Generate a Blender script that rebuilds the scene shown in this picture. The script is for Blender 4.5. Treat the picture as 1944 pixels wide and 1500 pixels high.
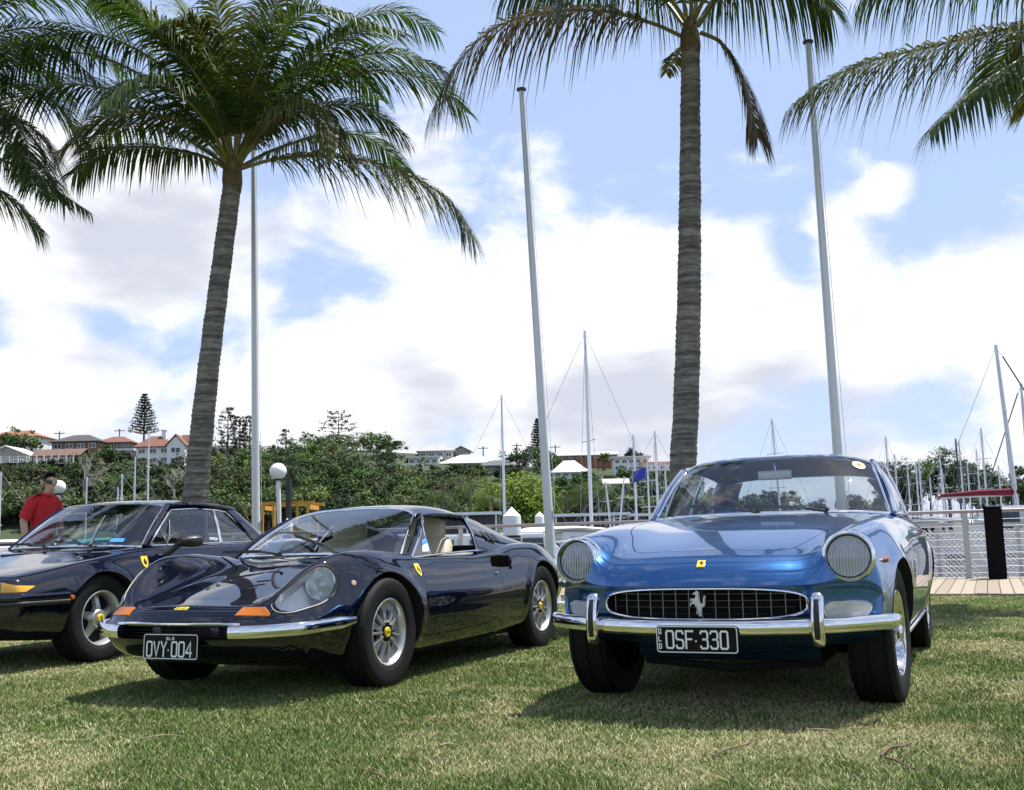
import bpy, bmesh, math, random
import numpy as np
from mathutils import Vector, Matrix
from mathutils.bvhtree import BVHTree

R = math.radians
for _o in list(bpy.data.objects):
    bpy.data.objects.remove(_o)
SC = bpy.context.scene
COL = SC.collection
random.seed(7)
RNG = np.random.default_rng(11)

# ------------------------------------------------------------------ camera
PW, PH = 1944.0, 1500.0
FOC, PITCH, ROLL, CAMH = 2048.0, 0.1330, 0.0259, 0.836
_r = Vector((1, 0, 0)); _f = Vector((0, math.cos(PITCH), math.sin(PITCH))); _u = Vector((0, -math.sin(PITCH), math.cos(PITCH)))
CR = _r * math.cos(ROLL) - _u * math.sin(ROLL)
CU = _r * math.sin(ROLL) + _u * math.cos(ROLL)
CF = _f
CAM = Vector((0, 0, CAMH))
cd = bpy.data.cameras.new('camera'); co = bpy.data.objects.new('camera', cd); COL.objects.link(co)
cd.sensor_width = 36.0; cd.lens = 36.0 * FOC / PW; cd.clip_start = 0.05; cd.clip_end = 6000
M = Matrix((CR, CU, -CF)).transposed().to_4x4(); M.translation = CAM
co.matrix_world = M
SC.camera = co

def ray(u, v):
    return (CF + CR * ((u - PW / 2) / FOC) - CU * ((v - PH / 2) / FOC))
def at_depth(u, v, y):
    """point on the pixel's ray at world depth y"""
    d = ray(u, v); return CAM + d * (y / d.y)
def at_z(u, v, z=0.0):
    d = ray(u, v); return CAM + d * ((z - CAMH) / d.z)
def to_px(p):
    d = Vector(p) - CAM; z = d.dot(CF)
    return (PW / 2 + FOC * d.dot(CR) / z, PH / 2 - FOC * d.dot(CU) / z)

# ------------------------------------------------------------------ sun, sky, exposure
SUN_EL, SUN_AZ = 68.0, 62.0      # azimuth measured from straight ahead (+y) towards +x
SUN_DIR = Vector((math.sin(R(SUN_AZ)) * math.cos(R(SUN_EL)), math.cos(R(SUN_AZ)) * math.cos(R(SUN_EL)), math.sin(R(SUN_EL))))
sl = bpy.data.lights.new('sun', 'SUN'); sl.energy = 5.0; sl.angle = R(0.53); sl.color = (1.0, 0.955, 0.88)
so = bpy.data.objects.new('sun', sl); COL.objects.link(so)
so.rotation_euler = SUN_DIR.to_track_quat('Z', 'Y').to_euler(); so.location = (0, 0, 30)

SC.view_settings.view_transform = 'Standard'
SC.view_settings.look = 'None'
SC.view_settings.gamma = 1.0
SC.view_settings.use_curve_mapping = False
SC.view_settings.exposure = 0.70

world = bpy.data.worlds.new('World'); SC.world = world; world.use_nodes = True
def build_world():
    nt = world.node_tree; N = nt.nodes; L = nt.links
    N.clear()
    out = N.new('ShaderNodeOutputWorld')
    sky = N.new('ShaderNodeTexSky'); sky.sky_type = 'NISHITA'; sky.sun_disc = False
    sky.sun_elevation = R(SUN_EL); sky.sun_rotation = R(SUN_AZ)
    sky.altitude = 0; sky.air_density = 1.0; sky.dust_density = 0.6; sky.ozone_density = 1.5
    bg = N.new('ShaderNodeBackground'); bg.inputs['Strength'].default_value = 0.10
    tc = N.new('ShaderNodeTexCoord')
    def math_(op, a, b=None, clamp=False):
        n = N.new('ShaderNodeMath'); n.operation = op; n.use_clamp = clamp
        for i, v in enumerate((a, b)):
            if v is None: continue
            if isinstance(v, (int, float)): n.inputs[i].default_value = v
            else: L.new(v, n.inputs[i])
        return n.outputs[0]
    def blobs(f, items):
        for (px, wx, amp) in items:
            d = ray(*px).normalized()
            dn = N.new('ShaderNodeVectorMath'); dn.operation = 'DISTANCE'
            L.new(warp, dn.inputs[0]); dn.inputs[1].default_value = d
            mr = N.new('ShaderNodeMapRange'); mr.interpolation_type = 'SMOOTHSTEP'
            mr.inputs['From Min'].default_value = 0.0; mr.inputs['From Max'].default_value = wx * 1.9
            mr.inputs['To Min'].default_value = amp; mr.inputs['To Max'].default_value = 0.0
            L.new(dn.outputs['Value'], mr.inputs['Value'])
            f = math_('ADD', f, mr.outputs[0])
        return f
    # cloud field: noise on the view direction, flattened so that clouds lie in layers
    mp = N.new('ShaderNodeMapping'); mp.inputs['Scale'].default_value = (1.0, 1.0, 1.7); mp.inputs['Location'].default_value = (3.1, 0.4, 1.7)
    L.new(tc.outputs['Generated'], mp.inputs['Vector'])
    n1 = N.new('ShaderNodeTexNoise'); n1.inputs['Scale'].default_value = 5.2; n1.inputs['Detail'].default_value = 9; n1.inputs['Roughness'].default_value = 0.58
    n1.inputs['Distortion'].default_value = 0.25
    L.new(mp.outputs[0], n1.inputs['Vector'])
    # the same noise bends the outlines of the banks
    ws = N.new('ShaderNodeVectorMath'); ws.operation = 'MULTIPLY_ADD'
    L.new(n1.outputs['Color'], ws.inputs[0]); ws.inputs[1].default_value = (.07, .07, .07); L.new(tc.outputs['Generated'], ws.inputs[2])
    wo = N.new('ShaderNodeVectorMath'); wo.operation = 'SUBTRACT'; L.new(ws.outputs[0], wo.inputs[0]); wo.inputs[1].default_value = (.035, .035, .035)
    warp = wo.outputs[0]
    banks = [((1130, 520), .085, .24), ((1340, 480), .065, .24), ((1430, 590), .075, .22), ((1230, 660), .08, .20), ((960, 560), .05, .20),
             ((640, 650), .07, .24), ((800, 600), .05, .22), ((480, 700), .07, .20), ((860, 265), .050, .24), ((1010, 305), .030, .24), ((760, 310), .04, .16),
             ((1800, 560), .06, .26), ((1920, 580), .06, .24), ((1670, 590), .045, .20), ((80, 480), .10, .24), ((80, 720), .07, .22), ((160, 330), .08, .20), ((330, 450), .07, .18), ((640, 400), .055, .20),
             ((1700, 338), .021, .34), ((1580, 428), .024, .34), ((1000, 860), .16, .24), ((1400, 820), .09, .22), ((560, 830), .09, .2), ((1850, 860), .10, .24), ((1840, 680), .04, .2), ((220, 840), .09, .22),
             ((190, 625), .030, -.26), ((660, 500), .036, -.26), ((560, 550), .026, -.24), ((900, 410), .040, -.24), ((1520, 490), .026, -.2), ((1570, 790), .036, -.22), ((1790, 755), .040, -.26), ((1850, 400), .05, -.2), ((1180, 180), .12, -.16), ((1720, 200), .12, -.16), ((740, 90), .10, -.12)]
    banks = [(p_, w_ * 1.06, a_ * (.86 if a_ > 0 else .85)) for p_, w_, a_ in banks]
    field = blobs(math_('ADD', math_('MULTIPLY', math_('SUBTRACT', n1.outputs['Fac'], .5), 1.7), .5), banks)
    sepz = N.new('ShaderNodeSeparateXYZ'); L.new(tc.outputs['Generated'], sepz.inputs[0])
    field = math_('ADD', field, math_('MULTIPLY', math_('SUBTRACT', math_('MULTIPLY', sepz.outputs['Y'], -1.0), -.80, True), .05))
    cov = N.new('ShaderNodeMapRange'); cov.interpolation_type = 'SMOOTHSTEP'
    cov.inputs['From Min'].default_value = 0.52; cov.inputs['From Max'].default_value = 0.82
    L.new(field, cov.inputs['Value'])
    # cloud tone: thick undersides are grey-lavender
    n3 = N.new('ShaderNodeTexNoise'); n3.inputs['Scale'].default_value = 6.0; n3.inputs['Detail'].default_value = 5
    mp3 = N.new('ShaderNodeMapping'); mp3.inputs['Scale'].default_value = (1, 1, 2.6); mp3.inputs['Location'].default_value = (1.3, 5.2, .3)
    L.new(tc.outputs['Generated'], mp3.inputs['Vector']); L.new(mp3.outputs[0], n3.inputs['Vector'])
    tone_f = blobs(n3.outputs['Fac'], [((980, 770), .10, -.20), ((1300, 740), .10, -.20), ((380, 450), .09, -.16), ((1560, 730), .05, -.2), ((800, 690), .06, -.14),
                           ((1150, 480), .12, .2), ((620, 640), .08, .16), ((930, 640), .05, .2), ((1750, 520), .10, .16)])
    tr = N.new('ShaderNodeMapRange'); tr.interpolation_type = 'SMOOTHSTEP'
    tr.inputs['From Min'].default_value = 0.24; tr.inputs['From Max'].default_value = 0.56
    L.new(tone_f, tr.inputs['Value'])
    cmix = N.new('ShaderNodeMix'); cmix.data_type = 'RGBA'
    cmix.inputs['A'].default_value = (4.3, 4.5, 5.2, 1); cmix.inputs['B'].default_value = (7.2, 7.25, 7.4, 1)
    L.new(tr.outputs[0], cmix.inputs['Factor'])
    # a touch of pale haze in the clear blue
    haze = N.new('ShaderNodeMix'); haze.data_type = 'RGBA'; 
    hz = N.new('ShaderNodeMapRange'); hz.interpolation_type = 'SMOOTHSTEP'; hz.inputs['From Min'].default_value = .42; hz.inputs['From Max'].default_value = .85; hz.inputs['To Min'].default_value = .72; hz.inputs['To Max'].default_value = .10
    L.new(sepz.outputs['Z'], hz.inputs['Value']); L.new(hz.outputs[0], haze.inputs['Factor'])
    L.new(sky.outputs[0], haze.inputs['A']); haze.inputs['B'].default_value = (3.6, 4.5, 6.6, 1)
    mix = N.new('ShaderNodeMix'); mix.data_type = 'RGBA'
    L.new(cov.outputs[0], mix.inputs['Factor']); L.new(haze.outputs['Result'], mix.inputs['A']); L.new(cmix.outputs['Result'], mix.inputs['B'])
    L.new(mix.outputs['Result'], bg.inputs['Color'])
    world.cycles.sampling_method = 'MANUAL'; world.cycles.sample_map_resolution = 1024
    L.new(bg.outputs[0], out.inputs['Surface'])
build_world()

# ------------------------------------------------------------------ materials
MATS = {}
def mat(name, color, rough=0.6, metal=0.0, coat=0.0, coat_rough=0.03, spec=0.5, var=0.0, vscale=8.0, bump=0.0, bscale=40.0, color2=None, stretch=(1, 1, 1), emit=None, trans=0.0, coords='Object'):
    if name in MATS: return MATS[name]
    m = bpy.data.materials.new(name); m.use_nodes = True
    nt = m.node_tree; b = nt.nodes['Principled BSDF']
    b.inputs['Base Color'].default_value = (*color, 1); b.inputs['Roughness'].default_value = rough; b.inputs['Metallic'].default_value = metal
    b.inputs['Coat Weight'].default_value = coat; b.inputs['Coat Roughness'].default_value = coat_rough
    b.inputs['Specular IOR Level'].default_value = spec
    if coat >= 1: b.inputs['Coat IOR'].default_value = 1.68
    if trans: b.inputs['Transmission Weight'].default_value = trans
    if emit: b.inputs['Emission Color'].default_value = (*emit[0], 1); b.inputs['Emission Strength'].default_value = emit[1]
    if var or color2 or bump:
        tc = nt.nodes.new('ShaderNodeTexCoord'); mp = nt.nodes.new('ShaderNodeMapping'); mp.inputs['Scale'].default_value = stretch
        nt.links.new(tc.outputs[coords], mp.inputs['Vector'])
    if var or color2:
        n = nt.nodes.new('ShaderNodeTexNoise'); n.inputs['Scale'].default_value = vscale; n.inputs['Detail'].default_value = 6; n.inputs['Roughness'].default_value = .6
        nt.links.new(mp.outputs[0], n.inputs['Vector'])
        c2 = color2 if color2 else tuple(c * (1 - var) for c in color)
        c1 = color if color2 else tuple(min(1, c * (1 + var)) for c in color)
        mx = nt.nodes.new('ShaderNodeMix'); mx.data_type = 'RGBA'
        mr = nt.nodes.new('ShaderNodeMapRange'); mr.inputs['From Min'].default_value = .3; mr.inputs['From Max'].default_value = .7
        nt.links.new(n.outputs['Fac'], mr.inputs['Value']); nt.links.new(mr.outputs[0], mx.inputs['Factor'])
        mx.inputs['A'].default_value = (*c2, 1); mx.inputs['B'].default_value = (*c1, 1)
        nt.links.new(mx.outputs['Result'], b.inputs['Base Color'])
    if bump:
        n = nt.nodes.new('ShaderNodeTexNoise'); n.inputs['Scale'].default_value = bscale; n.inputs['Detail'].default_value = 5
        nt.links.new(mp.outputs[0], n.inputs['Vector'])
        bp = nt.nodes.new('ShaderNodeBump'); bp.inputs['Strength'].default_value = bump; bp.inputs['Distance'].default_value = .02
        nt.links.new(n.outputs['Fac'], bp.inputs['Height']); nt.links.new(bp.outputs[0], b.inputs['Normal'])
    MATS[name] = m
    return m

def glass(name, tint=(.82, .86, .86), refl=1.0, ior=1.55):
    """thin pane: clear with Fresnel reflection"""
    if name in MATS: return MATS[name]
    m = bpy.data.materials.new(name); m.use_nodes = True; nt = m.node_tree; nt.nodes.clear()
    o = nt.nodes.new('ShaderNodeOutputMaterial'); t = nt.nodes.new('ShaderNodeBsdfTransparent'); g = nt.nodes.new('ShaderNodeBsdfGlossy')
    t.inputs[0].default_value = (*tint, 1); g.inputs['Roughness'].default_value = 0.0; g.inputs[0].default_value = (refl, refl, refl, 1)
    # Schlick reflectance of a thin pane, the same from both sides
    ge = nt.nodes.new('ShaderNodeNewGeometry'); dt = nt.nodes.new('ShaderNodeVectorMath'); dt.operation = 'DOT_PRODUCT'
    nt.links.new(ge.outputs['Normal'], dt.inputs[0]); nt.links.new(ge.outputs['Incoming'], dt.inputs[1])
    def mth(op, x, y):
        n = nt.nodes.new('ShaderNodeMath'); n.operation = op
        for i, v in enumerate((x, y)):
            if isinstance(v, (int, float)): n.inputs[i].default_value = v
            else: nt.links.new(v, n.inputs[i])
        return n.outputs[0]
    f0 = 2.4 * ((ior - 1) / (ior + 1)) ** 2
    fac = mth('ADD', f0, mth('MULTIPLY', 1 - f0, mth('POWER', mth('SUBTRACT', 1.0, mth('ABSOLUTE', dt.outputs['Value'], 0)), 5.0)))
    mx = nt.nodes.new('ShaderNodeMixShader')
    nt.links.new(fac, mx.inputs[0]); nt.links.new(t.outputs[0], mx.inputs[1]); nt.links.new(g.outputs[0], mx.inputs[2]); nt.links.new(mx.outputs[0], o.inputs[0])
    MATS[name] = m
    return m

CHROME = mat('chrome', (.78, .78, .80), .06, 1.0)
ALLOY = mat('alloy', (.55, .55, .56), .28, 1.0)
MAGNES = mat('cast_alloy', (.52, .53, .54), .36, .75)
RUBBER = mat('rubber', (.007, .007, .0075), .7, bump=.25, bscale=160, spec=.25)
BLACK = mat('black_trim', (.012, .012, .013), .45)
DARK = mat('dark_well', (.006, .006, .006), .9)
DASH = mat('black_vinyl', (.010, .010, .011), .75, bump=.2, bscale=200)
NAVY = mat('navy_paint', (.0026, .0034, .0105), .5, 0.0, 1.0, .012, spec=0.0)
SLATE = mat('slate_blue_paint', (.0036, .0048, .0145), .5, 0.0, 1.0, .015, spec=0.0)
BLUEP = mat('blue_metallic_paint', (.018, .105, .31), .27, .85, 1.0, .015, spec=.2)
YELLOW = mat('badge_yellow', (.80, .58, .02), .35, 0, .6)
AMBER = mat('amber_lens', (.44, .125, .010), .3, 0, .25)
YAMBER = mat('yellow_amber_lens', (.80, .40, .012), .18, 0, .8)
WHITE = mat('white_paint', (.80, .80, .80), .35)
PLATEB = mat('plate_black', (.006, .006, .006), .5, spec=.15)
PLATEW = mat('plate_white', (.78, .79, .80), .4)
CREAM = mat('cream_leather', (.52, .46, .32), .5, var=.08)
WOOD = mat('wood_rim', (.22, .075, .028), .25, 0, .7)
GLASS = glass('window_glass')
GLASST = glass('tinted_window_glass', (.62, .70, .74))
PLEXI = glass('clear_cover', (.93, .94, .95), 1.0, 1.45)
LENS = glass('lamp_lens', (.90, .93, .93), 1.0, 1.42)
REFLECTOR = mat('lamp_reflector', (.26, .265, .27), .07, 1.0)
BRIGHTREF = mat('bright_reflector', (.85, .86, .88), .25, 1.0)

# ------------------------------------------------------------------ mesh helpers
def tag(o, label=None, cat=None, group=None, kind=None):
    if label: o['label'] = label
    if cat: o['category'] = cat
    if group: o['group'] = group
    if kind: o['kind'] = kind
    return o
def empty(name, loc=(0, 0, 0), rz=0.0, label=None, cat=None, group=None):
    o = bpy.data.objects.new(name, None); COL.objects.link(o); o.location = loc; o.rotation_euler = (0, 0, rz)
    o.empty_display_size = .2
    return tag(o, label, cat, group)
def link_mesh(name, me, m=None, parent=None):
    o = bpy.data.objects.new(name, me); COL.objects.link(o)
    if m is not None and len(me.materials) == 0: me.materials.append(m)
    if parent is not None: o.parent = parent
    return o
def finish(me, smooth=True, angle=35):
    if smooth:
        me.polygons.foreach_set('use_smooth', np.ones(len(me.polygons), bool))
        if angle < 180: me.set_sharp_from_angle(angle=R(angle))
    me.update()
    return me
def raw_mesh(name, verts, faces):
    me = bpy.data.meshes.new(name)
    me.from_pydata([tuple(map(float, v)) for v in verts], [], [tuple(int(i) for i in f) for f in faces])
    return me
def np_mesh(name, V, F):
    """fast path: V (n,3) array, F (m,k) array of equal-sized faces"""
    V = np.asarray(V, np.float32); F = np.asarray(F, np.int32); k = F.shape[1]
    me = bpy.data.meshes.new(name)
    me.vertices.add(len(V)); me.vertices.foreach_set('co', V.ravel())
    me.loops.add(F.size); me.loops.foreach_set('vertex_index', F.ravel())
    me.polygons.add(len(F)); me.polygons.foreach_set('loop_start', np.arange(0, F.size, k, dtype=np.int32))
    me.update(calc_edges=True); me.validate()
    return me
class MB:
    """collects shapes for one mesh"""
    def __init__(s): s.v = []; s.f = []
    def add(s, verts, faces):
        o = len(s.v); s.v += [tuple(p) for p in verts]; s.f += [tuple(i + o for i in f) for f in faces]; return s
    def box(s, x0, x1, y0, y1, z0, z1):
        v = [(x, y, z) for x in (x0, x1) for y in (y0, y1) for z in (z0, z1)]
        return s.add(v, [(0, 1, 3, 2), (4, 6, 7, 5), (0, 4, 5, 1), (2, 3, 7, 6), (0, 2, 6, 4), (1, 5, 7, 3)])
    def tube(s, pts, r, n=8, closed=False, cap=True):
        return s.add(*tube_geo(pts, r, n, closed, cap))
    def lathe(s, prof, n=32, axis='z', org=(0, 0, 0)):
        return s.add(*lathe_geo(prof, n, axis, org))
    def prism(s, outline, z0, z1):
        n = len(outline)
        v = [(x, y, z0) for x, y in outline] + [(x, y, z1) for x, y in outline]
        f = [tuple(range(n))[::-1], tuple(range(n, 2 * n))] + [(i, (i + 1) % n, n + (i + 1) % n, n + i) for i in range(n)]
        return s.add(v, f)
    def bar(s, p, q, w, h, up=(0, 0, 1)):
        p = Vector(p); q = Vector(q); d = (q - p).normalized(); sd = d.cross(Vector(up))
        sd = sd.normalized() if sd.length > 1e-4 else Vector((1, 0, 0)); u = sd.cross(d)
        v = [e + sd * (i * w / 2) + u * (j * h / 2) for e in (p, q) for i, j in ((-1, -1), (1, -1), (1, 1), (-1, 1))]
        return s.add(v, [(0, 1, 2, 3), (7, 6, 5, 4), (0, 4, 5, 1), (1, 5, 6, 2), (2, 6, 7, 3), (3, 7, 4, 0)])
    def build(s, name, m, parent=None, smooth=True, angle=35, bevel=0.0):
        me = raw_mesh(name, s.v, s.f)
        bm = bmesh.new(); bm.from_mesh(me)
        if bevel:
            es = [e for e in bm.edges if len(e.link_faces) == 2 and e.calc_face_angle(0) > .6]
            bmesh.ops.bevel(bm, geom=es, offset=bevel, segments=2, affect='EDGES', clamp_overlap=True)
        bmesh.ops.recalc_face_normals(bm, faces=bm.faces)
        bm.to_mesh(me); bm.free()
        finish(me, smooth, angle)
        return link_mesh(name, me, m, parent)
def tube_geo(pts, r, n=8, closed=False, cap=True):
    P = [Vector(p) for p in pts]; m = len(P)
    rs = r if hasattr(r, '__len__') else [r] * m
    V = []; F = []; prev = None
    for i in range(m):
        if closed: t = (P[(i + 1) % m] - P[i - 1])
        else: t = P[min(i + 1, m - 1)] - P[max(i - 1, 0)]
        t = t.normalized() if t.length > 1e-9 else Vector((0, 0, 1))
        if prev is None:
            a = Vector((0, 0, 1)) if abs(t.z) < .9 else Vector((1, 0, 0))
            a = (a - t * a.dot(t)).normalized()
        else:
            a = (prev - t * prev.dot(t)); a = a.normalized() if a.length > 1e-6 else t.orthogonal().normalized()
        prev = a; b = t.cross(a)
        for k in range(n):
            w = 2 * math.pi * k / n
            V.append(P[i] + (a * math.cos(w) + b * math.sin(w)) * rs[i])
    for i in range(m if closed else m - 1):
        j = (i + 1) % m
        for k in range(n):
            F.append((i * n + k, i * n + (k + 1) % n, j * n + (k + 1) % n, j * n + k))
    if cap and not closed:
        F.append(tuple(range(n))[::-1]); F.append(tuple(range((m - 1) * n, m * n)))
    return V, F
def lathe_geo(prof, n=32, axis='z', org=(0, 0, 0)):
    """prof: list of (radius, height along axis)"""
    V = []; F = []; m = len(prof)
    for r_, h in prof:
        for k in range(n):
            w = 2 * math.pi * k / n; c = r_ * math.cos(w); s_ = r_ * math.sin(w)
            p = {'z': (c, s_, h), 'y': (c, h, s_), 'x': (h, c, s_)}[axis]
            V.append((p[0] + org[0], p[1] + org[1], p[2] + org[2]))
    for i in range(m - 1):
        for k in range(n):
            F.append((i * n + k, i * n + (k + 1) % n, (i + 1) * n + (k + 1) % n, (i + 1) * n + k))
    if prof[0][0] > 1e-5: F.append(tuple(range(n))[::-1])
    if prof[-1][0] > 1e-5: F.append(tuple(range((m - 1) * n, m * n)))
    return V, F
def pchip(xs, ys):
    o = np.argsort(xs); x = np.array(xs, float)[o]; y = np.array(ys, float)[o]
    h = np.diff(x); d = np.diff(y) / h; n = len(x); m = np.zeros(n)
    if n == 2: m[:] = d[0]
    else:
        for i in range(1, n - 1):
            if d[i - 1] * d[i] > 0:
                w1 = 2 * h[i] + h[i - 1]; w2 = h[i] + 2 * h[i - 1]
                m[i] = (w1 + w2) / (w1 / d[i - 1] + w2 / d[i])
        m[0] = d[0]; m[-1] = d[-1]
    def f(t):
        t = np.clip(np.asarray(t, float), x[0], x[-1])
        k = np.clip(np.searchsorted(x, t, side='right') - 1, 0, n - 2)
        s = (t - x[k]) / h[k]
        return ((1 + 2 * s) * (1 - s) ** 2 * y[k] + s * (1 - s) ** 2 * h[k] * m[k] + s * s * (3 - 2 * s) * y[k + 1] + s * s * (s - 1) * h[k] * m[k + 1])
    return f
def key(*pairs):
    return pchip([p[0] for p in pairs], [p[1] for p in pairs])
def curve(pts, n):
    """smooth curve through pts, n samples"""
    P = np.array(pts, float)
    d = np.r_[0, np.cumsum(np.linalg.norm(np.diff(P, axis=0), axis=1))]
    t = np.linspace(0, d[-1], n)
    if len(P) == 2: return P[0] + (P[1] - P[0]) * np.linspace(0, 1, n)[:, None]
    # Catmull-Rom on chord length
    out = np.zeros((n, 3))
    Tn = np.zeros_like(P)
    Tn[1:-1] = (P[2:] - P[:-2]) / (d[2:] - d[:-2])[:, None]
    Tn[0] = (P[1] - P[0]) / (d[1] - d[0]); Tn[-1] = (P[-1] - P[-2]) / (d[-1] - d[-2])
    k = np.clip(np.searchsorted(d, t, side='right') - 1, 0, len(P) - 2)
    h = d[k + 1] - d[k]; s = ((t - d[k]) / h)[:, None]; h = h[:, None]
    out = (1 + 2 * s) * (1 - s) ** 2 * P[k] + s * (1 - s) ** 2 * h * Tn[k] + s * s * (3 - 2 * s) * P[k + 1] + s * s * (s - 1) * h * Tn[k + 1]
    return out
def mirror_curve(half, n):
    """half: points from the centre line (b=0) out to +b; returns a full curve from -b to +b"""
    full = [(p[0], -p[1], p[2]) for p in half[::-1] if p[1] > 1e-6] + [tuple(p) for p in half]
    return curve(full, n)
def grid_faces(r, c):
    return [(i * c + j, i * c + j + 1, (i + 1) * c + j + 1, (i + 1) * c + j) for i in range(r - 1) for j in range(c - 1)]
def ruled(A, B, m, bulge=0.0, bdir=None):
    """grid of m rows between curves A and B; bulge pushes the middle along bdir"""
    A = np.asarray(A); B = np.asarray(B); G = []
    for i in range(m):
        s = i / (m - 1); row = A + (B - A) * s
        if bulge and bdir is not None: row = row + np.array(bdir) * bulge * 4 * s * (1 - s)
        G.append(row)
    return np.array(G)
def grid_obj(name, G, m, parent, thick=0.0, offset=-1, angle=50):
    r, c = G.shape[:2]
    me = raw_mesh(name, G.reshape(-1, 3), grid_faces(r, c))
    o = link_mesh(name, me, m, parent)
    if thick:
        bm = bmesh.new(); bm.from_mesh(me)
        bmesh.ops.solidify(bm, geom=bm.faces[:], thickness=thick)
        bmesh.ops.recalc_face_normals(bm, faces=bm.faces)
        bm.to_mesh(me); bm.free()
    finish(me, True, angle)
    return o
def boolean(me, cutters, op='DIFFERENCE'):
    o = bpy.data.objects.new('tmp', me); COL.objects.link(o); tmp = [o]
    for c in cutters:
        co_ = bpy.data.objects.new('tmpc', c); COL.objects.link(co_); tmp.append(co_)
        md = o.modifiers.new('b', 'BOOLEAN'); md.object = co_; md.operation = op; md.solver = 'EXACT'; md.material_mode = 'TRANSFER'
    bpy.context.view_layer.update()
    dg = bpy.context.evaluated_depsgraph_get()
    res = bpy.data.meshes.new_from_object(o.evaluated_get(dg))
    for t in tmp: bpy.data.objects.remove(t)
    return res
def closed_mesh(mb, m):
    me = raw_mesh('cut', mb.v, mb.f)
    bm = bmesh.new(); bm.from_mesh(me); bmesh.ops.recalc_face_normals(bm, faces=bm.faces); bm.to_mesh(me); bm.free()
    me.materials.append(m); me.update()
    return me
def extrude_poly(P, n0, n1, m):
    """closed prism from 3D outline P: P+n0 .. P+n1"""
    P = [Vector(p) for p in P]; k = len(P); mb = MB()
    v = [p + Vector(n0) for p in P] + [p + Vector(n1) for p in P]
    mb.add(v, [tuple(range(k))[::-1], tuple(range(k, 2 * k))] + [(i, (i + 1) % k, k + (i + 1) % k, k + i) for i in range(k)])
    return closed_mesh(mb, m)
def offset2d(poly, d):
    """offset a closed 2D polygon outwards by d"""
    P = np.array(poly, float); n = len(P)
    area = 0.5 * np.sum(P[:, 0] * np.roll(P[:, 1], -1) - np.roll(P[:, 0], -1) * P[:, 1])
    out = []
    for i in range(n):
        e0 = P[i] - P[i - 1]; e1 = P[(i + 1) % n] - P[i]
        n0 = np.array([e0[1], -e0[0]]) / (np.linalg.norm(e0) + 1e-12); n1 = np.array([e1[1], -e1[0]]) / (np.linalg.norm(e1) + 1e-12)
        b = n0 + n1; b = b / (np.linalg.norm(b) + 1e-12); k = 1 / max(.45, b.dot(n0))
        out.append(P[i] + b * d * k * (1 if area > 0 else -1))
    return np.array(out)
def smooth_closed(P, n):
    """closed Catmull-Rom through P with n samples"""
    P = np.array(P, float); m = len(P); out = []
    for q in range(n):
        t = q / n * m; i = int(t); s = t - i
        p0, p1, p2, p3 = P[(i - 1) % m], P[i % m], P[(i + 1) % m], P[(i + 2) % m]
        out.append(.5 * (2 * p1 + (p2 - p0) * s + (2 * p0 - 5 * p1 + 4 * p2 - p3) * s * s + (3 * p1 - p0 - 3 * p2 + p3) * s ** 3))
    return np.array(out)
def copy_tree(o, parent=None):
    c = o.copy(); COL.objects.link(c); c.parent = parent
    for ch in list(o.children): copy_tree(ch, c)
    return c

# stroke lettering: simple block characters as polylines on a 0..1 x 0..1.6 cell
GLYPH = {
    'O': [[(.15, 0), (.85, 0), (1, .15), (1, 1.45), (.85, 1.6), (.15, 1.6), (0, 1.45), (0, .15), (.15, 0)]],
    'V': [[(0, 1.6), (.5, 0), (1, 1.6)]],
    'Y': [[(0, 1.6), (.5, .8), (1, 1.6)], [(.5, .8), (.5, 0)]],
    'S': [[(1, 1.35), (.85, 1.6), (.15, 1.6), (0, 1.4), (0, 1.0), (.15, .82), (.85, .78), (1, .6), (1, .2), (.85, 0), (.15, 0), (0, .25)]],
    'F': [[(0, 0), (0, 1.6), (1, 1.6)], [(0, .85), (.8, .85)]],
    '3': [[(0, 1.4), (.15, 1.6), (.85, 1.6), (1, 1.42), (1, 1.0), (.85, .84), (.35, .84)], [(.85, .84), (1, .66), (1, .18), (.85, 0), (.15, 0), (0, .2)]],
    '4': [[(.8, 0), (.8, 1.6), (0, .5), (0, .42), (1.05, .42)]],
    'Q': [[(.15, 0), (.85, 0), (1, .15), (1, 1.45), (.85, 1.6), (.15, 1.6), (0, 1.45), (0, .15), (.15, 0)], [(.6, .35), (1.05, -.1)]],
    'L': [[(0, 1.6), (0, 0), (1, 0)]],
    'D': [[(0, 0), (0, 1.6), (.7, 1.6), (1, 1.3), (1, .3), (.7, 0), (0, 0)]],
    'i': [[(.5, 0), (.5, 1.0)], [(.5, 1.3), (.5, 1.5)]],
    'n': [[(0, 0), (0, 1.0)], [(0, .8), (.4, 1.05), (.85, .9), (.9, 0)]],
    'o': [[(.2, 0), (.8, 0), (1, .3), (1, .75), (.8, 1.05), (.2, 1.05), (0, .75), (0, .3), (.2, 0)]],
    'a': [[(.1, .95), (.4, 1.05), (.85, .95), (.9, 0)], [(.9, .6), (.3, .6), (.05, .3), (.3, 0), (.9, .2)]],
    'e': [[(0, .55), (1, .55), (.9, .95), (.5, 1.08), (.1, .9), (0, .5), (.15, .1), (.5, 0), (.95, .12)]],
    'r': [[(.1, 0), (.1, 1.0)], [(.1, .7), (.4, 1.05), (.9, 1.0)]],
    't': [[(.4, 1.5), (.4, .2), (.6, 0), (.9, .05)], [(.05, 1.05), (.85, 1.05)]],
}
for _k in '0': GLYPH[_k] = GLYPH['O']
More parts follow.
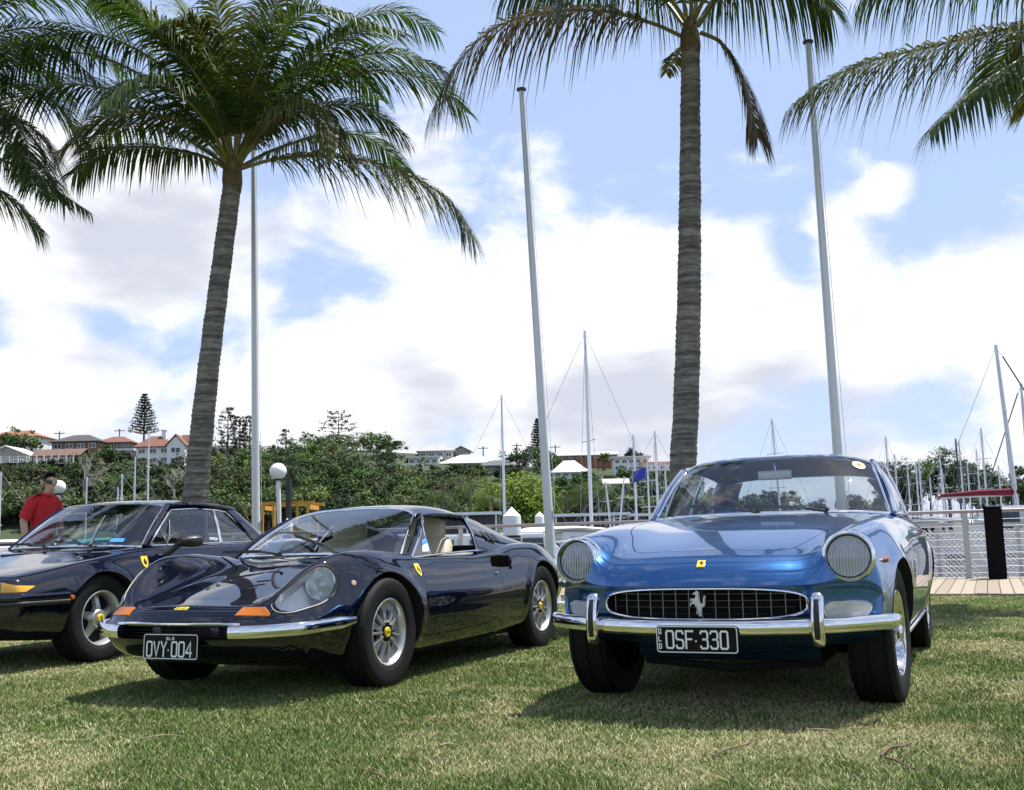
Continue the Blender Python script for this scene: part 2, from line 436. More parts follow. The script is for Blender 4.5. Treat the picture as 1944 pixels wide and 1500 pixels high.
def stroke_text(mb, text, x, z, w, h, th, gap, plane, lift=0.0):
    """flat strokes; plane(u, v) -> 3D point"""
    for ch in text:
        if ch == ' ': x += w * .5 + gap; continue
        if ch == '.':
            c = [(x + w * .12 * math.cos(t), z + h * .42 + w * .16 * math.sin(t)) for t in np.linspace(0, 2 * math.pi, 9)[:-1]]
            mb.add([plane(*p, lift) for p in c], [tuple(range(8))]); x += w * .25 + gap; continue
        for pl in GLYPH[ch]:
            Q = np.array([(x + px * w, z + py / 1.6 * h) for px, py in pl])
            n = len(Q); closed = np.allclose(Q[0], Q[-1])
            L_ = []; R_ = []
            for i in range(n):
                if closed and i in (0, n - 1): a, b = Q[-2], Q[1]
                else: a, b = Q[max(i - 1, 0)], Q[min(i + 1, n - 1)]
                t0 = (Q[i] - a); t1 = (b - Q[i])
                t0 = t0 / (np.linalg.norm(t0) + 1e-9); t1 = t1 / (np.linalg.norm(t1) + 1e-9)
                t = t0 + t1; t = t / (np.linalg.norm(t) + 1e-9); nn = np.array([-t[1], t[0]])
                ref = t1 if np.linalg.norm(b - Q[i]) > 0 else t0
                k = 1 / max(.6, abs(nn @ np.array([-ref[1], ref[0]])))
                ext = np.zeros(2)
                if not closed and i == 0: ext = -t1 * th * .4
                if not closed and i == n - 1: ext = t0 * th * .4
                L_.append(Q[i] + nn * th / 2 * k + ext); R_.append(Q[i] - nn * th / 2 * k + ext)
            V = [plane(*p, lift) for p in L_] + [plane(*p, lift) for p in R_]
            mb.add(V, [(i, i + 1, n + i + 1, n + i) for i in range(n - 1)])
        x += w + gap
    return mb
# ------------------------------------------------------------------ car building kit
def sstep(x, a, b):
    t = np.clip((np.asarray(x, float) - a) / (b - a), 0, 1); return t * t * (3 - 2 * t)

class Car:
    def __init__(s, name, pose, label, cat, paint):
        X, Y, yaw = pose
        rz = math.atan2(-math.cos(yaw), -math.sin(yaw))
        s.root = empty(name, (X, Y, 0), rz, label, cat)
        s.M = Matrix.Translation((X, Y, 0)) @ Matrix.Rotation(rz, 4, 'Z'); s.Mi = s.M.inverted()
        s.paint = paint; s.cut = []
    def loft(s, stations, B, Z, bow, bref, bp, front, rear, arches, under=(0, 0, 0), seg=(7, 7, 7, 6, 7, 7, 7, 6), sm=2):
        """B, Z: nine key curves each over the station coordinate; front/rear: (zmid, [(t, da)...])"""
        ts = np.concatenate([np.linspace(i, i + 1, n, endpoint=False) for i, n in enumerate(seg)] + [[len(seg)]])
        rows = []
        def ring(a):
            b = np.array([f(a) for f in B], float); z = np.array([f(a) for f in Z], float)
            idx = np.arange(-1, 10)
            bb = pchip(idx, np.r_[-b[1], b, -b[7]])(ts); zz = pchip(idx, np.r_[z[1], z, z[7]])(ts)
            return bb, zz
        st = np.array(stations, float)     # nose -> tail
        def cap_b(b, t):
            mid = (len(b) - 1) // 2; m_ = b.copy(); m_[mid:] = b[mid::-1]
            return (m_ + (b - m_) * t) * (1 - .06 * (1 - t))
        b0, z0 = ring(st[0]); zm, prof = front
        for t, da in prof[::-1]:
            rows.append((np.full_like(b0, st[0] + da), cap_b(b0, t), zm + (z0 - zm) * t))
        for a in st[1:-1]:
            bb, zz = ring(a); rows.append((np.full_like(bb, a), bb, zz))
        b1, z1 = ring(st[-1]); zm, prof = rear
        for t, da in prof:
            rows.append((np.full_like(b1, st[-1] + da), cap_b(b1, t), zm + (z1 - zm) * t))
        G = np.array([np.stack(r_, -1) for r_ in rows])          # rows x pts x 3
        nf, nr = len(front[1]), len(rear[1])
        for _ in range(sm):
            H = G.copy()
            H[nf:-nr, :, 1:] = .25 * G[nf - 1:-nr - 1, :, 1:] + .5 * G[nf:-nr, :, 1:] + .25 * G[nf + 1:(-nr + 1) or None, :, 1:]
            G = H; H = G.copy()
            H[nf:-nr, 1:-8, 1:] = .25 * G[nf:-nr, :-9, 1:] + .5 * G[nf:-nr, 1:-8, 1:] + .25 * G[nf:-nr, 2:-7, 1:]
            G = H
        # plan-view bow of nose and tail
        G[..., 0] -= bow(G[..., 0]) * (np.abs(G[..., 1]) / bref) ** bp
        if under[0]:      # chin tucked back below the bumper
            G[..., 0] -= under[0] * sstep(-G[..., 2], -under[1], -under[2]) * sstep(G[..., 0], .15, .75)
        for (a0, z0_, Rr, amp, wd) in arches:
            r_ = np.hypot(G[..., 0] - a0, G[..., 2] - z0_)
            k = amp * np.exp(-((r_ - Rr - wd * .35) / wd) ** 2) * sstep(G[..., 1], .5, .72) * sstep(G[..., 2], .15, .32)
            G[..., 1] += k
        n, m = G.shape[:2]
        V = list(G.reshape(-1, 3)); mir = {}
        for i in range(n):
            for j in range(1, m - 1):
                p = G[i, j]; mir[(i, j)] = len(V); V.append((p[0], -p[1], p[2]))
        def L_(i, j): return i * m + j
        def Rr_(i, j): return i * m + j if j in (0, m - 1) else mir[(i, j)]
        F = []
        for i in range(n - 1):
            for j in range(m - 1):
                F.append((L_(i, j), L_(i, j + 1), L_(i + 1, j + 1), L_(i + 1, j)))
                F.append((Rr_(i, j), Rr_(i + 1, j), Rr_(i + 1, j + 1), Rr_(i, j + 1)))
        me = raw_mesh('body_base', V, F)
        bm = bmesh.new(); bm.from_mesh(me)
        bmesh.ops.remove_doubles(bm, verts=bm.verts, dist=1e-5)
        bmesh.ops.dissolve_degenerate(bm, edges=bm.edges, dist=1e-6)
        be = [e for e in bm.edges if len(e.link_faces) == 1]
        if be: bmesh.ops.holes_fill(bm, edges=be, sides=0)
        bmesh.ops.recalc_face_normals(bm, faces=bm.faces)
        bm.to_mesh(me); bm.free()
        me.materials.append(s.paint)
        finish(me, True, 180)
        s.base = me
        s.src_v = [v.co.copy() for v in me.vertices]; s.src_n = [Vector(v.normal) for v in me.vertices]
        s.src_f = [tuple(p.vertices) for p in me.polygons]
        s.bvh = BVHTree.FromPolygons(s.src_v, s.src_f)
        return me
    def hit(s, u, v):
        """where the ray of a photo pixel meets the uncut body (car frame): point, normal"""
        o = s.Mi @ CAM; d = (s.Mi.to_3x3() @ ray(u, v)).normalized()
        loc, nor, i, di = s.bvh.ray_cast(o, d)
        if loc is None:
            loc, nor, i, di = s.bvh.find_nearest(o + d * ((s.M.translation - CAM).length))
        return loc, s.nrm(loc)
    def nrm(s, p):
        loc, nor, i, di = s.bvh.find_nearest(p)
        f = s.src_f[i]
        from mathutils.interpolate import poly_3d_calc
        w = poly_3d_calc([s.src_v[k] for k in f], loc); n = Vector()
        for k, wk in zip(f, w): n += s.src_n[k] * wk
        return n.normalized()
    def drop(s, a, b, z=2.0):
        """body surface straight below (a, b)"""
        loc, nor, i, d = s.bvh.ray_cast(Vector((a, b, z)), Vector((0, 0, -1)))
        return loc if loc is not None else Vector((a, b, z))
    def side(s, a, z, sgn=1):
        loc, nor, i, d = s.bvh.ray_cast(Vector((a, 2.0 * sgn, z)), Vector((0, -sgn, 0)))
        return loc if loc is not None else Vector((a, .8 * sgn, z))
    def restore(s, me):
        """give the painted faces of a cut mesh the smooth normals of the uncut body"""
        from mathutils.interpolate import poly_3d_calc
        me.update()
        NN = [(0, 0, 0)] * len(me.loops); cache = {}
        for p in me.polygons:
            p.use_smooth = True
            if p.material_index != 0: p.use_smooth = False; continue
            for li in p.loop_indices:
                vi = me.loops[li].vertex_index
                if vi not in cache:
                    co_ = me.vertices[vi].co
                    loc, nor, i, di = s.bvh.find_nearest(co_)
                    if di is None or di > .0015: cache[vi] = None
                    else:
                        f = s.src_f[i]; w = poly_3d_calc([s.src_v[k] for k in f], loc); n = Vector()
                        for k, wk in zip(f, w): n += s.src_n[k] * wk
                        cache[vi] = n.normalized()
                n = cache[vi]
                NN[li] = tuple(n) if (n is not None and n.dot(p.normal) > .55) else tuple(p.normal)
        me.normals_split_custom_set(NN)
        me.update()
        return me
    def prism_top(s, outline_ab, m, z0, z1):
        return extrude_poly([(a, b, 0) for a, b in outline_ab], (0, 0, z0), (0, 0, z1), m)
    def prism_side(s, outline_az, m, b0, b1):
        return extrude_poly([(a, 0, z) for a, z in outline_az], (0, b0, 0), (0, b1, 0), m)
    def surf_line(s, name, pts, r, m, lift=.0, n=60, parent=None, closed=False):
        """tube lying on the body along car-frame points"""
        P = curve(pts, n) if not closed else smooth_closed(pts, n)
        Q = []
        for p in P:
            loc, nor, i, d = s.bvh.find_nearest(Vector(p)); Q.append(loc + s.nrm(loc) * lift)
        mb = MB(); mb.tube(Q, r, 6, closed)
        return mb.build(name, m, parent or s.root)
    def patch_px(s, name, px, m, thick=.008, lift=.002, parent=None):
        """raised lens or badge on the body, outlined by photo pixels"""
        top = [];
        for u, v in px:
            p, n = s.hit(u, v); top.append((p, n))
        return s.patch_pts(name, top, m, thick, lift, parent)
    def patch_pts(s, name, top, m, thick=.008, lift=.002, parent=None, mirror=False):
        sg = -1 if mirror else 1
        fl = lambda q: Vector((q[0], q[1] * sg, q[2]))
        c = sum((fl(p) for p, n in top), Vector()) / len(top); cn = sum((fl(n) for p, n in top), Vector()).normalized()
        k = len(top); V = []; F = []
        rings = [(1.0, -.004), (1.0, thick * .6 + lift), (.93, thick + lift), (.5, thick * 1.1 + lift)]
        for sc_, h in rings:
            for p, n in top:
                p = fl(p); n = fl(n)
                V.append(c + (p - c) * sc_ + n * h)
        for i in range(len(rings) - 1):
            for j in range(k):
                F.append((i * k + j, i * k + (j + 1) % k, (i + 1) * k + (j + 1) % k, (i + 1) * k + j))
        V.append(c + cn * (thick * 1.15 + lift)); e = len(V) - 1
        for j in range(k): F.append(((len(rings) - 1) * k + j, (len(rings) - 1) * k + (j + 1) % k, e))
        mb = MB(); mb.add(V, F)
        return mb.build(name, m, parent or s.root, True, 40)

def sweep(path, section, up=(0, 0, 1), cap=True, scale=None):
    """section: closed list of (side, up) offsets swept along path; side points to the right of travel"""
    P = [Vector(p) for p in path]; n = len(P); k = len(section); V = []; F = []
    for i in range(n):
        t = (P[min(i + 1, n - 1)] - P[max(i - 1, 0)]).normalized()
        sd = t.cross(Vector(up)).normalized(); u = sd.cross(t)
        sc_ = scale[i] if scale is not None else 1.0
        for x, y in section: V.append(P[i] + sd * x * sc_ + u * y * sc_)
    for i in range(n - 1):
        for j in range(k): F.append((i * k + j, i * k + (j + 1) % k, (i + 1) * k + (j + 1) % k, (i + 1) * k + j))
    if cap: F.append(tuple(range(k))[::-1]); F.append(tuple(range((n - 1) * k, n * k)))
    return V, F
def oval(w, h, n=14, e=2.6):
    out = []
    for i in range(n):
        t = 2 * math.pi * i / n; c, s_ = math.cos(t), math.sin(t)
        out.append((w * math.copysign(abs(c) ** (2 / e), c), h * math.copysign(abs(s_) ** (2 / e), s_)))
    return out

def make_wheel(car, a, b, zc, side, Rt, W, rr, style, steer=0.0, label=None):
    w = bpy.data.objects.new('wheel', None); COL.objects.link(w); w.parent = car.root; w.empty_display_size = .1
    w.location = (a, b * side, zc); w.rotation_euler = (0, 0, (0 if side > 0 else math.pi) + steer)
    h = W / 2
    prof = [(rr * .98, -h * .78), (rr * 1.10, -h * .98), (Rt * .87, -h * 1.06), (Rt * .965, -h * .97), (Rt * .99, -h * .84)]
    for g in (-.5, 0, .5):
        prof += [(Rt, h * (g - .10) * 1.5), (Rt - .007, h * (g - .09) * 1.5), (Rt - .007, h * (g + .01) * 1.5), (Rt, h * (g + .02) * 1.5)]
    prof += [(Rt * .99, h * .84), (Rt * .965, h * .97), (Rt * .93, h * 1.03), (Rt * .87, h * 1.06), (rr * 1.20, h * 1.03), (rr * 1.17, h * 1.015), (rr * 1.10, h * .98), (rr * 1.02, h * .86), (rr * .98, h * .78)]
    n = 96
    V, F = lathe_geo(prof, n, 'y'); V = [list(v) for v in V]; F = F[:-2]
    for i, (r_, hh) in enumerate(prof):          # cut lateral grooves into the shoulders
        if r_ > Rt * .962 and abs(hh) > h * .6:
            for k in range(n):
                if k % 2 == 0:
                    for q in (0, 2): V[i * n + k][q] *= (r_ - .0035) / r_
    me = raw_mesh('tyre', V, F); finish(me, True, 30)
    bm = bmesh.new(); bm.from_mesh(me); bmesh.ops.recalc_face_normals(bm, faces=bm.faces); bm.to_mesh(me); bm.free(); me.update()
    t = link_mesh('tyre', me, RUBBER, w)
    metal = {'dino': MAGNES, 'star': MAGNES, 'cast': CHROME}[style]
    mb = MB()
    lip = [(rr * 1.03, h * .88), (rr * 1.045, h * .93), (rr * 1.02, h * .955), (rr * .985, h * .93), (rr * .955, h * .84), (rr * .93, h * .55), (rr * .90, h * .40), (rr * .88, -h * .7), (rr * .93, -h * .8)]
    V, F = lathe_geo(lip, 64, 'y'); mb.add(V, F[:-2])
    if style == 'dino':
        for i in range(10):
            g = 2 * math.pi * i / 10 + (.09 if i % 2 else -.09) + .1
            ca, sa = math.cos(g), math.sin(g)
            mb.bar((ca * rr * .30, h * .70, sa * rr * .30), (ca * rr * .95, h * .56, sa * rr * .95), .012, .03, up=(0, 1, 0))
        for i in range(5):
            g = 2 * math.pi * (2 * i + .5) / 10 + .1; w0 = .20; w1 = .135
            q = []
            for rad, y in ((.34, .60), (.93, .46)):
                for sg in (-1, 1):
                    aa = g + sg * (.19 if rad < .5 else .20)
                    for dy in (0, -.12): q.append((math.cos(aa) * rr * rad, h * (y + dy), math.sin(aa) * rr * rad))
            mb.add(q, [(0, 2, 6, 4), (1, 5, 7, 3), (0, 4, 5, 1), (2, 3, 7, 6), (0, 1, 3, 2), (4, 6, 7, 5)])
        V, F = lathe_geo([(rr * .74, h * .40), (rr * .74, h * .47), (rr * .97, h * .60), (rr * .97, h * .40)], 48, 'y'); mb.add(V, F[:-2])
        mb.lathe([(rr * .36, h * .45), (rr * .36, h * .70), (rr * .33, h * .74), (rr * .29, h * .74)], 32, 'y')
    elif style == 'star':
        for i in range(5):
            g = 2 * math.pi * i / 5 + .3
            ca, sa = math.cos(g), math.sin(g); ta, tb = -sa, ca
            prof5 = [(.20, .045, .60), (.45, .030, .56), (.75, .024, .42), (.95, .036, .26)]
            V = []
            for q, hw, y in prof5:
                for sgn, yy, wf in ((-1, y, .7), (1, y, .7), (1, y - .28, 1), (-1, y - .28, 1)):
                    V.append((ca * rr * q + ta * hw * sgn * wf, h * yy, sa * rr * q + tb * hw * sgn * wf))
            F = []
            for k in range(3):
                for j in range(4): F.append((k * 4 + j, k * 4 + (j + 1) % 4, k * 4 + 4 + (j + 1) % 4, k * 4 + 4 + j))
            F += [(3, 2, 1, 0), (12, 13, 14, 15)]
            mb.add(V, F)
        mb.lathe([(rr * .34, h * .40), (rr * .34, h * .66), (rr * .30, h * .74), (rr * .18, h * .76)], 32, 'y')
    else:
        for i in range(10):
            g = 2 * math.pi * i / 10
            p0 = (math.cos(g) * rr * .34, h * .55, math.sin(g) * rr * .34); p1 = (math.cos(g) * rr * .93, h * .42, math.sin(g) * rr * .93)
            mb.bar(p0, p1, .062, .022, up=(0, 1, 0))
        mb.lathe([(rr * .40, h * .30), (rr * .40, h * .62), (rr * .20, h * .80), (.045, h * .98), (.03, h * 1.1)], 32, 'y')
        for g in (0, 2.094, 4.189):      # knock-off ears
            mb.bar((math.cos(g) * .03, h * .95, math.sin(g) * .03), (math.cos(g) * .11, h * 1.0, math.sin(g) * .11), .035, .018, up=(0, 1, 0))
    mb.build('rim', metal, w, True, 30)
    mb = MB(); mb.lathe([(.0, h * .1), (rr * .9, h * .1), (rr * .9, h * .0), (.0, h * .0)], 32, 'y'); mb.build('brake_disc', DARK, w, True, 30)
    if style in ('dino', 'star'):
        if style == 'dino':
            mb = MB(); mb.lathe([(rr * .30, h * .70), (rr * .30, h * .755), (.0, h * .76)], 32, 'y'); mb.build('hub_plate', mat('hub_black', (.003, .003, .003), .6, spec=.1), w, True, 30)
        mb = MB(); mb.lathe([(rr * .155, h * .74), (rr * .155, h * .84), (rr * .13, h * .87), (0, h * .88)], 24, 'y'); cap = mb.build('hub_cap', YELLOW, w, True, 30)
        mb = MB()
        if style == 'star': horse(mb, lambda u, v, l: (-u, h * .885 + l, v), rr * .20)
        else: stroke_text(mb, 'Dino', -rr * .10, -rr * .03, rr * .035, rr * .08, rr * .014, rr * .02, lambda u, v, l: (-u, h * .885, v))
        mb.build('emblem', BLACK, w, False)
    return w

HORSE = [(.10, -.50), (.16, -.50), (.16, -.42), (.13, -.30), (.20, -.16), (.30, -.12), (.33, .02), (.30, .20), (.36, .26), (.30, .30), (.26, .18), (.27, .02), (.22, -.04), (.14, .02),
         (.06, .12), (.08, .24), (.06, .36), (.10, .42), (.05, .46), (-.02, .50), (-.03, .44), (-.14, .38), (-.13, .33), (-.03, .33), (-.06, .20), (-.12, .16), (-.22, .20), (-.26, .12), (-.22, .04),
         (-.20, .12), (-.13, .09), (-.14, .03), (-.24, .02), (-.28, -.10), (-.24, -.12), (-.22, -.03), (-.10, -.03), (-.02, -.10), (.05, -.18), (.02, -.28), (-.04, -.36), (-.02, -.40), (.08, -.30), (.11, -.40)]
def horse(mb, plane, size, lift=0.0):
    """rearing horse emblem"""
    pts = [plane(x * size, y * size, lift) for x, y in HORSE]
    bm = bmesh.new(); vs = [bm.verts.new(p) for p in pts]; bm.faces.new(vs); bmesh.ops.triangulate(bm, faces=bm.faces[:])
    bm.verts.index_update(); mb.add([tuple(v.co) for v in bm.verts], [tuple(v.index for v in f.verts) for f in bm.faces]); bm.free()
    return mb

def number_plate(car, c, w, h, tilt, text, small, vertical_small=False):
    """black plate with white border, facing forward (+a)"""
    c = Vector(c); fw = Vector((math.cos(tilt), 0, math.sin(tilt))); up = Vector((-math.sin(tilt), 0, math.cos(tilt))); rt = Vector((0, 1, 0))
    P = lambda u, v, l=0.0: tuple(c + rt * u + up * v + fw * (.004 + l))
    def rr(w_, h_, r_):
        o = []
        for cx, cy, a0 in ((w_ / 2 - r_, h_ / 2 - r_, 0), (-w_ / 2 + r_, h_ / 2 - r_, 90), (-w_ / 2 + r_, -h_ / 2 + r_, 180), (w_ / 2 - r_, -h_ / 2 + r_, 270)):
            for k in range(5): t = R(a0 + k * 22.5); o.append((cx + r_ * math.cos(t), cy + r_ * math.sin(t)))
        return o
    mb = MB(); o = rr(w, h, .016); k = len(o)
    mb.add([P(*q, -.004) for q in o] + [P(*q, 0) for q in o], [tuple(range(k))[::-1], tuple(range(k, 2 * k))] + [(i, (i + 1) % k, k + (i + 1) % k, k + i) for i in range(k)])
    pl = mb.build('number_plate', PLATEB, car.root, True, 30)
    mb = MB(); o1 = rr(w - .004, h - .004, .014); o2 = rr(w - .013, h - .013, .011)
    mb.add([P(*q, .002) for q in o1] + [P(*q, .002) for q in o2], [(i, (i + 1) % k, k + (i + 1) % k, k + i) for i in range(k)])
    mb.build('border', PLATEW, pl, False)
    mb = MB()
    if vertical_small:
        stroke_text(mb, text, -w * .37, -h * .32, w * .085, h * .62, w * .023, w * .036, P, .002)
        for i, ch in enumerate(small): stroke_text(mb, ch, -w * .465, h * .20 - i * h * .27, w * .028, h * .17, .0045, 0, P, .002)
    else:
        stroke_text(mb, text, -w * .43, -h * .38, w * .092, h * .56, w * .026, w * .040, P, .002)
        stroke_text(mb, small, -w * .075, h * .27, w * .030, h * .09, .004, w * .025, P, .002)
    mb.build('lettering', PLATEW, pl, False)
    return pl

def shield(car, c, n, up, size, parent=None):
    """yellow shield badge with black horse"""
    c = Vector(c); n = Vector(n).normalized(); up = (Vector(up) - n * Vector(up).dot(n)).normalized(); rt = up.cross(n)
    P = lambda u, v, l=0.0: tuple(c + rt * u + up * v + n * (.003 + l))
    o = [(-.36, .5), (.36, .5), (.38, .1), (.3, -.2), (.15, -.4), (0, -.52), (-.15, -.4), (-.3, -.2), (-.38, .1)]; o = [(x * size, y * size) for x, y in o]; k = len(o)
    mb = MB(); mb.add([P(*q, -.003) for q in o] + [P(*q, 0) for q in o], [tuple(range(k))[::-1], tuple(range(k, 2 * k))] + [(i, (i + 1) % k, k + (i + 1) % k, k + i) for i in range(k)])
    b = mb.build('shield_badge', YELLOW, parent or car.root, True, 30)
    mb = MB(); horse(mb, P, size * .62, .0015); mb.build('emblem', BLACK, b, False)
    return b

def seat(car, a, b, z, m, w=.48, h=.62, hr=True):
    mb = MB()
    V, F = sweep([(a + .42, b, z + .02), (a + .25, b, z + .05), (a + .05, b, z + .03), (a - .02, b, z + .06)], oval(w / 2, .075, 16, 4)); mb.add(V, F)
    V, F = sweep([(a - .02, b, z + .02), (a - .07, b, z + .2), (a - .15, b, z + .42), (a - .20, b, z + h)], oval(w / 2, .06, 16, 3.5), up=(1, 0, .2), scale=[1, 1.02, .98, .80]); mb.add(V, F)
    o = mb.build('seat', m, car.root, True, 60)
    if hr:
        mb = MB(); V, F = sweep([(a - .185, b, z + h - .03), (a - .20, b, z + h + .06), (a - .215, b, z + h + .16), (a - .22, b, z + h + .19)], oval(.135, .05, 16, 3.5), up=(1, 0, .2), scale=[.8, 1.05, 1, .75]); mb.add(V, F)
        mb.build('headrest', m, o, True, 60)
    return o
def steering_wheel(car, c, r, tilt, m):
    c = Vector(c); mb = MB(); n = Vector((-math.cos(tilt), 0, math.sin(tilt))); u = Vector((math.sin(tilt), 0, math.cos(tilt))); v = Vector((0, 1, 0))
    mb.tube([c + u * r * math.cos(t) + v * r * math.sin(t) for t in np.linspace(0, 2 * math.pi, 41)[:-1]], .014, 8, True)
    w = mb.build('steering_wheel', m, car.root)
    mb = MB()
    for t in (R(90), R(-90), R(180)): mb.bar(c, c + u * r * math.cos(t) + v * r * math.sin(t), .03, .006, up=tuple(n))
    mb.tube([c, c - n * .2], .03, 10); mb.build('spokes', ALLOY, w)
    return w
def wiper(car, pivot, tip, mid, m=None):
    mb = MB(); mb.tube(curve([pivot, mid, tip], 12), .007, 6)
    t = Vector(tip); q = Vector(mid)
    mb.tube([pivot, (pivot[0], pivot[1], pivot[2] + .015)], .011, 8)
    o = mb.build('wiper', m or BLACK, car.root)
    mb = MB(); d = (t - q).normalized(); mb.bar(q - (t - q) * .1, t + d * .12, .012, .020); mb.build('wiper_blade', BLACK, o)
    return o
def frame_tube(name, pts, r, m, parent, n=30, sides=8):
    mb = MB(); mb.tube(curve(pts, n), r, sides); return mb.build(name, m, parent)
def dense(a1, a0, n, *extra):
    st = list(np.linspace(a1, a0, n))
    return sorted(set(round(x, 5) for x in st + list(extra)), reverse=True)
# ------------------------------------------------------------------ ground, boardwalk, fence, water
YAW = .41
AX = Vector((math.sin(YAW), math.cos(YAW), 0))       # away from the lawn, towards the water
LX = Vector((math.cos(YAW), -math.sin(YAW), 0))      # along the waterfront
def wf(l, n, z=0.0): return LX * l + AX * n + Vector((0, 0, z))
N_EDGE, N_FENCE, N_END = 14.75, 19.36, 19.75
WATER_Z = -1.35

def vnoise(x, y, seed=0):
    """smooth value noise, vectorised"""
    xi = np.floor(x).astype(int); yi = np.floor(y).astype(int); xf = x - xi; yf = y - yi
    def h(a, b):
        v = np.sin(a * 127.1 + b * 311.7 + seed * 74.7) * 43758.5453; return v - np.floor(v)
    u = xf * xf * (3 - 2 * xf); v = yf * yf * (3 - 2 * yf)
    return (h(xi, yi) * (1 - u) + h(xi + 1, yi) * u) * (1 - v) + (h(xi, yi + 1) * (1 - u) + h(xi + 1, yi + 1) * u) * v
def fbm(x, y, o=4, seed=0):
    s = 0; a = .5; t = 0
    for k in range(o): s = s + a * vnoise(x * 2 ** k, y * 2 ** k, seed + k); t += a; a *= .55
    return s / t

def lawn_material():
    m = bpy.data.materials.new('lawn_soil_and_turf'); m.use_nodes = True; nt = m.node_tree; N = nt.nodes; L = nt.links; b = N['Principled BSDF']
    tc = N.new('ShaderNodeTexCoord')
    def noise(sc_, det, seedv):
        n = N.new('ShaderNodeTexNoise'); n.inputs['Scale'].default_value = sc_; n.inputs['Detail'].default_value = det; n.inputs['Roughness'].default_value = .62
        mp = N.new('ShaderNodeMapping'); mp.inputs['Location'].default_value = (seedv, seedv * 2, 0); L.new(tc.outputs['Object'], mp.inputs[0]); L.new(mp.outputs[0], n.inputs['Vector']); return n.outputs['Fac']
    def mix(f, a, bb):
        x = N.new('ShaderNodeMix'); x.data_type = 'RGBA'; L.new(f, x.inputs['Factor'])
        for k, v in (('A', a), ('B', bb)):
            if isinstance(v, tuple): x.inputs[k].default_value = (*v, 1)
            else: L.new(v, x.inputs[k])
        return x.outputs['Result']
    def rng(f, lo, hi):
        r_ = N.new('ShaderNodeMapRange'); r_.inputs['From Min'].default_value = lo; r_.inputs['From Max'].default_value = hi; L.new(f, r_.inputs['Value']); return r_.outputs[0]
    green = mix(rng(noise(55, 8, 1), .3, .7), (.062, .098, .024), (.125, .168, .050))
    straw = mix(rng(noise(70, 8, 4), .3, .7), (.20, .165, .075), (.36, .31, .17))
    col = mix(rng(noise(1.1, 9, 7), .46, .66), green, straw)
    L.new(col, b.inputs['Base Color']); b.inputs['Roughness'].default_value = .95; b.inputs['Specular IOR Level'].default_value = .1
    bp = N.new('ShaderNodeBump'); bp.inputs['Strength'].default_value = .9; bp.inputs['Distance'].default_value = .03; L.new(noise(90, 6, 2), bp.inputs['Height']); L.new(bp.outputs[0], b.inputs['Normal'])
    return m
mb = MB(); mb.add([wf(-260, -420), wf(260, -420), wf(260, N_EDGE), wf(-260, N_EDGE)], [(0, 1, 2, 3)])
tag(mb.build('lawn', lawn_material(), None, False), kind='structure')

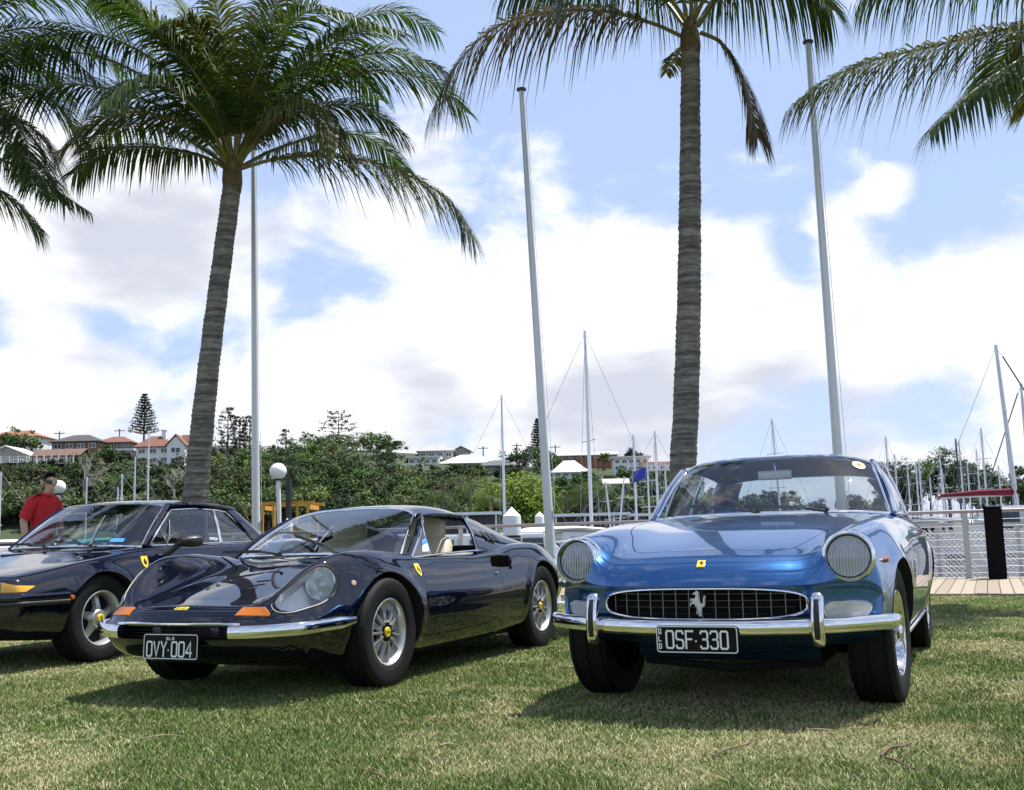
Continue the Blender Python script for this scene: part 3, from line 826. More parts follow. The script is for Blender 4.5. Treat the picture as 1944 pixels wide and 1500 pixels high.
def grass_blades():
    """short mown blades, denser near the viewer"""
    rng = np.random.default_rng(5); P = []
    for (y0, y1, dens, hw) in [(3.3, 4.6, 22000, 2.4), (4.6, 6.2, 13000, 3.2), (6.2, 8.5, 7500, 4.4), (8.5, 11.5, 2800, 6.0), (11.5, 17.5, 1000, 8.6)]:
        n = int((y1 - y0) * 2 * hw * dens); x = rng.uniform(-hw, hw, n); y = rng.uniform(y0, y1, n)
        k = (x * AX.x + y * AX.y < N_EDGE) & (np.abs(x) < .51 * y + .2); P.append(np.stack([x[k], y[k]], 1))
    P = np.concatenate(P); n = len(P); x, y = P[:, 0], P[:, 1]
    patch = fbm(x * .9, y * .9, 5, 3); fine = fbm(x * 7, y * 7, 3, 9)
    straw = np.clip((patch * .72 + fine * .28 - .47) * 5.2, 0, 1)
    keep = rng.random(n) < (1 - .35 * straw); P = P[keep]; straw = straw[keep]; x, y = P[:, 0], P[:, 1]; n = len(P)
    h = rng.uniform(.008, .023, n) * (1 - .35 * straw) * (1 + .4 * (rng.random(n) < .04)); w = (.0012 + .0009 * rng.random(n)) * (1 + .25 * np.clip(y - 4, 0, 9))
    ang = rng.uniform(0, 2 * np.pi, n); lean = rng.uniform(.1, 1.4, n) + .7 * straw; la = rng.uniform(0, 2 * np.pi, n)
    bx, by = np.cos(ang) * w, np.sin(ang) * w
    tx = x + np.cos(la) * h * lean; ty = y + np.sin(la) * h * lean
    mx = x + np.cos(la) * h * lean * .35; my = y + np.sin(la) * h * lean * .35
    z0 = np.zeros(n) - .002
    V = np.stack([np.stack([x - bx, y - by, z0], 1), np.stack([x + bx, y + by, z0], 1), np.stack([mx + bx * .7, my + by * .7, h * .6], 1), np.stack([mx - bx * .7, my - by * .7, h * .6], 1), np.stack([tx, ty, h], 1)], 1).reshape(-1, 3)
    i = np.arange(n)[:, None] * 5; ne = i[y < 6.2]; fa = i[y >= 6.2]
    F = np.concatenate([ne + np.array([[0, 1, 2]]), ne + np.array([[0, 2, 3]]), ne + np.array([[3, 2, 4]]), fa + np.array([[0, 1, 4]])], 0)
    me = np_mesh('grass', V, F)
    g1 = np.array([.078, .138, .026]); g2 = np.array([.150, .215, .052]); s1 = np.array([.33, .30, .15]); s2 = np.array([.50, .46, .27])
    r1 = rng.random((n, 1)); isst = (rng.random(n) < (.16 + .58 * straw))[:, None]
    c = np.where(isst, s1 + (s2 - s1) * r1, g1 + (g2 - g1) * r1)
    c = np.repeat(np.concatenate([c, np.ones((n, 1))], 1), 5, axis=0).astype(np.float32)
    a = me.color_attributes.new('tint', 'FLOAT_COLOR', 'POINT'); a.data.foreach_set('color', c.ravel())
    m = bpy.data.materials.new('grass_blade'); m.use_nodes = True; nt = m.node_tree; b = nt.nodes['Principled BSDF']
    at = nt.nodes.new('ShaderNodeAttribute'); at.attribute_name = 'tint'; nt.links.new(at.outputs['Color'], b.inputs['Base Color']); b.inputs['Roughness'].default_value = .65; b.inputs['Specular IOR Level'].default_value = .25
    o = link_mesh('grass', me, m)
    tag(o, 'short mown grass with straw-coloured dry patches around the parked cars', 'grass', kind='stuff')
grass_blades()

def litter():
    """dry twigs and frond scraps on the lawn"""
    m = mat('dry_twig', (.10, .065, .04), .8, var=.3, vscale=30); m2 = mat('bleached_twig', (.36, .30, .20), .8)
    items = [([(1352, 1436), (1385, 1424), (1418, 1412), (1430, 1400)], .006, m, 'forked dry twig lying on the grass in front of the blue car'),
             ([(1672, 1436), (1690, 1422), (1712, 1416), (1731, 1411)], .013, m, 'curled brown frond scrap on the grass, thicker than the twigs'),
             ([(1676, 1438), (1700, 1446), (1728, 1456), (1745, 1462)], .008, m, 'thin brown stem touching the curled frond scrap'),
             ([(835, 1416), (850, 1414), (868, 1413)], .006, m2, 'short pale straw stalk on the grass between the two cars'),
             ([(70, 1413), (110, 1408), (165, 1404)], .004, m2, 'long pale stalk lying flat on the grass'),
             ([(270, 1402), (310, 1398), (352, 1396)], .004, m2, 'pale stalk on the grass in front of the navy sports car'),
             ([(690, 1462), (720, 1474), (745, 1482), (762, 1486)], .006, m, 'bent brown twig on the dry grass'),
             ([(1535, 1385), (1565, 1387), (1600, 1389)], .004, m2, 'pale stalk on the grass in the blue car shadow edge')]
    for px, r_, m_, lab in items:
        pts = []
        for k, q in enumerate(px):
            p = at_z(*q, .012); p.z = .014 + .004 * math.sin(k * 2.1); pts.append(tuple(p))
        n = 12; mb = MB(); mb.tube(curve(pts, n), [.62 * r_ * (1 - .6 * abs(2 * i / (n - 1) - .8) / 1.2) for i in range(n)], 6)
        tag(mb.build('twig', m_), lab, 'twig', 'dry twigs lying on the lawn')
litter()

# boardwalk: planks running towards the water
def boardwalk():
    m = mat('weathered_timber', (.30, .245, .18), .75, color2=(.20, .165, .125), vscale=3.0, stretch=(1, 6, 1), bump=.3, bscale=40)
    m2 = mat('weathered_timber_pale', (.36, .30, .235), .75, color2=(.25, .21, .16), vscale=3.0, stretch=(1, 6, 1), bump=.3, bscale=40)
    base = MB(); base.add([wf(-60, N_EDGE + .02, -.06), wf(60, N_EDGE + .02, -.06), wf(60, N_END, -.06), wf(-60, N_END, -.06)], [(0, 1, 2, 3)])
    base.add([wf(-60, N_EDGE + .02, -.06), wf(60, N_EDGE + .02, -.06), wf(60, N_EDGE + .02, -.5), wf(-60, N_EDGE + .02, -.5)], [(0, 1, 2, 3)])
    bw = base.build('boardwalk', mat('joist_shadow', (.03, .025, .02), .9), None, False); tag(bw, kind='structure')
    W_ = .155; Ln = N_END - N_EDGE - .04
    pm = MB(); pm.box(-W_ / 2 + .004, W_ / 2 - .004, 0, Ln, -.035, .02)
    meshes = []
    for mm in (m, m2):
        o = pm.build('plank', mm, None, True, 30, bevel=.006); meshes.append(o.data); bpy.data.objects.remove(o)
    for i in range(-72, 60):
        o = bpy.data.objects.new('plank', meshes[random.random() < .4]); COL.objects.link(o); o.parent = bw
        o.location = wf(i * W_, N_EDGE + .03, random.uniform(-.003, .003)); o.rotation_euler = (0, 0, -YAW)
boardwalk()

# water
def water():
    m = bpy.data.materials.new('harbour_water'); m.use_nodes = True; nt = m.node_tree; b = nt.nodes['Principled BSDF']
    b.inputs['Base Color'].default_value = (.035, .055, .06, 1); b.inputs['Roughness'].default_value = .08; b.inputs['IOR'].default_value = 1.33
    tc = nt.nodes.new('ShaderNodeTexCoord'); mp = nt.nodes.new('ShaderNodeMapping'); mp.inputs['Scale'].default_value = (1, .6, 1); nt.links.new(tc.outputs['Object'], mp.inputs[0])
    n = nt.nodes.new('ShaderNodeTexNoise'); n.inputs['Scale'].default_value = 1.6; n.inputs['Detail'].default_value = 6; nt.links.new(mp.outputs[0], n.inputs['Vector'])
    bp = nt.nodes.new('ShaderNodeBump'); bp.inputs['Strength'].default_value = .35; bp.inputs['Distance'].default_value = .15; nt.links.new(n.outputs['Fac'], bp.inputs['Height']); nt.links.new(bp.outputs[0], b.inputs['Normal'])
    mb = MB(); mb.add([(-900, -60, WATER_Z), (1500, -60, WATER_Z), (1500, 1500, WATER_Z), (-900, 1500, WATER_Z)], [(0, 1, 2, 3)])
    o = mb.build('water', m, None, False); tag(o, kind='structure')
    mb = MB(); a, bb = wf(-260, N_EDGE, 0), wf(260, N_EDGE, 0)
    mb.add([wf(-260, N_END - .05, -.062), wf(260, N_END - .05, -.062), wf(260, N_END - .05, -2), wf(-260, N_END - .05, -2)], [(0, 1, 2, 3)])
    tag(mb.build('seawall', mat('seawall_concrete', (.22, .21, .19), .9, var=.25), None, False), kind='structure')
water()

# waterfront fence: steel posts, round top rail, stretched wires
def fence():
    root = empty('waterfront_fence', wf(0, N_FENCE), 0, 'grey steel post and wire fence with round handrail along the boardwalk', 'fence')
    root.rotation_euler = (0, 0, -YAW)
    st = mat('galvanised_steel', (.50, .51, .53), .45, .6, var=.1); rl = mat('handrail_steel', (.36, .33, .34), .35, .7)
    l0, l1 = -17.0, 5.6
    mb = MB(); mb.tube([(l0, 0, 1.10), (l1, 0, 1.10)], .030, 12); mb.build('handrail', rl, root)
    for k in range(9):
        z = .10 + k * .108; mb = MB(); mb.tube([(l0, 0, z), (l1, 0, z)], .0045, 6); mb.build('wire', st, root)
    pm = MB(); pm.box(-.045, .045, -.012, .012, 0, 1.085); pm.box(-.07, .07, -.07, .07, .018, .03); o = pm.build('post', st, root, True, 30, bevel=.003); me = o.data; bpy.data.objects.remove(o)
    l = l0
    while l < l1:
        p = bpy.data.objects.new('post', me); COL.objects.link(p); p.parent = root; p.location = (l, 0, .012); l += 1.85
    # black mooring post by the rail
    c = at_depth(1895, 1098, 17.35); b = empty('mooring_post', (c.x, c.y, .02), -math.atan2(c.x, c.y), 'thick black square timber post standing in front of the wire fence', 'post')
    mb = MB(); mb.box(-.135, .135, -.135, .135, 0, 1.12); mb.build('timber', mat('tarred_timber', (.006, .0055, .006), .8, bump=.3, bscale=30, spec=.1), b, True, 30, bevel=.012)
    mb = MB(); mb.box(-.14, .14, -.14, .14, 1.122, 1.14); mb.build('cap', mat('tarred_timber', (.012, .011, .012), .7), b, True, 30, bevel=.004)
    # gangway bridge with white diagonals and wire mesh going down to the pontoon
    g = empty('gangway', wf(.2, N_END + .3, -.2), -YAW, 'galvanised gangway with white diagonal braces and wire mesh sides beyond the fence', 'gangway')
    wt = mat('white_steel', (.78, .78, .78), .4)
    for side, yy in ((0, .35), (1, 1.75)):
        for (a, bq) in [((-2.2, yy, -.15), (6.2, yy, -.35)), ((-2.2, yy, 1.12), (6.2, yy, .95))]:
            mb = MB(); mb.bar(a, bq, .07, .07); mb.build('chord', st, g)
        for k in range(7):
            x = -2.0 + k * 1.28
            mb = MB(); mb.bar((x, yy - .05, 1.10), (x + .66, yy - .05, -.15), .15, .05, up=(0, 1, 0)); mb.build('brace', wt, g)
            mb = MB(); mb.bar((x + .97, yy - .04, 1.10), (x + .97, yy - .04, -.15), .07, .05, up=(0, 1, 0)); mb.build('upright', st, g)
        mb = MB(); s_ = .085
        for k in range(-14, 100):
            x0 = -2.2 + k * s_
            for dx in (1.25, -1.25):
                a = np.array([x0, yy + .04, -.2]); b_ = np.array([x0 + dx, yy + .04, 1.0])
                if min(a[0], b_[0]) < -2.3 or max(a[0], b_[0]) > 6.3: continue
                mb.tube([a, b_], .0075, 4, cap=False)
        o = mb.build('mesh_panel', mat('galvanised_wire', (.62, .63, .65), .4, .5), g, True, 60); o['kind'] = 'stuff'
    mb = MB(); mb.box(-2.2, 6.2, .35, 1.75, -.32, -.26); mb.build('walkway', st, g)
fence()
# ------------------------------------------------------------------ dark navy mid-engined coupe
def build_dino():
    c = Car('sports_car', (-1.488, 6.793, .4155), 'low navy mid-engined sports car with covered headlights and plate OVY 004', 'car', NAVY)
    B = [lambda a: 0.0 * a,
         key((.92, .36), (.5, .40), (0, .42), (-.5, .45), (-1.5, .45), (-2.4, .42), (-3.3, .36)),
         key((.92, .56), (.80, .568), (.65, .580), (.5, .602), (.30, .622), (.05, .64), (-.35, .67), (-.7, .70), (-1.4, .705), (-1.9, .68), (-2.4, .66), (-2.9, .62), (-3.3, .56)),
         key((.92, .63), (.6, .70), (.3, .745), (0, .755), (-.35, .755), (-.7, .765), (-1.4, .785), (-2.0, .79), (-2.4, .785), (-2.9, .735), (-3.3, .66)),
         key((.92, .68), (.6, .755), (.3, .80), (0, .822), (-.5, .83), (-1.0, .838), (-1.5, .846), (-2.3, .848), (-2.9, .80), (-3.3, .70)),
         key((.92, .67), (.6, .735), (.3, .785), (0, .81), (-.5, .815), (-1.5, .83), (-2.3, .83), (-2.9, .77), (-3.3, .67)),
         key((.92, .60), (.5, .69), (0, .75), (-.5, .765), (-1.5, .77), (-2.3, .77), (-3.3, .60)),
         key((.92, .52), (.5, .62), (0, .68), (-1.5, .70), (-2.3, .68), (-3.3, .5)),
         lambda a: 0.0 * a]
    Z = [key((.92, .436), (.90, .470), (.86, .503), (.69, .545), (.35, .625), (0, .695), (-.30, .755), (-.6, .77), (-1.5, .77), (-1.75, .80), (-2.4, .78), (-3.0, .735), (-3.3, .70)),
         key((.92, .436), (.90, .468), (.86, .498), (.69, .536), (.35, .603), (0, .668), (-.30, .735), (-.6, .76), (-1.5, .77), (-1.75, .80), (-2.4, .785), (-3.0, .735), (-3.3, .70)),
         key((.92, .438), (.90, .475), (.86, .515), (.80, .600), (.70, .675), (.58, .735), (.42, .780), (.22, .797), (.05, .80), (-.15, .788), (-.35, .768), (-.6, .745), (-1.3, .742), (-1.7, .765), (-2.1, .805), (-2.4, .812), (-2.8, .775), (-3.3, .69)),
         key((.92, .432), (.86, .475), (.66, .60), (.50, .672), (.3, .715), (.05, .725), (-.15, .72), (-.4, .70), (-.7, .675), (-1.3, .665), (-1.7, .675), (-2.1, .70), (-2.4, .71), (-2.8, .68), (-3.3, .62)),
         key((.92, .415), (.7, .45), (.4, .50), (0, .53), (-.5, .49), (-1.4, .485), (-2.3, .52), (-3.3, .52)),
         key((.92, .38), (.7, .36), (.3, .34), (0, .33), (-1.4, .32), (-2.3, .33), (-3.3, .42)),
         key((.92, .30), (.7, .23), (.3, .195), (0, .19), (-1.9, .19), (-2.6, .22), (-3.3, .32)),
         key((.92, .24), (.7, .175), (.3, .15), (-2.2, .15), (-2.8, .2), (-3.3, .29)),
         key((.92, .235), (.7, .17), (.3, .148), (-2.2, .148), (-2.8, .2), (-3.3, .29))]
    bow = lambda a: .25 * sstep(a, -.05, .92) + -.22 * sstep(-a, 2.4, 3.35)
    st = dense(.92, -3.30, 105, .91, .90, .885, .87, .85, .83)
    c.loft(st, B, Z, bow, .70, 3.5, (.37, [(1, 0), (.9, .010), (.6, .014), (.3, .010), (.1, .008), (0, .008)]), (.5, [(1, 0), (.95, -.02), (.8, -.03), (.4, -.035), (0, -.035)]),
           [(0, .315, .345, .016, .045), (-2.34, .315, .345, .016, .045)], under=(.16, .35, .16))
    cut = []
    # wheel wells
    for a in (0.0, -2.34):
        for s in (1, -1):
            mb = MB(); mb.lathe([(.352, .48 * s), (.352, 1.0 * s)], 48, 'y', (a, 0, .315)); cut.append(closed_mesh(mb, DARK))
    # cockpit
    ck = [(-.40, -.50), (-.34, -.25), (-.33, 0), (-.34, .25), (-.40, .50), (-.52, .62), (-1.0, .655), (-1.52, .64), (-1.60, .50), (-1.60, -.50), (-1.52, -.64), (-1.0, -.655), (-.52, -.62)]
    cut.append(c.prism_top(ck, DASH, .33, 1.2))
    # mouth
    mb = MB(); mb.box(.66, 1.2, -.405, .405, .345, .418); cut.append(closed_mesh(mb, BLACK))
    # headlight tunnels, outlined on the wing from the photograph
    out_px = [(1305, 375), (1310, 410), (1340, 435), (1400, 445), (1480, 435), (1580, 405), (1680, 370), (1760, 310), (1790, 240), (1780, 165), (1740, 115), (1690, 95), (1620, 105), (1560, 145), (1480, 205), (1400, 275), (1340, 325)]
    hl = [c.hit(180 + x / 3.888, 1050 + y / 3.888) for x, y in out_px]
    cn = sum((n for p, n in hl), Vector()).normalized()
    covers = []
    for s in (1, -1):
        P = [Vector((p.x, p.y * s, p.z)) for p, n in hl]; n = Vector((cn.x, cn.y * s, cn.z))
        pr = extrude_poly(P, n * -.10 + Vector((-.05, 0, 0)), n * .15, MAGNES); cut.append(pr)
        covers.append((extrude_poly(P, n * -.02, n * .15, DARK), s, P, n))
    body = boolean(c.base, cut)
    # doors
    door = [(-.425, .255), (-.432, .40), (-.438, .52), (-.446, .65), (-.455, .80), (-.6, .9), (-1.45, .9), (-1.50, .76), (-1.528, .66), (-1.545, .52), (-1.52, .40), (-1.45, .30), (-1.32, .265), (-.9, .255)]
    door = offset2d(door, 0)
    bon = [(.675, 0), (.67, .15), (.655, .27), (.60, .335), (.45, .385), (.2, .41), (-.10, .43), (-.215, .43), (-.205, .2), (-.20, 0)]
    bon = bon + [(a, -b) for a, b in bon[-2:0:-1]]
    slots = [c.prism_side(offset2d(door, .003), DARK, .58, 1.1), c.prism_side(offset2d(door, .003), DARK, -1.1, -.58), c.prism_top(offset2d(bon, .0025), DARK, .42, 1.2)]
    shell = boolean(body, slots)
    c.restore(shell); bo = link_mesh('body', shell, None, c.root)
    for s in (1, -1):
        d = boolean(body, [c.prism_side(offset2d(door, -.0015), DARK, .60 * s, 1.08 * s)], 'INTERSECT'); c.restore(d)
        dob = link_mesh('door', d, None, c.root)
        h = c.side(-1.47, .60, s); mb = MB(); mb.lathe([(.012, 0), (.012, .012), (.0, .016)], 14, 'y', (0, 0, 0))
        lk = mb.build('door_lock', CHROME, dob); lk.location = h
        if s < 0: lk.rotation_euler = (math.pi, 0, 0)
    hb = boolean(body, [c.prism_top(offset2d(bon, -.0015), DARK, .45, 1.15)], 'INTERSECT'); c.restore(hb); hb = link_mesh('bonnet', hb, None, c.root)
    # clear covers and lamps
    for pr, s, P, n in covers:
        cv = boolean(c.base, [pr], 'INTERSECT'); c.restore(cv)
        bm = bmesh.new(); bm.from_mesh(cv); bmesh.ops.delete(bm, geom=[f for f in bm.faces if f.material_index != 0], context='FACES'); bm.to_mesh(cv); bm.free()
        cv.materials.clear(); cv.materials.append(PLEXI)
        lamp = bpy.data.objects.new('headlight', None); COL.objects.link(lamp); lamp.parent = c.root
        link_mesh('clear_cover', cv, None, lamp)
        mb = MB(); mb.tube([p + n * .001 for p in smooth_closed(P, 60) for p in [Vector(p)]], .0045, 6, True); mb.build('cover_trim', BLACK, lamp)
        # round lamp inside, facing forward
        q, qn = c.hit(180 + 1665 / 3.888, 1050 + 225 / 3.888)
        rd = (c.Mi.to_3x3() @ ray(180 + 1665 / 3.888, 1050 + 225 / 3.888)).normalized(); q = q + rd * .050; L = Vector((q.x, q.y * s, q.z)); ax = Vector((1, .05 * s, .10)).normalized()
        rot = ax.to_track_quat('Z', 'Y').to_matrix().to_4x4(); T = Matrix.Translation(L) @ rot
        def lath(nm, prof, m):
            mb = MB(); V, F = lathe_geo(prof, 40); mb.add([T @ Vector(v) for v in V], F); mb.build(nm, m, lamp)
        lath('lamp_reflector', [(0, -.055), (.055, -.045), (.078, -.02), (.086, .0), (.091, .006), (.0915, -.01), (.06, -.06)], BRIGHTREF)
        lath('lamp_lens', [(.084, .002), (.07, .012), (.05, .018), (.025, .021), (0, .022)], LENS)
        mb = MB()
        for k in range(-5, 6):
            x = k * .014; hh = math.sqrt(max(0, .078 ** 2 - x * x))
            mb.add([T @ Vector(v) for v in tube_geo([(x, -hh, .006), (x, 0, .016), (x, hh, .006)], .0016, 4)[0]], tube_geo([(x, -hh, .006), (x, 0, .016), (x, hh, .006)], .0016, 4)[1])
        mb.build('lens_ribs', LENS, lamp)
    # turn signals
    ts = [(445.5, 1170.5), (461.5, 1155), (504, 1154.2), (513.5, 1167), (510.5, 1171)]
    tp = [c.hit(*q) for q in ts]
    c.patch_pts('turn_signal', tp, AMBER, .008); c.patch_pts('turn_signal', tp, AMBER, .008, mirror=True)
    # nose badge
    p, n = c.hit(345, 1156); up = Vector((-1, 0, .5)); up = (up - n * up.dot(n)).normalized(); rt = up.cross(n)
    Pl = lambda u, v, l=0.0: tuple(p + rt * u + up * v + n * (.004 + l))
    mb = MB(); mb.add([Pl(x, y) for x, y in ((-.042, -.016), (.042, -.016), (.042, .016), (-.042, .016))] + [Pl(x, y, -.006) for x, y in ((-.042, -.016), (.042, -.016), (.042, .016), (-.042, .016))],
                      [(0, 1, 2, 3), (4, 5, 1, 0), (5, 6, 2, 1), (6, 7, 3, 2), (7, 4, 0, 3)])
    bd = mb.build('nose_badge', YELLOW, c.root, False)
    mb = MB(); stroke_text(mb, 'Dino', -.032, -.009, .010, .02, .0035, .007, lambda u, v, l=0: Pl(u, v, .001)); mb.build('lettering', BLACK, bd, False)
    # bonnet louvres
    for s in (1, -1):
        for (x0, y0), (x1, y1) in (((1125, 268), (1195, 252)), ((1165, 240), (1255, 227)), ((1195, 210), (1295, 199))):
            q = []
            for t in np.linspace(0, 1, 7):
                p_, n_ = c.hit(180 + (x0 + (x1 - x0) * t) / 3.888, 1050 + (y0 + (y1 - y0) * t) / 3.888); q.append(Vector((p_.x, p_.y * s, p_.z)) + Vector((n_.x, n_.y * s, n_.z)) * .001)
            mb = MB(); V, F = sweep(q, oval(.011, .0025, 8, 2)); mb.add(V, F); mb.build('bonnet_louvre', BLACK, c.root)
    # chrome: nose strip and corner bumpers
    nose = [c.bvh.find_nearest(Vector((.93 - .03 * (b / .4) ** 2, b, .428)))[0] + Vector((.006, 0, 0)) for b in np.linspace(-.42, .42, 25)]
    mb = MB(); mb.tube(nose, .0085, 8); mb.build('chrome_strip', CHROME, c.root)
    for s in (1, -1):
        pth = []
        for b, z, off in [(.365, .385, .028), (.44, .386, .032), (.52, .388, .034), (.60, .392, .034), (.67, .396, .034), (.715, .402, .032), (.75, .408, .028), (.768, .412, .018)]:
            L = c.bvh.ray_cast(Vector((1.5, b * s, z)), Vector((-1, 0, 0)))[0]
            if L is None: L = c.side(.32, z, s)
            nn = c.nrm(L); pth.append(L + Vector((nn.x, nn.y, 0)).normalized() * off)
        pth = curve([tuple(p) for p in pth], 30)
        scl = [min(1, .55 + .45 * min(1, (29 - i) / 4)) for i in range(30)]
        mb = MB(); V, F = sweep(pth, oval(.020, .036, 16, 2.3), scale=scl); mb.add(V, F); mb.build('bumper', CHROME, c.root, True, 50)
        mb = MB(); mb.bar(pth[1] - np.array([.03, 0, 0]), pth[1] - np.array([.10, 0, .0]), .03, .03); mb.build('bumper_bracket', BLACK, c.root)
    # mouth slats and fog lamps behind
    for k in range(4):
        mb = MB(); z = .355 + k * .017; mb.bar((.84, -.40, z), (.84, .40, z), .012, .004); mb.build('grille_slat', BLACK, c.root)
    for s in (1, -1):
        mb = MB(); mb.lathe([(.03, .80), (.036, .82), (.03, .835), (0, .84)], 20, 'x', (0, .20 * s, .383)); mb.build('fog_lamp', mat('smoky_lens', (.10, .10, .11), .2, .4), c.root)
    mb = MB(); mb.box(.70, .72, -.40, .40, .345, .418); mb.build('radiator', BLACK, c.root)
    number_plate(c, (.952, .005, .312), .372, .134, .05, 'OVY.004', 'QLD')
    # side markers and shields
    for s in (1, -1):
        q, n = c.hit(180 + 1907 / 3.888, 1050 + 222 / 3.888)
        top = [(q + (n.orthogonal().normalized() * math.cos(t) + n.cross(n.orthogonal().normalized()) * math.sin(t)) * .016, n) for t in np.linspace(0, 2 * math.pi, 13)[:-1]]
        c.patch_pts('side_marker', top, mat('marker_lens', (.55, .35, .25), .2, 0, .6), .008, mirror=s < 0)
        q, n = c.hit(640 + 680 / 4.418, 1040 + 185 / 4.418)
        shield(c, (q.x, q.y * s, q.z), (n.x, n.y * s, n.z), (.0, 0, 1), .088)
    # scoops in the doors: carved look from a dark intake with a lip
    for s in (1, -1):
        o = [(931, 1056), (950, 1055), (963, 1059), (968, 1068), (967.5, 1076), (950, 1076.5), (934, 1075), (931, 1066)]
        P = [c.hit(*q) for q in o]
        c.patch_pts('side_intake', P, mat('intake_black', (.002, .002, .002), .9, spec=0), .001, .0015, mirror=s < 0)
        lip = [(885, 1061.5), (910, 1058), (931, 1054.8), (950, 1053.5), (963.5, 1056), (970, 1065), (969, 1078)]
        L = []
        for q in lip:
            p, n = c.hit(*q); L.append((p.x, p.y * s + n.y * s * .004, p.z))
        mb = MB(); mb.tube(curve(L, 30), [.002 + .008 * min(1, i / 14) for i in range(30)], 8); mb.build('intake_lip', NAVY, c.root)
    # ---- greenhouse
    wsb = [(-.17, 0, .775), (-.20, .25, .772), (-.28, .46, .764), (-.42, .635, .742)]
    wst = [(-1.00, 0, 1.078), (-.985, .25, 1.072), (-.95, .385, 1.056), (-.885, .490, 1.020)]
    A = mirror_curve(wsb, 41); T = mirror_curve(wst, 41)
    grid_obj('windscreen', ruled(A, T, 14, .018, (.35, 0, .9)), GLASS, c.root)
    ring = np.vstack([A, T[::-1]]); G = ruled(A, T, 14, .018, (.35, 0, .9))
    edge = list(G[0]) + list(G[1:, -1]) + list(G[-1, ::-1][1:]) + list(G[::-1, 0][1:-1])
    mb = MB(); mb.tube(edge, .0105, 8, True); mb.build('windscreen_trim', CHROME, c.root)
    rear = mirror_curve([(-1.66, 0, 1.062), (-1.645, .3, 1.056), (-1.60, .44, 1.035), (-1.545, .525, .995)], 41)
    G = ruled(T + np.array([0, 0, .004]), rear, 18)
    for i in range(18):
        s_ = i / 17; lift = .034 * 4 * s_ * (1 - s_); G[i, :, 2] += lift * (1 - (np.abs(G[i, :, 1]) / .75) ** 2)
        G[i, :, 1] *= 1 + .05 * 4 * s_ * (1 - s_)
    grid_obj('roof', G, NAVY, c.root, .022)
    H = G[1:-1].copy(); H[..., 2] -= .030; H[..., 1] *= .97; grid_obj('headliner', H, DASH, c.root)
    for s in (1, -1):
        top = curve([(-1.53, .535 * s, 1.012), (-1.75, .515 * s, .985), (-2.1, .50 * s, .918), (-2.5, .485 * s, .838), (-2.9, .47 * s, .765), (-3.15, .455 * s, .722)], 24)
        bot = curve([(-1.40, .705 * s, .755), (-1.75, .685 * s, .762), (-2.1, .655 * s, .785), (-2.5, .63 * s, .79), (-2.9, .57 * s, .745), (-3.15, .52 * s, .70)], 24)
        G = ruled(bot, top, 10)
        for i in range(10):
            s_ = i / 9; G[i, :, 1] += s * .03 * 4 * s_ * (1 - s_) * np.linspace(1, .3, 24)
        grid_obj('sail_panel', G, NAVY, c.root, .03)
        frame_tube('window_trim', [(-1.40, .708 * s, .752), (-1.46, .64 * s, .88), (-1.515, .555 * s, .985), (-1.53, .54 * s, 1.010)], .010, CHROME, c.root)
        for k in range(3):
            u0 = 908 + k * 9.5
            zz = .885 - k * .015
            P = []
            for (a, z) in [(-1.62 - k * .075, .905 - k * .012), (-1.665 - k * .075, .90 - k * .012), (-1.705 - k * .075, .835 - k * .006), (-1.665 - k * .075, .835 - k * .006)]:
                f = (z - .762) / (.97 - .762); y = .70 + (.525 - .70) * f + .03 * 4 * f * (1 - f) * .9
                P.append(Vector((a, (y + .004) * s, z)))
            mb = MB(); nn = Vector((0, s * .8, .5)).normalized()
            mb.add(P + [p + nn * .006 for p in P], [(0, 1, 2, 3), (4, 5, 6, 7), (0, 1, 5, 4), (1, 2, 6, 5), (2, 3, 7, 6), (3, 0, 4, 7)]); mb.build('pillar_louvre', BLACK, c.root, False)
        # pillar, rails
        frame_tube('windscreen_pillar', [(-.40, .70 * s, .735), (-.60, .645 * s, .858), (-.80, .57 * s, .970), (-.89, .528 * s, 1.015)], .019, NAVY, c.root)
        frame_tube('window_trim', [(-.435, .71 * s, .742), (-.63, .655 * s, .860), (-.82, .583 * s, .965), (-.88, .552 * s, 1.000)], .0075, CHROME, c.root)
        frame_tube('roof_rail', [(-.88, .535 * s, 1.012), (-1.1, .556 * s, 1.022), (-1.35, .555 * s, 1.018), (-1.545, .535 * s, 1.0)], .014, NAVY, c.root)
        frame_tube('belt_trim', [(-.42, .712 * s, .737), (-.8, .712 * s, .752), (-1.2, .712 * s, .762), (-1.41, .708 * s, .764)], .007, CHROME, c.root)
        frame_tube('vent_window_bar', [(-.80, .585 * s, .975), (-.74, .645 * s, .87), (-.69, .708 * s, .755)], .006, CHROME, c.root)
        V = [(-.45, .708 * s, .745), (-.69, .708 * s, .755), (-.80, .583 * s, .972), (-.64, .65 * s, .862)]
        mb = MB(); mb.add(V, [(0, 1, 2, 3)]); vw = mb.build('vent_window', GLASS, c.root, False)
        if s > 0:
            st_ = lambda u, v: Vector(V[0]).lerp(Vector(V[1]), u).lerp(Vector(V[3]).lerp(Vector(V[2]), u), v) + Vector((0, .004, .002))
            mb = MB(); mb.add([st_(.55, .12), st_(.95, .08), st_(.98, .5), st_(.6, .5)], [(0, 1, 2, 3)]); sk = mb.build('registration_sticker', PLATEW, vw, False)
            mb = MB(); mb.add([st_(.55, .36) + Vector((0, .002, 0)), st_(.97, .34) + Vector((0, .002, 0)), st_(.98, .5) + Vector((0, .002, 0)), st_(.6, .5) + Vector((0, .002, 0))], [(0, 1, 2, 3)]); mb.build('sticker_band', mat('sticker_blue', (.05, .25, .75), .4), sk, False)
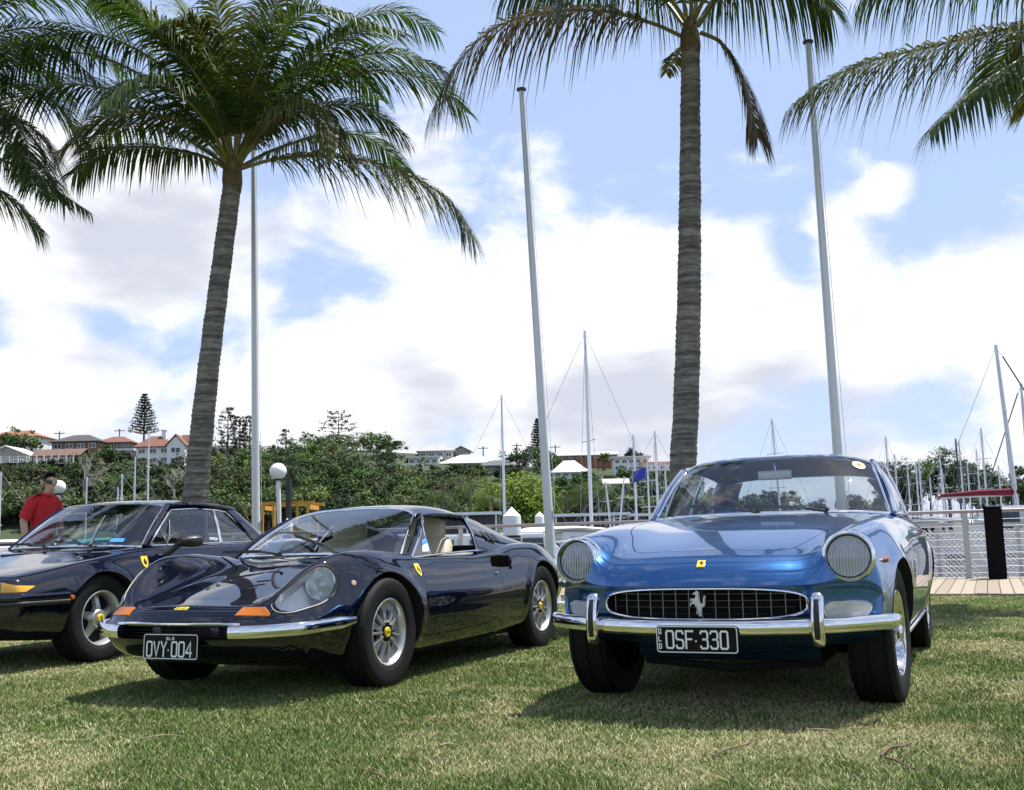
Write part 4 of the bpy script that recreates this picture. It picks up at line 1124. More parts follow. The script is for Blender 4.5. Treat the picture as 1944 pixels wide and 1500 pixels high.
    # rear window between the sail panels, engine deck
    rb = mirror_curve([(-1.70, 0, .79), (-1.69, .3, .79), (-1.62, .47, .78)], 21); rt_ = mirror_curve([(-1.66, 0, 1.055), (-1.65, .3, 1.05), (-1.60, .43, 1.03)], 21)
    grid_obj('rear_window', ruled(rb, rt_, 6), GLASS, c.root)
    for s in (1, -1):
        for k in range(5):
            mb = MB(); a = -2.0 - k * .08; mb.bar(c.drop(a, .08 * s) + Vector((0, 0, .002)), c.drop(a - .02, .36 * s) + Vector((0, 0, .002)), .025, .005); mb.build('deck_louvre', BLACK, c.root)
    # interior
    mb = MB(); V, F = sweep([(-.48, -.62, .66), (-.44, -.3, .69), (-.43, 0, .69), (-.44, .3, .69), (-.48, .62, .66)], oval(.11, .07, 16, 3)); mb.add(V, F); mb.build('dashboard', DASH, c.root)
    for s in (1, -1): seat(c, -1.15, .33 * s, .40, CREAM, .46, .44)
    steering_wheel(c, (-.70, -.32, .70), .17, R(25), DASH)
    mb = MB(); mb.box(-1.60, -1.58, -.6, .6, .4, .80); mb.build('bulkhead', DASH, c.root)
    mb = MB(); V, F = sweep([(-.985, -.09, 1.03), (-.985, .09, 1.03)], oval(.014, .028, 12, 3)); mb.add(V, F); mb.build('rear_view_mirror', BLACK, c.root)
    # wipers
    wiper(c, (-.10, -.05, .778), (-.28, -.56, .80), (-.20, -.30, .80)); wiper(c, (-.16, .34, .772), (-.42, -.10, .88), (-.30, .12, .835))
    # chrome mirror on the far door
    mb = MB(); V, F = sweep([(-.78, -.83, .818), (-.83, -.835, .823), (-.92, -.835, .823), (-.945, -.835, .823)], oval(.062, .045, 14, 2.4), scale=[.35, .75, 1, .97]); mb.add(V, F)
    mr = mb.build('door_mirror', CHROME, c.root); mb = MB(); mb.tube([(-.87, -.82, .79), (-.84, -.77, .70)], .014, 8); mb.build('mirror_stalk', CHROME, mr)
    # wheels
    for s in (1, -1):
        make_wheel(c, 0, .705, .315, s, .318, .205, .188, 'dino', 0)
        make_wheel(c, -2.34, .71, .315, s, .318, .205, .188, 'dino')
    # tail: lamps and bumper tips
    for s in (1, -1):
        pth = curve([(-3.36, .30 * s, .44), (-3.32, .6 * s, .44), (-3.1, .76 * s, .44), (-2.9, .82 * s, .44)], 16)
        mb = MB(); V, F = sweep(pth, oval(.02, .035, 12)); mb.add(V, F); mb.build('rear_bumper', CHROME, c.root)
    return c
dino = build_dino()
# ------------------------------------------------------------------ blue two-plus-two grand tourer
def headlamp(c, P, ax, r, ringm=CHROME):
    """round exposed headlight at P facing ax"""
    lamp = bpy.data.objects.new('headlight', None); COL.objects.link(lamp); lamp.parent = c.root
    T = Matrix.Translation(P) @ Vector(ax).normalized().to_track_quat('Z', 'Y').to_matrix().to_4x4()
    def lath(nm, prof, m, n=48):
        mb = MB(); V, F = lathe_geo(prof, n); mb.add([T @ Vector(v) for v in V], F); return mb.build(nm, m, lamp, True, 40)
    V, F = lathe_geo([(r * .86, .004), (r * .88, .018), (r * .93, .036), (r * 1.0, .034), (r * 1.06, .016), (r * 1.085, -.012), (r * 1.085, -.04), (r * .86, -.03)], 56)
    mb = MB(); mb.add([T @ Vector(v) for v in V], F[:-2]); mb.build('chrome_ring', ringm, lamp, True, 40)
    lath('lamp_reflector', [(0, -.088), (r * .2, -.086), (r * .4, -.074), (r * .6, -.052), (r * .75, -.026), (r * .84, -.006), (r * .88, .006)], REFLECTOR)
    V, F = lathe_geo([(r * .83, .006), (r * .86, .012), (r * .885, .008), (r * .87, .0)], 48); mb = MB(); mb.add([T @ Vector(v) for v in V], F[:-2]); mb.build('rubber_seal', BLACK, lamp)
    lath('lamp_bulb_shield', [(0, .004), (.022, .0), (.026, -.05), (0, -.06)], mat('bulb_shield_grey', (.10, .10, .10), .4, .5), 16)
    n, m = 36, 64; V = []; F = []          # fluted dome lens
    for i in range(n):
        q = i / (n - 1)
        for j in range(m):
            t = 2 * math.pi * j / m; x, y = r * .875 * q * math.cos(t), r * .875 * q * math.sin(t)
            z = .036 - .028 * q ** 2.2 + .0030 * math.sin(x / r * 34) * (1 - q ** 4); V.append(T @ Vector((x, y, z)))
    for i in range(n - 1):
        for j in range(m): F.append((i * m + j, i * m + (j + 1) % m, (i + 1) * m + (j + 1) % m, (i + 1) * m + j))
    mb = MB(); mb.add(V, F); mb.build('lamp_lens', LENS, lamp, True, 180)
    mb = MB(); rg = np.random.default_rng(int(abs(P[1]) * 1000 + (P[1] > 0)))
    for k in range(-6, 7):                 # moulded flutes behind the glass
        x = k * r * .125; hh = math.sqrt(max(0, (r * .82) ** 2 - x * x)); y0, y1 = -hh, hh * rg.uniform(.1, .75)
        q = [(x, y, .024 - .02 * ((x * x + y * y) / r ** 2)) for y in np.linspace(y0, y1, 6)]
        V, F = tube_geo(q, .0013 + .0006 * rg.random(), 5); mb.add([T @ Vector(v) for v in V], F)
    mb.build('lens_flutes', mat('pressed_glass', (.30, .31, .31), .25), lamp)
    return lamp

def build_blue():
    c = Car('grand_tourer', (1.142, 5.727, .407), 'metallic blue grand tourer with round headlights, chrome bumper and plate OSF 330', 'car', BLUEP)
    B = [lambda a: 0.0 * a,
         key((.80, .455), (.6, .43), (0, .42), (-1, .42), (-3, .42), (-4.03, .34)),
         key((.80, .635), (.5, .655), (0, .685), (-.6, .705), (-1.2, .725), (-2.6, .72), (-3.5, .66), (-4.03, .58)),
         key((.80, .735), (.5, .765), (0, .80), (-1, .815), (-2.6, .82), (-3.5, .76), (-4.03, .65)),
         key((.80, .772), (.5, .805), (0, .842), (-1, .853), (-2.6, .856), (-3.4, .81), (-4.03, .69)),
         key((.80, .765), (.5, .79), (0, .825), (-2.6, .83), (-4.03, .66)),
         key((.80, .70), (.4, .74), (0, .765), (-2.6, .765), (-4.03, .6)),
         key((.80, .58), (.4, .66), (0, .69), (-2.6, .69), (-4.03, .5)),
         lambda a: 0.0 * a]
    Z = [key((.80, .604), (.785, .628), (.76, .660), (.72, .70), (.66, .730), (.55, .765), (.4, .80), (0, .868), (-.5, .925), (-.85, .945), (-1.2, .945), (-2.9, .94), (-3.5, .88), (-4.03, .80)),
         key((.80, .602), (.785, .626), (.76, .657), (.72, .694), (.66, .722), (.55, .755), (.4, .79), (0, .86), (-.5, .918), (-.85, .94), (-1.2, .94), (-2.9, .935), (-3.5, .87), (-4.03, .79)),
         key((.80, .604), (.797, .66), (.793, .735), (.788, .79), (.780, .818), (.765, .833), (.72, .843), (.6, .853), (.3, .872), (0, .89), (-.5, .915), (-1, .922), (-2, .915), (-2.65, .905), (-3.5, .855), (-4.03, .77)),
         key((.80, .590), (.797, .62), (.793, .665), (.788, .70), (.780, .722), (.765, .733), (.6, .757), (.3, .775), (0, .79), (-1, .81), (-2.6, .80), (-4.03, .69)),
         key((.80, .555), (.785, .562), (.4, .59), (0, .60), (-2.6, .60), (-4.03, .57)),
         key((.80, .46), (.4, .41), (0, .39), (-2.6, .39), (-4.03, .45)),
         key((.80, .36), (.4, .295), (0, .265), (-2.6, .255), (-4.03, .36)),
         key((.80, .315), (.4, .24), (0, .20), (-3, .20), (-4.03, .33)),
         key((.80, .31), (.4, .235), (0, .195), (-3, .195), (-4.03, .33))]
    bow = lambda a: .235 * sstep(a, -.2, .80) + -.25 * sstep(-a, 3.0, 4.05)
    st = dense(.80, -4.03, 110, .7985, .797, .795, .793, .7905, .788, .784, .780, .775, .77, .765, .757, .75, .74, .73, .72, .71, .70, .69, .68)
    c.loft(st, B, Z, bow, .70, 3.0, (.52, [(1, 0), (.97, -.004), (.9, -.012), (.6, -.016), (.3, -.018), (.1, -.018), (0, -.018)]), (.55, [(1, 0), (.95, -.02), (.8, -.03), (.4, -.035), (0, -.035)]),
           [(0, .33, .355, .012, .05), (-2.65, .33, .355, .012, .05)], under=(.36, .46, .27), sm=1)
    cut = []
    for a in (0.0, -2.65):
        for s in (1, -1):
            mb = MB(); mb.lathe([(.368, .45 * s), (.368, 1.0 * s)], 48, 'y', (a, 0, .333)); cut.append(closed_mesh(mb, DARK))
    ck = [(-.93, 0), (-.95, .3), (-1.02, .55), (-1.12, .655), (-2.0, .67), (-2.7, .62), (-3.0, .5), (-3.05, 0)]
    ck = ck + [(a, -b) for a, b in ck[-2:0:-1]]
    cut.append(c.prism_top(ck, DASH, .45, 1.3))
    # oblong grille opening
    def stadium(hw, hh, n=14, e=3.2):
        o = []
        for t in np.linspace(0, 2 * math.pi, 4 * n, endpoint=False):
            cc, ss = math.cos(t), math.sin(t)
            o.append((math.copysign(abs(cc) ** (2 / 3.0), cc) * hw, math.copysign(abs(ss) ** (2 / e), ss) * hh))
        return o
    gz = .520; go = stadium(.468, .068)
    cut.append(extrude_poly([(0, y, gz + z) for y, z in go], (.60, 0, 0), (1.2, 0, 0), DARK))
    lamps = []
    for s in (1, -1):
        P = Vector((c.bvh.ray_cast(Vector((1.5, .646 * s, .722)), Vector((-1, 0, 0)))[0].x - .005, .646 * s, .722)); ax = Vector((1, .10 * s, .06)).normalized(); lamps.append((P, ax))
        T = Matrix.Translation(P) @ ax.to_track_quat('Z', 'Y').to_matrix().to_4x4()
        V, F = lathe_geo([(.101, -.09), (.101, .2)], 40); mb = MB(); mb.add([T @ Vector(v) for v in V], F); cut.append(closed_mesh(mb, DARK))
    body = boolean(c.base, cut)
    bpx = [(1345, 1044), (1420, 1044.5), (1480, 1045), (1505, 1041), (1530, 1029), (1558, 1013), (1590, 998), (1612, 988)]
    half = [c.hit(*q)[0] for q in bpx]; half = [(p.x, abs(p.y)) for p in half]
    half[0] = (half[1][0] + .004, 0.0)
    half += [(-.70, half[-1][1] + .005), (-.78, half[-1][1] - .03), (-.80, .2), (-.805, 0)]
    bon = half + [(a, -b) for a, b in half[-2:0:-1]]
    door = [(-.62, .30), (-.64, .6), (-.66, .8), (-.70, 1.0), (-1.95, 1.0), (-1.99, .75), (-1.97, .45), (-1.90, .30)]
    slots = [c.prism_side(offset2d(door, .003), DARK, .62, 1.1), c.prism_side(offset2d(door, .003), DARK, -1.1, -.62), c.prism_top(offset2d(bon, .003), DARK, .50, 1.2)]
    shell = boolean(body, slots); c.restore(shell); link_mesh('body', shell, None, c.root)
    for s in (1, -1):
        d = boolean(body, [c.prism_side(offset2d(door, -.0015), DARK, .64 * s, 1.08 * s)], 'INTERSECT'); c.restore(d); dob = link_mesh('door', d, None, c.root)
        h = c.side(-1.85, .79, s); mb = MB(); mb.tube(curve([(h.x + .07, h.y, h.z), (h.x + .06, h.y + .03 * s, h.z), (h.x - .06, h.y + .03 * s, h.z), (h.x - .07, h.y, h.z)], 12), .009, 8); mb.build('door_handle', CHROME, dob)
    hb = boolean(body, [c.prism_top(offset2d(bon, -.0015), DARK, .53, 1.15)], 'INTERSECT'); c.restore(hb); link_mesh('bonnet', hb, None, c.root)
    for P, ax in lamps: headlamp(c, P + ax * .004, ax, .109)
    # grille: chrome surround, bars, horse
    su = [c.bvh.ray_cast(Vector((1.5, y, gz + z)), Vector((-1, 0, 0)))[0] for y, z in stadium(.470, .070)]
    mb = MB(); mb.tube([p + Vector((.003, 0, 0)) for p in su], .0065, 8, True); mb.build('grille_surround', CHROME, c.root)
    gm = mat('grille_bar_alloy', (.20, .20, .21), .35, 1.0)
    def ga(b): return .735 - .235 * (abs(b) / .7) ** 3
    for k in range(15):
        b = -.434 + k * .062
        e = 3.0; hh = .068 * max(0, 1 - (abs(b) / .468) ** 3) ** (1 / 3.2)
        mb = MB(); mb.bar((ga(b), b, gz - hh), (ga(b), b, gz + hh), .004, .012, up=(1, 0, 0)); mb.build('grille_bar', gm, c.root, False)
    for k in range(4):
        z = -.045 + k * .030; hw = .468 * max(0, 1 - (abs(z) / .068) ** 3.2) ** (1 / 3.0)
        pts = [(ga(b) + .004, b, gz + z) for b in np.linspace(-hw, hw, 21)]
        mb = MB(); mb.tube(pts, .0024, 5); mb.build('grille_bar', gm, c.root)
    mb = MB(); mb.add([(.63, -.46, gz - .068), (.63, .46, gz - .068), (.63, .46, gz + .068), (.63, -.46, gz + .068)], [(0, 1, 2, 3)]); mb.build('radiator', DARK, c.root)
    mb = MB(); Hp = lambda u, v, l=0.0: (.775 + l, u - .015, gz + .005 + v)
    horse(mb, Hp, .118, .006); horse(mb, Hp, .118, -.004)
    n = len(HORSE); base = [Hp(x * .118, y * .118, .006) for x, y in HORSE] + [Hp(x * .118, y * .118, -.004) for x, y in HORSE]
    mb.add(base, [(i, (i + 1) % n, n + (i + 1) % n, n + i) for i in range(n)]); mb.build('horse_emblem', mat('satin_silver', (.62, .62, .64), .38, .55), c.root, False)
    # nose badge
    p, nn = c.hit(1331, 1071); up = Vector((-1, 0, .6)); up = (up - nn * up.dot(nn)).normalized(); rt = up.cross(nn)
    Pl = lambda u, v, l=0.0: tuple(p + rt * u + up * v + nn * (.004 + l))
    o = ((-.018, -.024), (.018, -.024), (.018, .024), (-.018, .024))
    mb = MB(); mb.add([Pl(*q) for q in o] + [Pl(*q, -.008) for q in o], [(0, 1, 2, 3), (4, 5, 1, 0), (5, 6, 2, 1), (6, 7, 3, 2), (7, 4, 0, 3)]); bd = mb.build('nose_badge', YELLOW, c.root, False)
    mb = MB(); horse(mb, lambda u, v, l=0: Pl(u, v + .003, .001), .032); mb.build('emblem', BLACK, bd, False)
    # front side lamps
    lp = [(1393, 815), (1405, 788), (1440, 776), (1520, 772), (1590, 774), (1615, 785), (1618, 805), (1600, 830), (1560, 848), (1480, 853), (1420, 850), (1398, 838)]
    lp = [c.hit(1020 + x / 2.558, 840 + y / 2.558) for x, y in lp]
    lm = mat('frosted_lens', (.50, .52, .53), .18, 0, .8, var=.08, vscale=60)
    for mir in (False, True):
        o_ = c.patch_pts('side_lamp', lp, lm, .010, mirror=mir)
        sg = -1 if mir else 1
        mb = MB(); mb.tube(smooth_closed([(p_.x + n_.x * .003, sg * (p_.y + n_.y * .003), p_.z + n_.z * .003) for p_, n_ in lp], 60), .006, 6, True); mb.build('lamp_trim', CHROME, o_)
    p, nn = c.hit(1681, 1063)
    for s in (1, -1):
        top = [(p + Vector((math.cos(t) * .024, 0, math.sin(t) * .013)), nn) for t in np.linspace(0, 2 * math.pi, 13)[:-1]]
        c.patch_pts('side_indicator', top, AMBER, .014, mirror=s < 0)
    # bumper, overriders
    pth = []
    for b in np.linspace(0, .765, 14):
        L = c.bvh.ray_cast(Vector((1.5, b, .46)), Vector((-1, 0, 0)))[0]; nn = c.nrm(L); hn = Vector((nn.x, nn.y, 0)).normalized()
        pth.append(L + hn * .052)
    pth = [(p.x, p.y, .418 + .012 * (p.y / .78) ** 2) for p in pth]; pth[0] = (pth[1][0] + .002, 0, .418)
    e = Vector(pth[-1]); pth += [tuple(e + Vector((-.075, .022, .002))), tuple(e + Vector((-.16, .030, .004)))]
    full = mirror_curve(pth, 90)
    scl = [min(1.0, .35 + .65 * min(1, min(i, 89 - i) / 6)) for i in range(90)]
    mb = MB(); V, F = sweep(full, oval(.024, .035, 18, 2.2), scale=scl); mb.add(V, F); bp = mb.build('bumper', CHROME, c.root, True, 60)
    for s in (1, -1):
        i = int(np.argmin(np.abs(full[:, 1] - .512 * s))); q = Vector(full[i])
        P = [(q.x - .01, q.y, q.z + .135), (q.x + .018, q.y, q.z + .115), (q.x + .040, q.y, q.z + .06), (q.x + .045, q.y, q.z), (q.x + .035, q.y, q.z - .05), (q.x + .005, q.y, q.z - .075)]
        mb = MB(); V, F = sweep(curve(P, 22), oval(.028, .024, 14, 2.5), up=(0, 1, 0), scale=[.6, .85] + [1] * 18 + [.85, .6])
        mb.v = []; mb.f = []
        V, F = sweep(curve(P, 22), [(y, x) for x, y in oval(.030, .030, 16, 2.8)], up=(0, s, 0), scale=[.62, .85] + [1] * 18 + [.85, .62]); mb.add(V, F)
        ov = mb.build('overrider', CHROME, c.root, True, 60)
        P2 = [(x + .024, y, z) for x, y, z in P[1:-1]]
        mb = MB(); V, F = sweep(curve(P2, 14), [(y, x) for x, y in oval(.014, .012, 10, 2.5)], up=(0, s, 0)); mb.add(V, F); mb.build('rubber_face', BLACK, ov, True, 60)
    cpl = full[45]
    number_plate(c, (cpl[0] + .035, .0, .372), .372, .122, -.06, 'OSF.330', 'QLD', True)
    # ---- greenhouse
    wsb = [(-.86, 0, .952), (-.885, .3, .950), (-.95, .55, .943), (-1.06, .712, .930)]
    wst = [(-1.30, 0, 1.312), (-1.31, .3, 1.306), (-1.345, .47, 1.29), (-1.405, .592, 1.258)]
    A = mirror_curve(wsb, 41); T = mirror_curve(wst, 41); G = ruled(A, T, 14, .022, (.7, 0, .7))
    ws = grid_obj('windscreen', G, GLASS, c.root)
    edge = list(G[0]) + list(G[1:, -1]) + list(G[-1, ::-1][1:]) + list(G[::-1, 0][1:-1])
    mb = MB(); mb.tube(edge, .011, 8, True); mb.build('windscreen_trim', CHROME, c.root)
    # round sticker on the glass
    i0 = G[12, 38]; ctr = Vector(G[11, 37]); u_ = (Vector(G[11, 38]) - Vector(G[11, 36])).normalized(); v_ = (Vector(G[12, 37]) - Vector(G[10, 37])).normalized(); nn = u_.cross(v_); nn = nn if nn.x > 0 else -nn
    for nm, r_, m_, l_ in (('sticker', .042, PLATEW, .003), ('sticker_disc', .031, YELLOW, .005)):
        mb = MB(); mb.add([ctr + u_ * r_ * math.cos(t) + v_ * r_ * math.sin(t) + nn * l_ for t in np.linspace(0, 2 * math.pi, 25)[:-1]], [tuple(range(24))]); o_ = mb.build(nm, m_, ws if nm == 'sticker' else o_, False)
    mb = MB(); horse(mb, lambda x, y, l=0: tuple(ctr + u_ * x + v_ * y + nn * .007), .038); mb.build('emblem', BLACK, o_, False)
    rear = mirror_curve([(-2.62, 0, 1.265), (-2.60, .3, 1.26), (-2.55, .45, 1.245), (-2.48, .575, 1.215)], 41)
    G = ruled(T + np.array([-.005, 0, .010]), rear, 22)
    for i in range(22):
        s_ = i / 21; G[i, :, 2] += .058 * 4 * s_ * (1 - s_) * (1 - (np.abs(G[i, :, 1]) / .85) ** 2); G[i, :, 1] *= 1 + .035 * 4 * s_ * (1 - s_)
    grid_obj('roof', G, BLUEP, c.root, .025)
    H = G[1:-1].copy(); H[..., 2] -= .034; H[..., 1] *= .97; grid_obj('headliner', H, mat('grey_headliner', (.05, .05, .052), .9), c.root)
    rb = mirror_curve([(-3.10, 0, .945), (-3.06, .3, .945), (-2.96, .52, .94), (-2.88, .60, .935)], 41)
    grid_obj('rear_window', ruled(rear, rb, 10, .02, (-.6, 0, .6)), GLASS, c.root)
    for s in (1, -1):
        frame_tube('windscreen_pillar', [(-1.055, .735 * s, .925), (-1.18, .70 * s, 1.04), (-1.32, .645 * s, 1.175), (-1.415, .605 * s, 1.258)], .018, BLUEP, c.root)
        frame_tube('pillar_trim', [(-1.045, .742 * s, .935), (-1.165, .71 * s, 1.048), (-1.31, .655 * s, 1.185), (-1.40, .615 * s, 1.262)], .013, CHROME, c.root)
        rail = [(-1.41, .600 * s, 1.258), (-1.7, .612 * s, 1.272), (-2.1, .608 * s, 1.262), (-2.48, .580 * s, 1.218)]
        frame_tube('roof_rail', rail, .022, BLUEP, c.root)
        frame_tube('drip_rail', [(a, b + .018 * s, z + .004) for a, b, z in rail], .008, CHROME, c.root)
        top = curve([(-1.40, .600 * s, 1.25), (-1.7, .608 * s, 1.265), (-2.1, .604 * s, 1.255), (-2.42, .580 * s, 1.215)], 20); bot = curve([(-1.06, .735 * s, .935), (-1.6, .74 * s, .935), (-2.2, .73 * s, .93), (-2.62, .70 * s, .93)], 20)
        grid_obj('side_window', ruled(bot, top, 8, .02 * s, (0, 1, 0)), GLASS, c.root)
        frame_tube('belt_trim', [(-1.05, .748 * s, .932), (-1.6, .752 * s, .932), (-2.2, .742 * s, .928), (-2.65, .71 * s, .927)], .007, CHROME, c.root)
        frame_tube('window_divider', [(-2.02, .745 * s, .93), (-2.04, .69 * s, 1.1), (-2.05, .622 * s, 1.27)], .010, CHROME, c.root)
        frame_tube('window_divider', [(-1.36, .745 * s, .93), (-1.42, .68 * s, 1.12), (-1.46, .612 * s, 1.255)], .008, CHROME, c.root)
        topc = curve([(-2.42, .592 * s, 1.225), (-2.55, .545 * s, 1.21), (-2.62, .46 * s, 1.215)], 10); botc = curve([(-2.62, .715 * s, .925), (-2.85, .665 * s, .925), (-3.0, .60 * s, .93)], 10)
        grid_obj('rear_pillar', ruled(botc, topc, 8, .02 * s, (0, 1, 0)), BLUEP, c.root, .02)
        frame_tube('sill_trim', [(-.42, .795 * s, .285), (-1.2, .80 * s, .285), (-2.25, .80 * s, .285)], .011, CHROME, c.root)
        # wing louvres
        for k in range(3):
            q = c.side(-.46 - k * .06, .60, s); mb = MB(); mb.bar((q.x, q.y + .003 * s, .53), (q.x, q.y + .003 * s, .67), .03, .010, up=(0, 1, 0)); mb.build('wing_louvre', CHROME, c.root)
    # cowl vent
    mb = MB(); V, F = sweep(curve([tuple(c.drop(-.80 - .04 * (b / .4) ** 2, b) + Vector((0, 0, .003))) for b in np.linspace(-.34, .34, 9)], 20), oval(.016, .003, 8)); mb.add(V, F); mb.build('cowl_vent', BLACK, c.root)
    for da in (.028, -.026):
        mb = MB(); mb.tube(curve([tuple(c.drop(-.80 + da - .04 * (b / .4) ** 2, b) + Vector((0, 0, .004))) for b in np.linspace(-.36, .36, 9)], 20), .005, 6); mb.build('cowl_trim', CHROME, c.root)
    wiper(c, (-.83, -.02, .956), (-1.02, -.38, 1.005), (-.95, -.2, .985)); wiper(c, (-.85, .38, .953), (-.985, -.02, .995), (-.935, .18, .985))
    # interior
    mb = MB(); V, F = sweep([(-1.12, -.66, .86), (-1.04, -.3, .875), (-1.03, 0, .875), (-1.04, .3, .875), (-1.12, .66, .86)], oval(.13, .07, 16, 3)); mb.add(V, F); mb.build('dashboard', DASH, c.root)
    tan = mat('dark_leather', (.018, .016, .016), .5, var=.1)
    for s in (1, -1): seat(c, -1.85, .36 * s, .48, tan, .5, .46, False)
    mb = MB(); V, F = sweep([(-2.72, -.5, .80), (-2.72, .5, .80)], oval(.08, .15, 16, 3)); mb.add(V, F); mb.build('rear_seat', tan, c.root)
    steering_wheel(c, (-1.36, -.36, .885), .195, R(22), WOOD)
    mb = MB(); V, F = sweep([(-1.375, -.105, 1.205), (-1.375, .105, 1.205)], oval(.012, .031, 14, 3.2)); mb.add(V, F); mr = mb.build('rear_view_mirror', mat('mirror_back', (.62, .63, .62), .35, .3), c.root)
    mb = MB(); mb.tube([(-1.375, 0, 1.22), (-1.36, 0, 1.285)], .008, 8); mb.build('mirror_stem', CHROME, mr)
    for s in (1, -1):
        make_wheel(c, 0, .70, .333, s, .334, .205, .202, 'cast', -R(3.5))
        make_wheel(c, -2.65, .70, .333, s, .334, .205, .202, 'cast')
    mb = MB(); mb.tube([(.15, -.45, .2), (.2, 0, .17), (.15, .45, .2)], .02, 8); mb.build('anti_roll_bar', DARK, c.root)
    return c
blue = build_blue()
# ------------------------------------------------------------------ angular dark coupe
def build_grey():
    c = Car('angular_coupe', (-3.929, 8.640, .395), 'dark blue angular four-seat coupe with door mirror and star wheels beside the man in red', 'car', SLATE)
    B = [lambda a: 0.0 * a,
         key((.93, .40), (0, .45), (-3.88, .42)),
         key((.93, .72), (.5, .765), (0, .79), (-.6, .785), (-2, .785), (-3, .77), (-3.88, .72)),
         key((.93, .785), (.5, .825), (0, .848), (-1, .855), (-2.5, .86), (-3.88, .79)),
         key((.93, .815), (.5, .86), (0, .885), (-1, .895), (-2.5, .895), (-3.4, .87), (-3.88, .82)),
         key((.93, .805), (.5, .845), (0, .865), (-2.5, .87), (-3.88, .80)),
         key((.93, .74), (.5, .775), (0, .80), (-2.5, .80), (-3.88, .70)),
         key((.93, .62), (.5, .68), (0, .70), (-2.5, .70), (-3.88, .6)),
         lambda a: 0.0 * a]
    Z = [key((.93, .640), (.915, .655), (.88, .668), (.7, .698), (.3, .750), (0, .792), (-.35, .852), (-.6, .872), (-2.3, .885), (-2.6, .90), (-3.4, .875), (-3.88, .80)),
         key((.93, .638), (.915, .652), (.88, .664), (.7, .692), (.3, .742), (0, .782), (-.35, .84), (-.6, .868), (-2.3, .882), (-2.6, .895), (-3.4, .87), (-3.88, .80)),
         key((.93, .632), (.915, .646), (.88, .658), (.7, .686), (.3, .742), (0, .778), (-.35, .825), (-.6, .845), (-1.2, .855), (-2.3, .872), (-2.6, .88), (-3.4, .86), (-3.88, .79)),
         key((.93, .60), (.7, .635), (.3, .69), (0, .73), (-.6, .77), (-2.3, .79), (-3.88, .74)),
         key((.93, .50), (.5, .535), (0, .575), (-1, .60), (-2.5, .62), (-3.88, .62)),
         key((.93, .40), (.5, .38), (0, .38), (-2.5, .39), (-3.88, .48)),
         key((.93, .28), (.5, .245), (0, .235), (-2.5, .235), (-3.88, .36)),
         key((.93, .23), (.5, .195), (0, .19), (-2.8, .19), (-3.88, .33)),
         key((.93, .225), (.5, .19), (0, .185), (-2.8, .185), (-3.88, .33))]
    bow = lambda a: .22 * sstep(a, -.1, .93) + -.12 * sstep(-a, 3.0, 3.9)
    st = dense(.93, -3.88, 95, .925, .915, .90, .88, .86)
    c.loft(st, B, Z, bow, .80, 3.6, (.42, [(1, 0), (.95, .010), (.8, .016), (.4, .018), (.1, .018), (0, .018)]), (.55, [(1, 0), (.95, -.01), (.6, -.02), (0, -.02)]),
           [(0, .325, .335, .018, .04), (-2.70, .325, .335, .018, .04)], under=(.12, .36, .2), sm=1)
    cut = []
    for a in (0.0, -2.70):
        for s in (1, -1):
            mb = MB(); mb.lathe([(.352, .5 * s), (.352, 1.1 * s)], 44, 'y', (a, 0, .325)); cut.append(closed_mesh(mb, DARK))
    ck = [(-.42, 0), (-.44, .3), (-.50, .55), (-.60, .68), (-1.4, .70), (-2.1, .66), (-2.35, .5), (-2.4, 0)]; ck = ck + [(a, -b) for a, b in ck[-2:0:-1]]
    cut.append(c.prism_top(ck, DASH, .42, 1.3))
    mb = MB(); mb.box(.6, 1.3, -.52, .52, .29, .40); cut.append(closed_mesh(mb, DARK))
    body = boolean(c.base, cut)
    bon = [(.80, 0), (.79, .45), (.74, .62), (.60, .69), (0, .715), (-.36, .70), (-.30, .4), (-.27, 0)]; bon = bon + [(a, -b) for a, b in bon[-2:0:-1]]
    door = [(-.44, .27), (-.44, .6), (-.46, .80), (-.52, 1.0), (-1.45, 1.0), (-1.60, .8), (-1.62, .55), (-1.56, .30)]
    slots = [c.prism_side(offset2d(door, .003), DARK, .66, 1.1), c.prism_side(offset2d(door, .003), DARK, -1.1, -.66), c.prism_top(offset2d(bon, .003), DARK, .50, 1.2)]
    shell = boolean(body, slots); c.restore(shell); link_mesh('body', shell, None, c.root)
    for s in (1, -1):
        d = boolean(body, [c.prism_side(offset2d(door, -.0015), DARK, .68 * s, 1.08 * s)], 'INTERSECT'); c.restore(d); dob = link_mesh('door', d, None, c.root)
        h = c.side(-1.45, .74, s); mb = MB(); mb.box(-.07, .07, 0, .012, -.015, .015); ho = mb.build('door_handle', CHROME, dob, bevel=.004); ho.location = (h.x, h.y - (.012 if s < 0 else 0), h.z)
    hb = boolean(body, [c.prism_top(offset2d(bon, -.0015), DARK, .53, 1.15)], 'INTERSECT'); c.restore(hb); link_mesh('bonnet', hb, None, c.root)
    # wrap-round bumper band with a rubber insert
    for zz, hh, m_, off, nm in ((.518, .026, SLATE, .012, 'bumper'), (.474, .017, BLACK, .016, 'bumper_rubber')):
        pth = []
        for b in np.linspace(0, .80, 16):
            L = c.bvh.ray_cast(Vector((1.6, b, zz)), Vector((-1, 0, 0)))[0]; nn = c.nrm(L); pth.append(tuple(L + Vector((nn.x, nn.y, 0)).normalized() * off))
        for a in (.55, .45, .36):
            L = c.side(a, zz)
            if L.x < pth[-1][0] - .03: pth.append((L.x, L.y + off, zz))
        full = mirror_curve(pth, 70)
        mb = MB(); V, F = sweep(full, oval(.018, hh, 12, 4)); mb.add(V, F); mb.build(nm, m_, c.root, True, 50)
